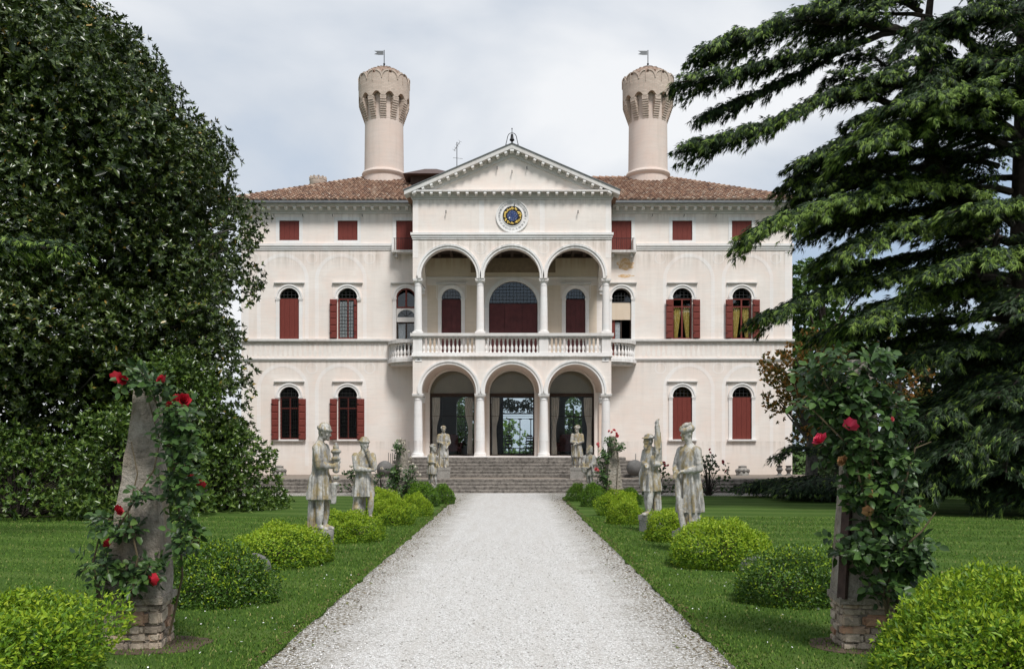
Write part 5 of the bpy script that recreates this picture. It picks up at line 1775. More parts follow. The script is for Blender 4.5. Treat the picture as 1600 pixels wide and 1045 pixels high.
    c.limb([PX2(1440, 20, 26), PX2(1360, -20, 25.5), PX2(1280, 5, 25)], .08, 1.2, 1.2, .3)
    c.limb([PX2(1600, 120, 26), PX2(1640, 80, 24.6), PX2(1560, 110, 23.6)], .08, 1.4, 1.2, .4)
    for (a_, b_, c_) in (((1435, 10), (1400, -10), (1350, 20)), ((1440, 60), (1480, 40), (1530, 75)), ((1440, 95), (1410, 100), (1370, 125)), ((1445, -30), (1490, -40), (1540, 0)), ((1438, 110), (1475, 120), (1530, 150)), ((1442, 30), (1440, 40), (1425, 75)), ((1600, 20), (1560, 10), (1500, 45)), ((1600, 90), (1550, 75), (1490, 105)), ((1610, 160), (1560, 135), (1500, 165)), ((1440, 170), (1390, 168), (1330, 190)), ((1440, 130), (1380, 128), (1300, 118))):
        c.limb([PX2(*a_, 26), PX2(*b_, 25.3), PX2(*c_, 24.8)], .06, 1.0, 1.2, .3, start=.02)
    # the rest of the crown all around both stems
    for i in range(42):
        z = 1.6+17.5*rng.random()
        a = rng.random()*2*PI
        c.rep = 1 if math.cos(a) > .35 else 2
        ln = (7.6-.30*z)*(.7+.4*rng.random())
        if math.cos(a) < -.2: ln *= .55     # towards the villa the set boughs stand
        r0 = np.array([tx, ty, z])
        d = np.array([math.cos(a), math.sin(a), 0])
        c.limb([r0, r0+d*ln*.4+np.array([0, 0, .30]), r0+d*ln*.75+np.array([0, 0, .1]), r0+d*ln+np.array([0, 0, -.45-.03*ln])], .10, 1.5, .75, .22)
    c.rep = 2
    for i in range(16):
        z = 7+9.5*rng.random(); a = rng.random()*2*PI; ln = 2.6+1.2*rng.random()
        r0 = np.array([tx-2.9, ty-.2, z]); d = np.array([math.cos(a), math.sin(a), 0])
        c.limb([r0, r0+d*ln*.5+np.array([0, 0, .25]), r0+d*ln+np.array([0, 0, -.3])], .06, 1.1, .8, .2)
    c.wood.tube([PX2(1560, 360, 24.5), PX2(1548, 400, 23.8), PX2(1520, 460, 23.2)], [.05, .04, .02], 6)   # bare dead branch
    print('cedar sprays', c.finish(t))
big_cedar()

def low_cedar():
    t = empty('spreading_cedar', (11.3, 29.2, .02), 'low spreading cedar creeping over the right end of the steps', 'shrub')
    c = Cedar()
    c.rep = 2
    for i in range(22):
        a = PI*.55+1.25*PI*rng.random()
        ln = 2.2+2.4*rng.random()
        z = .22+.38*rng.random()
        r0 = np.array([12.0, 29.6, .20]); d = np.array([math.cos(a)*1.25, math.sin(a)*.55, 0])
        c.limb([r0, r0+d*ln*.4+np.array([0, 0, z]), r0+d*ln*.8+np.array([0, 0, z*.8]), r0+d*ln+np.array([0, 0, z*.35])], .05, .75, 1.1, .12, start=.1)
    c.limb([(11.6, 29.6, .3), (10.6, 30.2, 1.6), (9.6, 30.3, 1.75), (8.9, 30.3, 1.35)], .05, .7, 1.2, .2)
    c.limb([(11.6, 29.6, .3), (12.2, 29.2, 1.4), (11.4, 28.4, 1.5)], .05, .7, 1.1, .15)
    c.finish(t, .20)
low_cedar()
def left_branch():
    t = empty('cedar_tree', (-13.0, 15.5, .02), 'lone mossy conifer bough reaching in at the left edge of the picture', 'tree')
    MB().tube([(-13, 15.5, -.1), (-13, 15.5, 4), (-13, 15.5, 9)], [.35, .28, .1], 10).build('trunk', M['bark'], t, smooth=True)
    c = Cedar()
    c.limb([(-13, 15.5, 4.6), (-11, 15.2, 5.05), (-9.2, 15, 5.2), (-7.9, 15, 5.1), (-7.35, 15, 5.0)], .08, .55, 1.5, .45)
    for i in range(7):
        z = 3.2+4.5*rng.random(); a = PI*.6+PI*.8*rng.random(); ln = 2+rng.random()
        r0 = np.array([-13, 15.5, z]); d = np.array([math.cos(a), math.sin(a), 0])
        c.limb([r0, r0+d*ln*.5+np.array([0, 0, .2]), r0+d*ln], .06, .8, .9, .3)
    c.finish(t, .13)
left_branch()

# ---- broadleaf trees
def tree(name, label, x, y, h, rx, rz, zc, nb, rb, per, nl, L, W_, mat, bark='bark_grey', tr=.2, grp=None, z0=.02):
    t = empty(name, (x, y, z0), label, 'tree', grp)
    cs, rs = [], []
    for i in range(nb):
        d = rand_dir(1)[0]
        k = rng.random()**.45
        cs.append((x+d[0]*rx*k, y+d[1]*rx*k, zc+d[2]*rz*k)); rs.append(rb*(.7+.6*rng.random()))
    C, A = bough_leaves(np.array(cs), rs, per, nl, L, W_, .7, .4)
    P, D, N, Ls, Ws = whorls(C, A, nl, L, W_)
    V, F, f = leaves(P, D, N, Ls, Ws)
    link('crown', np_mesh('crown', V, F, mat), t)
    m = MB().tube([(x, y, z0-.15), (x+.05, y, zc*.4), (x, y, zc), (x, y, zc+rz*.7)], [tr*1.25, tr, tr*.7, tr*.15], 9)
    for c in cs[::2]:
        c = Vector(c); s = Vector((x, y, max(zc*.45, c.z-rz*.6)))
        m.tube([s, s.lerp(c, .55), c], [tr*.35, tr*.2, .02], 5)
    m.build('trunk', M[bark], t, smooth=True)
    return t
tree('maple_tree', 'small Japanese maple with orange-tinged leaves at the right villa corner', 10.95, 32.6, 6.2, 1.75, 2.2, 3.95, 70, .50, 80, 5, .14, .08, M['maple'], 'bark_grey', .20)
tree('maple_tree', 'second orange-tinged maple behind the right rose pillar', 14.6, 33.5, 6.0, 2.0, 2.4, 3.4, 44, .6, 46, 5, .14, .075, M['maple'], 'bark_grey', .16)
tree('background_tree', 'light green tree standing just behind the right villa corner', 18.2, 52, 13, 3.2, 5.4, 8.0, 60, 1.1, 42, 5, .32, .17, M['back_tree'], 'bark', .3)
tree('background_tree', 'dark round tree behind the cedar, nearest the villa', 21.8, 47, 11, 3.2, 4.6, 5.6, 40, 1.1, 30, 5, .30, .16, M['dark_tree'], 'bark', .3)
tree('background_tree', 'dark tree far behind the cedar, second from the villa', 27.5, 46, 12, 3.8, 5.0, 6.0, 40, 1.2, 26, 5, .32, .17, M['dark_tree'], 'bark', .3)
tree('background_tree', 'dark tree glimpsed below the cedar boughs at the right edge', 23.5, 38.5, 7, 2.8, 3.4, 3.2, 40, .9, 34, 5, .26, .14, M['dark_tree'], 'bark', .25)
tree('background_tree', 'dark tree beyond the lawn at the far right edge', 30, 37, 9, 3.4, 4.2, 4.5, 36, 1.1, 26, 5, .30, .16, M['dark_tree'], 'bark', .25)
tree('background_tree', 'dark tree behind the magnolia at the left edge', -23.5, 36, 14, 4.5, 6.5, 7.0, 50, 1.3, 28, 5, .32, .17, M['dark_tree'], 'bark', .3)
tree('background_tree', 'tall dark tree behind the cedar trunk', 25, 33, 12, 3.6, 5.5, 6.0, 44, 1.2, 28, 5, .30, .16, M['dark_tree'], 'bark', .3)
leafy_shrub('laurel_bush', 'dark evergreen bush beneath the cedar at the far right', (18.6, 31.5), mound(70, 2.6, 1.4, 2.4, .6), 36, 6, .17, .07, M['dark_tree'])
leafy_shrub('laurel_bush', 'dark evergreen bush just beyond the right villa corner', (15.9, 44.5), mound(90, 2.4, 1.6, 4.4, .7), 36, 6, .17, .07, M['dark_tree'])
tree('garden_tree', 'fresh green tree seen through the central glass doors', -.75, 69, 3.8, 1.5, 1.4, 2.4, 40, .55, 50, 5, .2, .11, M['lime_tree'], 'bark', .1)
tree('garden_tree', 'green tree seen through the left glass door', -4.3, 66, 6, 2.3, 3.0, 3.4, 80, .8, 42, 5, .2, .11, M['back_tree'], 'bark', .15)
tree('garden_tree', 'green tree seen through the right glass door', 5.2, 66, 6, 2.3, 3.0, 3.4, 80, .8, 42, 5, .2, .11, M['back_tree'], 'bark', .15)
tree('garden_tree', 'low green tree seen at the right of the central glass doors', 2.1, 72, 3.0, 1.1, 1.0, 1.5, 24, .5, 46, 5, .2, .11, M['back_tree'], 'bark', .1)
az = leafy_shrub('azalea_bush', 'pale pink flowering azalea beyond the cedar boughs', (18.9, 38.8), mound(26, 2.0, 1.0, 2.5, .5), 34, 5, .13, .08, [M['azalea']], grp=None)
leafy_shrub('azalea_bush', 'dark leafy azalea beside the pale pink one', (16.4, 39.2), mound(26, 1.5, 1.0, 2.2, .5), 34, 5, .16, .08, [M['dark_tree']])
# ------------------------------------------------------------------ rose pillars
def pillar_mat():
    t = NT('weathered_pillar_render')
    n1 = t.noise(2.6, 7, .7); n2 = t.noise(14, 6, .72); n3 = t.noise(1.6, 5, .6, vec=t.scaled((1.5, 1.5, .7)))
    c = t.ramp(n1, [(.32, (.19, .165, .135)), (.5, (.33, .290, .240)), (.70, (.47, .43, .375))])
    c = t.mix(t.ramp(n3, [(.5, 0.0), (.66, .6)]), c, (.30, .22, .125))
    c = t.mix(t.ramp(n2, [(.50, 0.0), (.68, .6)]), c, (.085, .072, .058))
    t.bump(t.math('ADD', n2, n1), 1.0, .06)
    return t.done(c, .95, .1)
M['pillar'] = pillar_mat()
def rubble_mat():
    t = NT('rubble_stone_and_brick')
    r = t.n.new('ShaderNodeObjectInfo').outputs['Random']
    c = t.ramp(r, [(0, (.26, .21, .165)), (.4, (.40, .33, .255)), (.7, (.50, .42, .325)), (.9, (.44, .31, .22)), (1, (.42, .23, .14))])
    n2 = t.noise(17, 6, .72)
    c = t.mix(t.ramp(n2, [(.45, 0.0), (.72, .7)]), c, (.11, .095, .08))
    t.bump(n2, .8, .02)
    return t.done(c, .95, .1)
M['rubble'] = rubble_mat()
M['mortar'] = old_stone('old_lime_mortar', (.26, .225, .19), (.10, .085, .07), .5, 2)
def rough_block(seed):
    """unit stone, corners knocked off, faces uneven"""
    r = random.Random(seed)
    b = bmesh.new()
    bmesh.ops.create_cube(b, size=1)
    bmesh.ops.bevel(b, geom=list(b.edges), offset=.17, segments=2, affect='EDGES')
    for v in b.verts:
        v.co += Vector((r.uniform(-.06, .06), r.uniform(-.08, .08), r.uniform(-.07, .07)))
    me = bpy.data.meshes.new('stone')
    b.to_mesh(me); b.free()
    me.materials.append(M['rubble'])
    return me
BLOCKS = [rough_block(i) for i in range(7)]

def rose_pillar(label, x, y, rz, H, w0, lean=(0, 0), hb=.43, base=True):
    p = empty('rose_pillar', (x, y, .02), label, 'pillar', 'stone pillars for climbing roses', rz)
    prof = [(0, 1.0), (.10, .94), (.25, .86), (.40, .76), (.70, .55), (.85, .45), (1, .38)]
    m = MB()
    n = 18
    vs, fs = [], []
    sub = 6
    for k in range(n+1):
        u = k/n
        ww = w0*np.interp(u, [a for a, _ in prof], [b for _, b in prof])/2
        z = hb+(H-hb)*u
        ring = []
        for q in range(4):
            for i in range(sub):
                f = -1+2*i/sub
                ax_, ay_ = [(f, -1), (1, f), (-f, 1), (-1, -f)][q]
                chip = 1-.05*max(0, noise.noise(Vector((ax_*2+x, ay_*2, z*4)))) - (.035 if i == 0 else 0)*(1+noise.noise(Vector((x, q*3, z*7))))
                dn = .012*noise.noise(Vector((ax_*3+x*2, ay_*3, z*6)))
                vs.append((ax_*ww*chip+dn+lean[0]*u, ay_*ww*chip+dn+lean[1]*u, z+(.03*noise.noise(Vector((ax_*2, ay_*2+x, 1))) if k == n else 0)))
    R = 4*sub
    for k in range(n):
        for i in range(R):
            j = (i+1) % R
            fs.append((k*R+i, k*R+j, (k+1)*R+j, (k+1)*R+i))
    fs.append(tuple(reversed(range(R)))); fs.append(tuple(range(n*R, (n+1)*R)))
    m.add(vs, fs).build('shaft', M['pillar'], p, local=True, smooth=True, angle=24)
    wb = w0*1.05/2
    m = MB().box(-wb, wb, -wb, wb, hb-.055, hb-.001)
    m.build('ledge', M['pillar'], p, local=True)
    wb = w0*.95/2
    MB().box(-wb+.03, wb-.03, -wb+.03, wb-.03, -.05, hb-.056).build('mortar_core', M['mortar'], p, local=True)
    z = -.02
    rr = random.Random(int(x*100))
    while z < hb-.075:
        h = rr.uniform(.05, .115)
        h = min(h, hb-.058-z)
        for q in range(4):
            s = -wb
            while s < wb-.02:
                L = rr.uniform(.10, .24)
                e = wb if s+L > wb-.07 else s+L
                cx_ = (s+e)/2
                o = link('stone', rr.choice(BLOCKS), p, local=True)
                dep = .10
                off = wb-dep/2+rr.uniform(-.006, .014)
                o.location = [(cx_, -off, z+h/2), (off, cx_, z+h/2), (-cx_, off, z+h/2), (-off, -cx_, z+h/2)][q]
                o.rotation_euler = (0, 0, q*PI/2)
                o.scale = ((e-s)*1.0, dep, h*1.02)
                s = e
        z += h
    return p
rose_pillar('cracked grey tapering stone pillar with red roses at the left front', -3.12, 7.45, math.radians(7), 2.16, .47, (.07, 0))
rose_pillar('tapering stone pillar buried in a leafy rose at the right front', 2.93, 7.45, math.radians(-7), 2.38, .44, (-.02, 0))
rose_pillar('small stone pillar with white roses near the steps on the left', -3.34, 27.0, math.radians(-12), 1.95, .50, (.0, 0), .5)
rose_pillar('small stone pillar topped by pink roses near the steps on the right', 3.05, 27.0, math.radians(12), 2.05, .50, (.0, 0), .5)
# thin iron stake beside the far left pillar, dark board on the right one
st = MB().tube([(-3.08, 26.72, 0), (-3.16, 26.74, .9)], .014, 6).build('plant_stake', simple('pale_wood_stake', (.45, .36, .25), .8))
tag(st, 'thin pale stake leaning on the white rose pillar', 'stake')
bd = MB().add([(2.665, 7.30, .44), (2.70, 7.22, .44), (2.73, 7.235, .44), (2.695, 7.31, .44), (2.745, 7.35, 1.55), (2.78, 7.27, 1.55), (2.81, 7.285, 1.55), (2.775, 7.36, 1.55)], [(0,3,2,1), (4,5,6,7), (0,1,5,4), (1,2,6,5), (2,3,7,6), (3,0,4,7)]).build('support_board', simple('dark_weathered_board', (.050, .030, .024), .85, .4, 12, bump=.4))
tag(bd, 'dark weathered board standing against the right rose pillar', 'board')

def bloom_mesh(name, mat, r=.055):
    rr = np.random.default_rng(len(name))
    P, D, N, L, W_ = [], [], [], [], []
    for ring, (k, el, ln) in enumerate(((4, .18, .75), (6, .42, .85), (7, .72, .95), (8, 1.02, 1.0), (7, 1.4, 1.0))):
        for i in range(k):
            a = 2*PI*i/k+ring*.4+rr.random()*.3
            d = np.array([math.cos(a)*math.sin(el), math.sin(a)*math.sin(el), math.cos(el)])
            nrm = np.array([-math.cos(a)*math.cos(el), -math.sin(a)*math.cos(el), math.sin(el)])
            P.append(d*.15*r); D.append(d); N.append(nrm); L.append(ln*r*(.9+.2*rr.random())); W_.append(r*.95)
    V, F, f = leaves(np.array(P), np.array(D), np.array(N), np.array(L), np.array(W_), True, .30, -.42)
    return np_mesh(name, V, F, mat)
BL = {k: bloom_mesh('bloom_'+k, M[m]) for k, m in (('red', 'rose_red'), ('crimson', 'rose_crimson'), ('pink', 'rose_pink'), ('white', 'rose_white'), ('dry', 'rose_dry'))}

def climbing_rose(label, base, stems, blobs, n_leaf, LL, blooms, Y0, dep):
    """stems: polylines in metres; blobs: (x, z, rx, rz, weight) clouds of compound leaves at distance Y0"""
    o = empty('climbing_rose', (base[0], base[1], .03), label, 'rose', 'climbing roses on the pillars')
    m = MB()
    for s in stems:
        m.tube(s, [.011-.007*i/(len(s)-1) for i in range(len(s))], 6)
    Wt = np.array([b[4] for b in blobs], float); Wt /= Wt.sum()
    idx = rng.choice(len(blobs), size=n_leaf, p=Wt)
    bb = np.array([b[:4] for b in blobs])[idx]
    d = rand_dir(n_leaf)*(rng.random(n_leaf)**.42)[:, None]
    C = np.stack([bb[:, 0]+d[:, 0]*bb[:, 2], Y0+d[:, 1]*dep, bb[:, 1]+d[:, 2]*bb[:, 3]], 1)
    axis = unit(np.stack([d[:, 0]*.6, d[:, 1]*.6-.55, np.full(n_leaf, -.15)], 1)+.55*rng.normal(size=(n_leaf, 3)))
    nrm = unit(np.stack([d[:, 0]*.4, np.full(n_leaf, -.5), np.full(n_leaf, .75)], 1)+.35*rng.normal(size=(n_leaf, 3)))
    side = unit(np.cross(axis, nrm))
    Ps, Ds, Ns, Ls = [], [], [], []
    for k, (f, sd, sc) in enumerate(((1.0, 0, 1.15), (.62, 1, 1.0), (.62, -1, 1.0), (.22, 1, .8), (.22, -1, .8))):
        Ps.append(C+axis*(f*LL*1.35)+side*(sd*.10*LL)); Ds.append(axis*(1 if sd == 0 else .45)+side*sd*.95); Ns.append(nrm+.2*rng.normal(size=(n_leaf, 3))); Ls.append(np.full(n_leaf, LL*sc))
    P, D, N, L = map(np.concatenate, (Ps, Ds, Ns, Ls))
    s = .8+.4*rng.random(len(P))
    V, F, f = leaves(P, D, N, L*s, L*s*.68, True, .12, .18)
    link('foliage', np_mesh('foliage', V, F, M['rose_leaf']), o)
    for i in range(0, n_leaf, 3):     # leaf stalks back to the plant
        c = Vector(C[i]); a = Vector(axis[i])
        m.tube([c-a*LL*1.0+Vector((0, .05, -.03)), c+a*LL*1.3], [.0035, .002], 4)
    m.build('stems', M['twig'], o)
    for (x, y, z, k, sc) in blooms:
        q = link('rose_bloom', BL[k], o, (x, y, z), rot=(random.uniform(.7, 1.5), random.uniform(-.5, .5), random.uniform(0, 6)), scl=(sc,)*3)
        tag(q)
    return o
def Q(px, py, Y):
    p = PX2(px, py, Y)
    return p
def blob(px, py, rx, ry, wgt, Y):
    x, _, z = PX2(px, py, Y)
    return (x, z, rx/1390*Y, ry/1390*Y, wgt)
YL = 7.15
climbing_rose('climbing rose with dark red flowers on the left front pillar', (-3.25, 7.1),
    [[Q(150, 1000, 7.15), Q(152, 920, 7.1), Q(170, 850, 7.1), Q(205, 790, 7.12), Q(240, 735, 7.15), Q(250, 690, 7.2), Q(225, 600, 7.35)],
     [Q(200, 990, 7.15), Q(206, 930, 7.1), Q(215, 870, 7.1), Q(200, 800, 7.1), Q(215, 740, 7.15), Q(205, 690, 7.2)],
     [Q(265, 990, 7.35), Q(285, 900, 7.35), Q(280, 800, 7.35), Q(270, 720, 7.3), Q(250, 650, 7.3), Q(230, 580, 7.3), Q(222, 565, 7.3)],
     [Q(160, 950, 7.1), Q(145, 880, 7.1), Q(160, 820, 7.1), Q(180, 800, 7.1)]],
    [blob(215, 590, 32, 16, 10, YL), blob(240, 600, 28, 14, 8, YL), blob(286, 655, 18, 40, 18, 7.3), blob(274, 690, 22, 32, 14, YL), blob(299, 745, 17, 50, 26, 7.35), blob(302, 830, 15, 38, 20, 7.35),
     blob(230, 772, 13, 16, 4, YL), blob(175, 820, 30, 18, 12, YL), blob(212, 825, 22, 10, 5, YL), blob(165, 880, 32, 24, 14, YL), blob(200, 905, 20, 18, 6, YL), blob(232, 885, 18, 22, 7, YL), blob(150, 920, 12, 22, 4, YL)],
    330, .066,
    [(*Q(182, 592, 7.1), 'red', 1.0), (*Q(192, 594, 7.05), 'red', .8), (*Q(257, 597, 7.1), 'red', 1.0), (*Q(285, 627, 7.15), 'red', 1.15), (*Q(278, 625, 7.1), 'red', .8), (*Q(267, 636, 7.1), 'red', .8),
     (*Q(304, 740, 7.2), 'red', .9), (*Q(311, 759, 7.2), 'red', .9), (*Q(181, 799, 7.05), 'red', .9), (*Q(172, 852, 7.05), 'red', .9), (*Q(234, 906, 7.0), 'red', 1.05), (*Q(290, 757, 7.2), 'red', .6), (*Q(307, 845, 7.2), 'dry', .7)], YL, .17)
YR2 = 7.12
climbing_rose('bushy climbing rose with two crimson flowers on the right front pillar', (3.2, 7.15),
    [[Q(1385, 1000, 7.1), Q(1390, 900, 7.05), Q(1375, 800, 7.05), Q(1360, 700, 7.05), Q(1350, 620, 7.1), Q(1360, 545, 7.1)],
     [Q(1395, 1000, 7.2), Q(1410, 880, 7.1), Q(1395, 760, 7.05), Q(1340, 670, 7.0), Q(1290, 600, 7.0), Q(1275, 545, 7.0)],
     [Q(1390, 990, 7.1), Q(1370, 850, 7.0), Q(1330, 700, 6.95), Q(1270, 640, 6.95), Q(1215, 622, 6.95)],
     [Q(1400, 800, 7.05), Q(1430, 700, 7.0), Q(1455, 690, 7.0)], [Q(1405, 860, 7.0), Q(1440, 830, 7.0), Q(1462, 800, 7.0)]],
    [blob(1290, 580, 22, 35, 20, YR2), blob(1310, 635, 42, 40, 40, YR2), blob(1270, 625, 34, 14, 9, 7.0), blob(1350, 600, 32, 38, 26, YR2), blob(1385, 650, 22, 50, 26, YR2), blob(1330, 695, 42, 34, 34, YR2),
     blob(1385, 725, 26, 36, 26, YR2), blob(1345, 760, 32, 36, 26, YR2), blob(1390, 800, 32, 42, 36, YR2), blob(1350, 850, 34, 36, 26, YR2), blob(1405, 870, 30, 36, 30, YR2), blob(1375, 915, 26, 26, 12, YR2), blob(1425, 860, 22, 30, 10, YR2), blob(1395, 930, 18, 14, 4, YR2), blob(1358, 555, 12, 16, 5, YR2), blob(1312, 850, 10, 16, 3, YR2)],
    700, .074,
    [(*Q(1326, 668, 6.85), 'crimson', 1.2), (*Q(1285, 691, 6.85), 'crimson', 1.15), (*Q(1320, 722, 6.9), 'dry', .9), (*Q(1354, 772, 6.9), 'dry', .8), (*Q(1358, 800, 6.9), 'dry', .9), (*Q(1355, 745, 6.9), 'dry', .45), (*Q(1392, 655, 6.9), 'pink', .4), (*Q(1435, 793, 6.95), 'dry', .4)], YR2, .24)
YF = 26.75
climbing_rose('climbing rose with small white flowers near the steps', (-3.34, 26.7),
    [[Q(620, 780, YF), Q(618, 740, YF), Q(622, 700, YF), Q(628, 685, YF)], [Q(640, 785, YF), Q(645, 740, YF), Q(640, 700, YF)]],
    [blob(622, 700, 7, 14, 6, YF), blob(620, 735, 10, 14, 9, YF), blob(640, 750, 10, 22, 10, YF), blob(625, 765, 14, 10, 8, YF), blob(614, 750, 6, 16, 5, YF), blob(645, 735, 7, 18, 6, YF)],
    210, .075,
    [(*Q(px_, py_, YF-.3), 'white', 1.0) for px_, py_ in ((626, 687), (630, 692), (623, 694), (640, 706), (643, 716), (641, 722), (651, 738), (655, 742), (650, 730), (626, 732), (614, 768), (653, 776), (648, 779), (620, 705), (646, 726))], YF, .32)
climbing_rose('climbing rose with coral pink flowers near the steps', (3.05, 26.7),
    [[Q(945, 785, YF), Q(945, 740, YF), Q(950, 700, YF), Q(955, 680, YF)], [Q(962, 785, YF), Q(966, 720, YF), Q(960, 690, YF)]],
    [blob(952, 690, 7, 12, 6, YF), blob(945, 715, 8, 16, 9, YF), blob(941, 738, 7, 16, 7, YF), blob(966, 700, 6, 16, 5, YF), blob(948, 765, 10, 14, 7, YF), blob(943, 750, 7, 10, 4, YF)],
    180, .075,
    [(*Q(px_, py_, YF-.3), 'pink', 1.05) for px_, py_ in ((957, 676), (962, 678), (953, 674), (964, 681), (937, 697), (935, 694), (931, 733), (933, 735), (959, 673))], YF, .32)

# rose bushes by the terrace
def rose_bush(label, x, y, r, h, kind, nb):
    o = leafy_shrub('rose_bush', label, (x, y), mound(26, r, r*.7, h, r*.38), 120, 5, .085, .05, M['rose_leaf'], cat='rose bush', grp='rose bushes below the terrace')
    for i in range(nb):
        a = rng.random()*2*PI; e = rng.random()**.6*PI/2
        link('rose_bloom', BL[kind], o, (x+r*math.cos(a)*math.cos(e), y-abs(r*.8*math.sin(a)*math.cos(e))-.05, .15+h*math.sin(e)*1.05), rot=(random.uniform(.5, 1.4), 0, random.uniform(0, 6)), scl=(1.0,)*3)
rose_bush('low leafy rose bush behind the first two left statues', -5.75, 32.6, .55, .95, 'white', 5)
rose_bush('small rose bush right of the chin-holding statue', -4.85, 32.8, .40, .80, 'white', 6)
rose_bush('leafy rose bush between the two right front statues', 5.35, 32.6, .62, 1.10, 'pink', 8)
rose_bush('tall rose bush right of the turbaned statue', 7.15, 32.4, .72, 1.45, 'pink', 9)

# ------------------------------------------------------------------ statues
def statue_mat():
    t = NT('lichened_garden_stone')
    n1 = t.noise(5, 7, .7); n2 = t.noise(26, 6, .7); n3 = t.noise(4.2, 6, .7, vec=t.scaled((2.2, 2.2, .45)))
    c = t.ramp(n1, [(.32, (.25, .24, .22)), (.5, (.44, .425, .395)), (.68, (.60, .585, .555))])
    c = t.mix(t.ramp(n3, [(.45, 0.0), (.62, .75)]), c, (.115, .11, .10))           # rain-washed black streaks
    sp = t.n.new('ShaderNodeSeparateXYZ'); t.lk(t.geo.outputs['Normal'], sp.inputs[0])
    lf = t.math('ADD', t.noise(5.0, 7, .72, vec=t.scaled((1.6, 1.6, .6))), t.math('MULTIPLY', sp.outputs[2], .10))
    c = t.mix(t.ramp(lf, [(.49, 0.0), (.60, .75)]), c, (.27, .20, .075))          # ochre lichen grows on upper surfaces
    c = t.mix(t.ramp(n2, [(.55, 0.0), (.75, .6)]), c, (.09, .085, .08))
    t.bump(t.math('ADD', n2, n1), .6, .015)
    return t.done(c, .92, .12)
M['statue'] = statue_mat()
M['plinth'] = old_stone('weathered_plinth_stone', (.34, .325, .30), (.09, .085, .08), .55, 1.5)

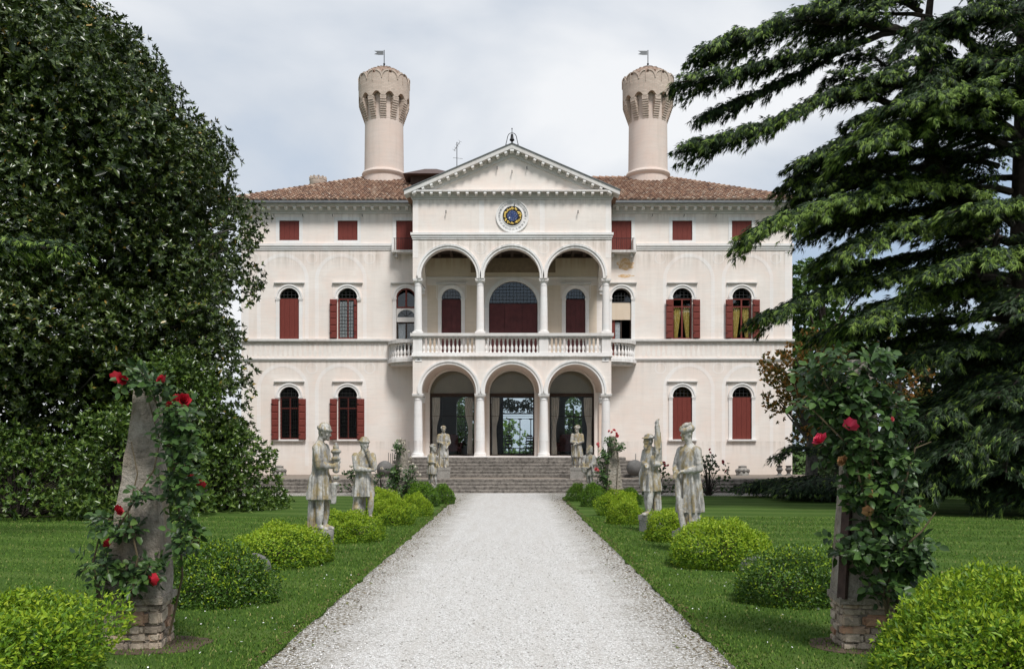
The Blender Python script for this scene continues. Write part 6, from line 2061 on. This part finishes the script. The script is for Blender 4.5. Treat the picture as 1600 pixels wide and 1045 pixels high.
class Fig:
    """closed overlapping solids, then fused by a voxel remesh into one carved surface. Front is -Y, z up."""
    def __init__(self): self.m = MB()
    def e(self, c, r, rot=None): self.m.ell(c, r, 16, 10, rot); return self
    def cap(self, p, q, r0, r1, mid=None):
        p, q = Vector(p), Vector(q)
        pts, rad = [], []
        n = 6
        for i in range(n+1):
            u = i/n
            pts.append(p.lerp(q, u)); rad.append(r0+(r1-r0)*u+(mid or 0)*math.sin(PI*u))
        self.m.tube(pts, rad, 12)
        self.m.ell(p, (r0,)*3, 12, 8); self.m.ell(q, (r1,)*3, 12, 8)
        return self
    def loft(self, secs, folds=9, depth=.10, seed=0, n=64):
        """secs: (z, cx, cy, rx, ry, fold weight)"""
        vs, fs = [], []
        K = []
        zs = [s[0] for s in secs]
        nz = max(8, int(abs(zs[-1]-zs[0])/.03))
        for k in range(nz+1):
            z = zs[0]+(zs[-1]-zs[0])*k/nz
            order = secs if zs[0] < zs[-1] else secs[::-1]
            g = lambda i: np.interp(z, [s[0] for s in order], [s[i] for s in order])
            cx, cy, rx, ry, fw = (float(g(i)) for i in range(1, 6))
            for i in range(n):
                a = 2*PI*i/n
                w = math.sin(folds*a+seed+.9*math.sin(2*a+seed)) + .5*math.sin((folds*1.7)//1*a+2*seed+z*2.2)
                w = (abs(w)**.8)*(1 if w > 0 else -1)
                f = 1+depth*fw*w
                vs.append((cx+rx*f*math.cos(a), cy+ry*f*math.sin(a), z))
        for k in range(nz):
            for i in range(n):
                j = (i+1) % n
                fs.append((k*n+i, k*n+j, (k+1)*n+j, (k+1)*n+i))
        fs.append(tuple(reversed(range(n)))); fs.append(tuple(range(nz*n, (nz+1)*n)))
        self.m.add(vs, fs)
        return self
    def head(self, c, s=1.0, yaw=0.0, beard=False, hat=None, pitch=0.0, hair=None):
        c = Vector(c)
        R = Matrix.Rotation(yaw, 3, 'Z') @ Matrix.Rotation(pitch, 3, 'X')
        P = lambda x, y, z: c + R @ (Vector((x, y, z))*s)
        rq = R.to_euler()
        E = lambda x, y, z, a, b, d: self.m.ell(P(x, y, z), (a*s, b*s, d*s), 16, 10, rq)
        E(0, .005, .015, .078, .092, .105)        # skull
        E(0, -.030, -.045, .058, .062, .068)      # jaw
        E(0, -.090, -.082, .026, .022, .022)      # chin
        self.m.tube([P(0, -.088, .018), P(0, -.112, -.018), P(0, -.100, -.028)], [.013*s, .019*s, .012*s], 8)  # nose
        for q in (-1, 1):
            E(q*.030, -.082, .026, .022, .010, .008)     # brow
            E(q*.030, -.078, .004, .014, .010, .009)     # eye
            E(q*.040, -.066, -.022, .022, .020, .020)    # cheek
            E(q*.078, .010, -.005, .012, .022, .030)     # ear
        E(0, -.092, -.048, .024, .012, .006); E(0, -.090, -.060, .020, .012, .007)  # lips
        self.cap(P(0, .015, -.06), P(0, .02, -.17), .052*s, .058*s)
        if beard:
            E(0, -.075, -.105, .045, .035, .055); E(0, -.085, -.040, .040, .016, .010)
        if hair == 'curls':
            for i in range(26):
                a = 2*PI*i/13; l = i//13
                x, y = .082*math.cos(a), .088*math.sin(a)+.012
                if y < -.045 and l == 0: continue
                E(x*(1-.25*l), y*(1-.25*l), .045+.045*l, .030, .030, .030)
            E(0, .01, .08, .075, .08, .055)
        if hair == 'long':
            E(0, .03, .03, .09, .09, .095); E(0, .065, -.06, .075, .045, .10)
            E(.065, .02, -.05, .025, .04, .07); E(-.065, .02, -.05, .025, .04, .07)
        if hat == 'turban':
            for i in range(12):
                a = 2*PI*i/12
                E(.085*math.cos(a), .092*math.sin(a)+.01, .060+.012*math.sin(a*2), .042, .042, .040)
            E(0, .012, .105, .085, .09, .055)
            self.m.tube([P(-.09, -.06, .05), P(0, -.10, .10), P(.09, -.04, .13), P(.05, .07, .14)], .022*s, 8)
        if hat == 'cap':
            E(0, .01, .075, .095, .105, .045); E(0, .012, .105, .075, .085, .045)
            for i in range(14):
                a = 2*PI*i/14
                E(.090*math.cos(a), .098*math.sin(a)+.01, .055, .026, .026, .022)
        if hat == 'brim':
            E(0, .0, .065, .125, .135, .020); E(0, .01, .10, .082, .09, .05); E(.09, .03, .075, .05, .07, .03)
        return self
    def hand(self, c, d, up, s=1.0, curl=.6):
        """palm and five fingers pointing along d"""
        c, d, up = Vector(c), Vector(d).normalized(), Vector(up).normalized()
        side = d.cross(up).normalized(); up = side.cross(d).normalized()
        self.cap(c-d*.02*s, c+d*.045*s, .026*s, .030*s)
        self.cap(c+side*.012*s, c+side*.012*s+d*.05*s, .024*s, .024*s); self.cap(c-side*.012*s, c-side*.012*s+d*.05*s, .024*s, .024*s)
        for i, (o, ln) in enumerate(((-.030, .055), (-.010, .066), (.010, .062), (.029, .048))):
            a = c+d*.055*s+side*o*s
            b = a+(d*math.cos(curl*.5)-up*math.sin(curl*.5))*ln*.5*s
            e_ = b+(d*math.cos(curl*1.4)-up*math.sin(curl*1.4))*ln*.6*s
            self.m.tube([a-d*.02*s, a, b, e_], [.0115*s, .0115*s, .0105*s, .008*s], 8)
        a = c+side*(-.028)*s+d*.005*s
        b = a+(d*.6-side*.8)*.035*s
        self.m.tube([c, a, b, b+(d*.9-up*.3)*.03*s], [.014*s, .014*s, .012*s, .009*s], 8)
        return self
    def arm(self, sh, el, wr, s=1.0, sleeve=True, curl=.6, up=(0, 0, 1), folds=True):
        sh, el, wr = Vector(sh), Vector(el), Vector(wr)
        k = 1.25 if sleeve else 1
        self.cap(sh, el, .062*k*s, .050*k*s).cap(el, wr, .050*k*s, .034*k*s)
        if sleeve and folds:
            for u in (.25, .5, .75):
                p = sh.lerp(el, u); self.m.ell(p, (.075*s, .075*s, .022*s), 12, 8, (el-sh).to_track_quat('Z', 'Y').to_euler())
            for u in (.15, .45):
                p = el.lerp(wr, u); self.m.ell(p, (.062*s, .062*s, .018*s), 12, 8, (wr-el).to_track_quat('Z', 'Y').to_euler())
        self.hand(wr+(wr-el).normalized()*.02, wr-el, up, s, curl)
        return self
    def leg(self, hip, kn, an, toe, s=1.0):
        self.cap(hip, kn, .085*s, .062*s).cap(kn, an, .060*s, .038*s, .012*s)
        an, toe = Vector(an), Vector(toe)
        d = (toe-an); d.z = 0; d.normalize()
        self.cap(an+Vector((0, 0, -.02)), an-d*.03+Vector((0, 0, -.05)), .038*s, .036*s)
        self.cap(an+d*.02+Vector((0, 0, -.035)), an+d*.13*s+Vector((0, 0, -.062)), .040*s, .028*s)
        sd = d.cross(Vector((0, 0, 1)))
        for i in range(5):
            p = an+d*(.15-.008*i)*s+sd*(.03-.015*i)*s+Vector((0, 0, -.070))
            self.m.ell(p, (.016*s, .020*s, .013*s), 8, 6)
        return self
    def mesh(self, name, voxel):
        me = self.m.mesh('tmp', M['statue'])
        o = bpy.data.objects.new('tmp', me); col.objects.link(o)
        md_ = o.modifiers.new('r', 'REMESH'); md_.mode = 'VOXEL'; md_.voxel_size = voxel; md_.use_smooth_shade = True
        sm = o.modifiers.new('s', 'SMOOTH'); sm.factor = .35; sm.iterations = 1
        bpy.context.view_layer.update()
        out = bpy.data.meshes.new_from_object(o.evaluated_get(bpy.context.evaluated_depsgraph_get()))
        bpy.data.objects.remove(o); bpy.data.meshes.remove(me)
        out.name = name
        n = len(out.vertices)
        co = np.empty(n*3, np.float32); out.vertices.foreach_get('co', co); co = co.reshape(-1, 3)
        for i in range(n):      # weathering: fine erosion
            v = Vector(co[i]); co[i, :] += np.array(noise.noise_vector(v*26))*.0028+np.array(noise.noise_vector(v*9))*.0035
        out.vertices.foreach_set('co', co.ravel())
        out.materials.clear(); out.materials.append(M['statue'])
        out.polygons.foreach_set('use_smooth', np.ones(len(out.polygons), dtype=bool))
        out.update()
        return out

def put_statue(label, fig, loc, rz, scale, zf, plinth, voxel=.010, slim=.96):
    o = empty('statue', (loc[0], loc[1], .02 if loc[2] is None else loc[2]), label, 'statue', 'garden statues along the path', rz)
    link('figure', fig.mesh('figure', voxel), o, (0, 0, zf), scl=(scale*slim, scale*slim, scale), local=True)
    kind, a, b = plinth
    z0 = -.04
    if kind == 'round':
        MB().lathe([(a, z0), (a, zf-.115)], n=28, wob=lambda t_, z: 1+.015*math.sin(5*t_+z*9)).build('plinth', M['plinth'], o, local=True, smooth=True)
        MB().lathe([(a*1.0, zf-.112), (a*1.03, zf-.09), (a*1.03, zf-.02), (a*.98, zf+.012)], n=28, wob=lambda t_, z: 1+.02*math.sin(4*t_+z*14)).build('plinth_cap', M['plinth'], o, local=True, smooth=True)
    else:
        MB().box(-a, a, -b, b, z0, zf-.09).build('plinth', M['plinth'], o, local=True)
        MB().box(-a-.015, a+.015, -b-.015, b+.015, zf-.088, zf+.012).build('plinth_cap', M['plinth'], o, local=True)
    return o

def body_coat(f, hem=.50, sh=1.30, wx=.20, seed=0, split=False, cx=0):
    """knee length coat from shoulders to hem"""
    f.loft([(hem, 0, .02, wx*1.12, wx*1.0, 1.3), (hem+.06, 0, .02, wx*1.10, wx*.98, 1.3), (hem+.35, 0, .015, wx*.98, wx*.86, .7), (sh-.42, 0, .01, wx*.84, wx*.70, .35), (sh-.22, 0, .0, wx*.90, wx*.70, .25), (sh-.06, 0, .01, wx*.92, wx*.60, .15), (sh+.02, 0, .015, wx*.62, wx*.42, .1), (sh+.06, 0, .02, wx*.32, wx*.30, 0)], 9, .13, seed)
    f.e((-.15, .012, sh-.045), (.075, .075, .065)); f.e((.15, .012, sh-.045), (.075, .075, .065))
    return f

# S1: profile figure in a long coat holding an urn, curled cap of hair
f = body_coat(Fig(), .46, 1.29, .185, .4)
f.head((0, -.055, 1.475), 1.02, .0, False, 'cap', .30, 'curls')
f.arm((-.18, .0, 1.24), (-.21, -.05, .98), (-.07, -.20, .97), up=(1, 0, 0)); f.arm((.18, .0, 1.24), (.21, -.06, 1.0), (.06, -.21, 1.02), up=(-1, 0, 0))
for z, r in ((.70, .05), (.80, .06), (.90, .055), (1.0, .05), (1.08, .075), (1.14, .055), (1.19, .085), (1.25, .05), (1.29, .032)): f.e((0, -.245, z), (r, r, .04))
f.leg((-.07, .0, .60), (-.075, -.01, .34), (-.08, .0, .09), (-.08, -.2, .0)); f.leg((.07, -.02, .60), (.075, -.06, .34), (.07, -.04, .09), (.07, -.3, .0))
f.loft([(.0, 0, .13, .12, .09, 1), (.5, 0, .12, .10, .07, .6)], 7, .08, 3)
f.loft([(.40, 0, -.20, .05, .045, .5), (.72, 0, -.21, .055, .05, .5)], 5, .1, 1)
put_statue('stone statue in profile clasping an urn, on a round plinth', f, (-3.03, 14.1, None), PI/2-.12, 1.05, .36, ('round', .20, 0), .0112)

# S2: bearded man in a cap holding his chin, front leg bare
f = body_coat(Fig(), .44, 1.27, .185, 2.2)
f.head((.0, -.03, 1.45), 1.02, .25, True, 'cap', .1)
f.arm((.18, -.02, 1.22), (.15, -.17, 1.0), (.03, -.15, 1.24), up=(0, 1, 0), curl=1.2); f.arm((-.18, .0, 1.22), (-.20, -.10, .98), (.03, -.23, .96), up=(0, 0, 1), curl=1.0)
f.leg((.08, -.03, .60), (.10, -.12, .36), (.10, -.08, .09), (.10, -.35, 0)); f.leg((-.08, .02, .6), (-.09, .03, .34), (-.09, .04, .09), (-.09, -.2, 0))
f.loft([(.0, -.08, .10, .14, .10, 1), (.46, -.05, .08, .13, .09, .7)], 7, .09, 5)
f.e((-.16, -.0, .22), (.05, .05, .05)); f.e((-.15, -.03, .10), (.055, .05, .06))
put_statue('stone statue of a bearded man in a flat cap holding his chin', f, (-2.95, 17.7, None), .62, 1.03, .25, ('box', .18, .20), .0112)

# S5: man in turban and long coat leaning on a sword-like drape
f = Fig()
f.loft([(.30, 0, .02, .235, .20, 1.2), (.40, 0, .02, .23, .20, 1.2), (.75, 0, .01, .205, .175, .8), (.95, 0, .0, .185, .15, .4), (1.1, 0, 0, .20, .155, .3), (1.25, 0, .01, .20, .13, .15), (1.32, 0, .02, .13, .09, .1), (1.37, 0, .02, .07, .065, 0)], 9, .13, 1.1)
f.e((-.17, .01, 1.26), (.085, .085, .07)); f.e((.17, .01, 1.26), (.085, .085, .07))
f.head((0, -.04, 1.52), 1.06, -.35, False, 'turban', .12, 'curls')
f.arm((.19, .0, 1.24), (.27, -.02, .98), (.09, -.18, .94), up=(0, 0, 1)); f.arm((-.19, .0, 1.24), (-.24, -.06, 1.0), (-.12, -.20, .90), up=(0, 0, 1))
f.m.tube([(-.06, -.22, .93), (-.03, -.235, .65), (.02, -.235, .35), (.10, -.22, .04)], [.035, .05, .05, .055], 10)
f.loft([(.0, .10, -.02, .13, .14, 1.2), (.36, .06, .0, .14, .13, 1)], 6, .12, 2)
f.leg((-.08, .0, .5), (-.09, -.03, .32), (-.10, -.02, .09), (-.1, -.3, 0)); f.leg((.09, 0, .5), (.10, 0, .3), (.10, .02, .09), (.12, -.25, 0))
put_statue('stone statue of a turbaned man in an open coat, nearest on the right', f, (2.82, 14.2, None), -.95, 1.03, .33, ('box', .17, .17), .0112, .90)

# S6: moustached man in a brimmed hat raising a long draped arm
f = body_coat(Fig(), .47, 1.27, .18, 3.7)
f.head((-.01, -.05, 1.43), 1.02, -.15, True, 'brim', .05)
f.cap((.17, .0, 1.22), (.19, .04, 1.05), .075, .08).cap((.19, .04, 1.05), (.21, .03, 1.40), .075, .066).cap((.21, .03, 1.40), (.19, .01, 1.72), .066, .05)
f.m.tube([(.16, -.05, 1.0), (.25, -.04, 1.2), (.20, -.05, 1.45), (.21, -.02, 1.68)], [.05, .035, .03, .02], 8)
f.m.tube([(.26, .06, .98), (.15, .0, 1.12), (.26, .02, 1.3), (.22, .06, 1.6)], [.05, .03, .03, .02], 8)
f.e((.19, .0, .99), (.11, .10, .07)); f.e((.12, -.06, 1.08), (.08, .05, .09))
f.hand((.19, .01, 1.75), (0, -.05, 1), (0, -1, 0), 1.15, .9)
f.arm((-.17, .0, 1.22), (-.20, -.03, 1.02), (.06, -.17, .97), up=(0, 0, 1))
f.loft([(.58, -.16, -.10, .05, .05, 1), (.80, -.17, -.08, .065, .06, 1), (.98, -.16, -.04, .06, .05, .6)], 6, .15, 2)
f.leg((-.07, .0, .6), (-.07, -.05, .36), (-.06, -.02, .09), (-.06, -.3, 0)); f.leg((.07, -.01, .6), (.08, -.08, .34), (.06, -.10, .09), (.06, -.35, 0))
f.loft([(.0, .05, .12, .10, .09, 1), (.5, .04, .11, .10, .08, .6)], 7, .09, 4)
put_statue('stone statue of a man in a brimmed hat raising one draped arm', f, (2.76, 17.7, None), -1.05, 1.03, .33, ('box', .14, .18), .0112)

# S4: robed figure on a box plinth, left of the stairs
f = Fig()
f.loft([(.06, 0, .03, .20, .17, 1.2), (.30, 0, .02, .20, .17, 1.2), (.75, 0, .01, .19, .15, .8), (.98, 0, .0, .16, .125, .4), (1.12, 0, 0, .185, .14, .3), (1.27, 0, .01, .185, .12, .15), (1.34, 0, .02, .12, .09, .1), (1.39, 0, .02, .06, .06, 0)], 8, .12, .3)
f.e((-.16, .01, 1.28), (.08, .08, .065)); f.e((.16, .01, 1.28), (.08, .08, .065))
f.head((0, -.03, 1.52), 1.08, .35, False, None, .1, 'curls')
f.arm((-.18, .0, 1.26), (-.24, -.02, 1.02), (-.10, -.17, .98)); f.arm((.18, 0, 1.26), (.25, -.02, 1.0), (.15, -.16, .84))
f.loft([(.4, .05, -.10, .10, .08, 1.2), (1.0, .02, -.08, .12, .07, .8)], 7, .14, 2)
f.leg((-.07, -.02, .3), (-.07, -.05, .2), (-.07, -.05, .09), (-.07, -.3, 0)); f.leg((.07, -.02, .3), (.07, -.03, .2), (.08, -.06, .09), (.1, -.3, 0))
put_statue('robed stone statue on a box plinth left of the portico stairs', f, (-2.80, 36.3, ZT), .12, 1.04, .42, ('box', .26, .24), .013)
# S7: robed woman with folded hands
f = body_coat(Fig(), .42, 1.30, .20, 5.0)
f.head((0, -.03, 1.49), 1.05, -.45, False, 'turban', .05, 'curls')
f.arm((-.18, .0, 1.26), (-.22, -.06, 1.0), (-.03, -.19, .98)); f.arm((.18, 0, 1.26), (.23, -.06, 1.02), (-.02, -.20, .93))
f.loft([(.10, -.17, .06, .07, .07, 1), (.9, -.18, .03, .07, .06, .8)], 6, .12, 2)
f.leg((-.08, -.02, .5), (-.09, -.06, .33), (-.08, -.04, .09), (-.08, -.3, 0)); f.leg((.08, 0, .5), (.09, -.02, .33), (.10, -.02, .09), (.13, -.3, 0))
put_statue('stone statue with folded hands on a box plinth right of the portico stairs', f, (2.66, 36.3, ZT), -.2, 1.06, .42, ('box', .25, .24), .013)
# S3, S8: children
f = Fig()
f.loft([(.34, 0, .02, .17, .16, 1.2), (.50, 0, .01, .16, .15, 1), (.72, 0, .0, .125, .11, .4), (.86, 0, 0, .14, .11, .2), (.94, 0, .01, .11, .08, .1), (.99, 0, .01, .05, .05, 0)], 8, .10, .7)
f.head((0, -.03, 1.13), 1.05, .3, False, None, .1, 'curls')
f.arm((-.13, 0, .90), (-.17, .0, .72), (-.07, -.13, .70), .85); f.arm((.13, 0, .90), (.17, .02, .73), (.12, -.12, .62), .85)
f.leg((-.06, 0, .4), (-.06, -.02, .26), (-.06, 0, .08), (-.06, -.2, 0), .8); f.leg((.06, 0, .4), (.06, -.05, .26), (.07, -.08, .08), (.07, -.3, 0), .8)
f.loft([(.0, 0, .09, .08, .06, 1), (.36, 0, .08, .08, .06, 1)], 6, .1, 1)
put_statue('small stone statue of a girl in a short dress on the left', f, (-2.50, 28.0, None), .85, 1.03, .52, ('box', .17, .17), .012)
f = Fig()
f.loft([(.32, 0, .02, .17, .15, 1.2), (.50, 0, .01, .155, .14, 1), (.72, 0, .0, .125, .11, .4), (.86, 0, 0, .145, .11, .2), (.94, 0, .01, .11, .08, .1), (.99, 0, .01, .05, .05, 0)], 8, .10, 2.7)
f.head((0, -.02, 1.13), 1.06, -.5, False, None, .05, 'long')
f.arm((-.13, 0, .90), (-.20, -.04, .72), (-.14, -.17, .62), .85); f.arm((.13, 0, .90), (.18, -.02, .70), (.05, -.17, .60), .85)
f.loft([(.42, -.12, -.21, .085, .075, .4), (.58, -.12, -.21, .125, .11, .4)], 10, .06, 1); f.m.ell((-.12, -.21, .59), (.12, .105, .02), 14, 8)
f.m.tube([(.12, -.14, .62), (.16, -.16, .45), (.22, -.14, .30)], [.03, .035, .03], 8)
f.leg((-.06, 0, .4), (-.06, -.02, .26), (-.06, 0, .08), (-.06, -.2, 0), .8); f.leg((.06, 0, .4), (.06, -.03, .26), (.07, -.04, .08), (.07, -.3, 0), .8)
f.loft([(.0, 0, .09, .08, .06, 1), (.36, 0, .08, .08, .06, 1)], 6, .1, 1)
put_statue('small stone statue of a child carrying a basket on the right', f, (2.47, 28.3, None), -.35, 1.02, .50, ('box', .17, .17), .012)

# ------------------------------------------------------------------ stone ornaments
M['ball'] = old_stone('dark_lichened_ball_stone', (.17, .165, .16), (.055, .053, .05), .6, 2)
def stone_ball(label, x, y, z, r):
    b = bmesh.new(); bmesh.ops.create_icosphere(b, subdivisions=4, radius=r)
    for v in b.verts: v.co *= 1+.02*noise.noise(v.co*6)
    me = bpy.data.meshes.new('stone_ball'); b.to_mesh(me); b.free(); me.materials.append(M['ball'])
    me.polygons.foreach_set('use_smooth', np.ones(len(me.polygons), dtype=bool))
    o = empty('stone_ball', (x, y, z), label, 'stone ball', 'stone balls on the terrace')
    link('ball', me, o, (0, 0, r+.05), local=True)
    MB().lathe([(.18, 0), (.19, .04), (.13, .09)], n=20).build('foot', M['plinth'], o, local=True, smooth=True)
stone_ball('dark stone ball on the terrace left of the stairs', -5.32, 37.2, ZT, .33)
stone_ball('dark stone ball on the terrace right of the stairs', 5.14, 37.2, ZT, .35)
for i, xx in enumerate((-5.36, -5.27, -5.19, -5.11)):
    tag(MB().tube([(xx, 38.6, ZT), (xx, 38.6, 1.52-.03*(i % 2))], .012, 6).ell((xx, 38.6, 1.52-.03*(i % 2)), (.016, .016, .016), 6, 4).build('iron_rod', M['iron']), 'thin iron rod behind the left stone ball, ' + ('leftmost of four', 'second from the left of four', 'third from the left of four', 'rightmost of four')[i], 'iron rod', 'iron rods behind the left stone ball')
tag(MB().tube([(5.27, 37.9, ZT), (5.27, 37.9, 1.48)], .02, 6).ell((5.27, 37.9, 1.48), (.024, .024, .02), 6, 4).build('iron_rod', M['plinth']), 'single upright rod behind the right stone ball', 'iron rod')
def ornament(label, x, y):
    o = empty('carved_capital', (x, y, ZT), label, 'stone ornament', 'carved stones along the villa wall')
    MB().lathe([(.30, 0), (.29, .10), (.24, .16), (.27, .24), (.20, .32), (.17, .36), (.19, .42), (.06, .46)], n=20, wob=lambda a, z: 1+.07*math.sin(6*a+z*5)).build('block', M['plinth'], o, local=True, smooth=True)
    lf = MB()
    for i in range(8):
        a = 2*PI*i/8
        lf.ell((.27*math.cos(a), .27*math.sin(a), .2), (.07, .07, .09), 8, 6)
    lf.build('carved_leaves', M['ball'], o, local=True, smooth=True)
ornament('carved grey stone block against the left wing wall', -10.62, 40.6)
ornament('carved grey stone block against the right wing wall', 10.52, 40.6)
for lb, xx in (('small dark stone urn by the right wing, left one of two', 12.15), ('small dark stone urn by the right wing, right one of two', 12.56)):
    o = empty('stone_urn', (xx, 40.4, ZT), lb, 'urn', 'two urns by the right wing')
    MB().lathe([(.13, 0), (.13, .04), (.07, .09), (.10, .18), (.16, .27), (.10, .36), (.12, .42), (.15, .45), (.12, .45), (.08, .36)], n=20).build('vessel', M['ball'], o, local=True, smooth=True)
    MB().box(-.15, .15, -.15, .15, -.01, .02).build('foot', M['plinth'], o, local=True)
def boulder(label, x, y, r):
    b = bmesh.new(); bmesh.ops.create_icosphere(b, subdivisions=4, radius=r)
    for v in b.verts:
        v.co *= 1+.10*noise.noise(v.co*4+Vector((x, y, 0)))+.03*noise.noise(v.co*16)
        v.co.z *= .85
    me = bpy.data.meshes.new('boulder'); b.to_mesh(me); b.free(); me.materials.append(M['ball'])
    me.polygons.foreach_set('use_smooth', np.ones(len(me.polygons), dtype=bool))
    tag(link('boulder', me, None, (x, y, .14)), label, 'boulder', 'rounded boulders between the shrubs')
boulder('round brown boulder between the two nearest left mounds', -3.32, 11.4, .22)
boulder('round grey boulder left of the right rose pillar', 3.06, 11.1, .22)

# ------------------------------------------------------------------ furniture in and behind the hall
M['red_cloth'] = simple('patterned_red_upholstery', (.16, .055, .05), .9, .6, 26)
def armchair(label, x, y, rz):
    o = empty('armchair', (x, y, ZF), label, 'armchair', 'red armchairs in the hall', rz)
    MB().box(-.36, .36, -.33, .30, .22, .45).build('seat', M['red_cloth'], o, local=True)
    MB().slab([[(-.36, .40), (.36, .40), (.34, 1.0), (.2, 1.08), (-.2, 1.08), (-.34, 1.0)]], .22, .36).build('backrest', M['red_cloth'], o, local=True)
    for s in (-1, 1):
        MB().box(min(s*.30, s*.42), max(s*.30, s*.42), -.33, .30, .455, .66).build('armrest', M['red_cloth'], o, local=True)
        for yy in (-.28, .25):
            MB().lathe([(.02, 0), (.03, .22)], s*.32, yy, 8).build('leg', M['dark_wood'], o, local=True)
armchair('patterned red armchair behind the left glass door', -2.95, 44.2, .3)
armchair('patterned red armchair behind the right glass door', 2.65, 44.2, -.3)
def chair(label, x, y, rz, z):
    o = empty('garden_chair', (x, y, z), label, 'chair', 'dark chairs behind the hall', rz)
    MB().box(-.24, .24, -.24, .24, .42, .47).build('seat', M['dark_wood'], o, local=True)
    for s in (-1, 1):
        MB().box(s*.21-.02, s*.21+.02, .20, .24, 0, 1.12).build('leg', M['dark_wood'], o, local=True)
        MB().box(s*.21-.02, s*.21+.02, -.23, -.19, 0, .419).build('leg', M['dark_wood'], o, local=True)
    for z_ in (.62, .80, .98):
        MB().box(-.185, .185, .205, .23, z_, z_+.10).build('slat', M['dark_wood'], o, local=True)
    MB().slab([[(-.21, 1.121), (.21, 1.121), (.14, 1.24), (-.14, 1.24)]], .20, .235).build('crest', M['dark_wood'], o, local=True)
chair('dark ladder-back chair behind the hall, left of centre', -.22, 56.3, .0, ZF)
chair('dark ladder-back chair behind the hall, right of centre', 1.12, 56.3, .0, ZF)
# steel pergola with vine on the rear terrace
pg = empty('pergola', (.5, 61.5, .6), 'thin dark iron pergola with vines behind the hall', 'pergola')
for xx in (-.20, .55, 1.3):
    MB().box(xx-.03, xx+.03, 61.5, 61.56, .6, 3.75).build('post', M['iron'], pg)
    MB().box(xx-.13, xx+.13, 61.49, 61.57, 3.751, 3.80).build('post_head', M['iron'], pg)
MB().box(-3, 4, 61.52, 61.55, 3.801, 3.84).build('beam', M['iron'], pg)
rl = MB().box(-4, 5, 62.6, 62.66, 1.75, 1.81).box(-4, 5, 62.6, 62.66, 1.0, 1.05)
for i in range(13): rl.box(-4+.75*i-.02, -4+.75*i+.02, 62.61, 62.65, .6, 1.749)
tag(rl.build('terrace_railing', M['iron']), 'dark iron railing seen through the central glass doors', 'railing')
cs = np.stack([rng.uniform(-2.2, 3.4, 60), rng.uniform(60.6, 61.4, 60), rng.uniform(4.35, 5.0, 60)], 1)
C, A = bough_leaves(cs, [.28]*60, 330, 4, .1, .06)
P, D, N, L, W_ = whorls(C, A, 4, .12, .075)
V, F, f = leaves(P, D, N, L, W_)
vn = empty('vine', (1.9, 60.9, .6), 'dark vine hanging over the rear doors', 'vine')
link('foliage', np_mesh('foliage', V, F, M['dark_tree']), vn)
MB().tube([(2.1, 60.9, .6), (2.0, 60.9, 2.5), (2.2, 60.9, 4.4)], [.04, .03, .02], 6).tube([(-2.2, 61, 4.5), (0, 61, 4.6), (3.4, 61, 4.5)], .03, 6).build('stems', M['twig'], vn)
print('objects', len(bpy.data.objects))
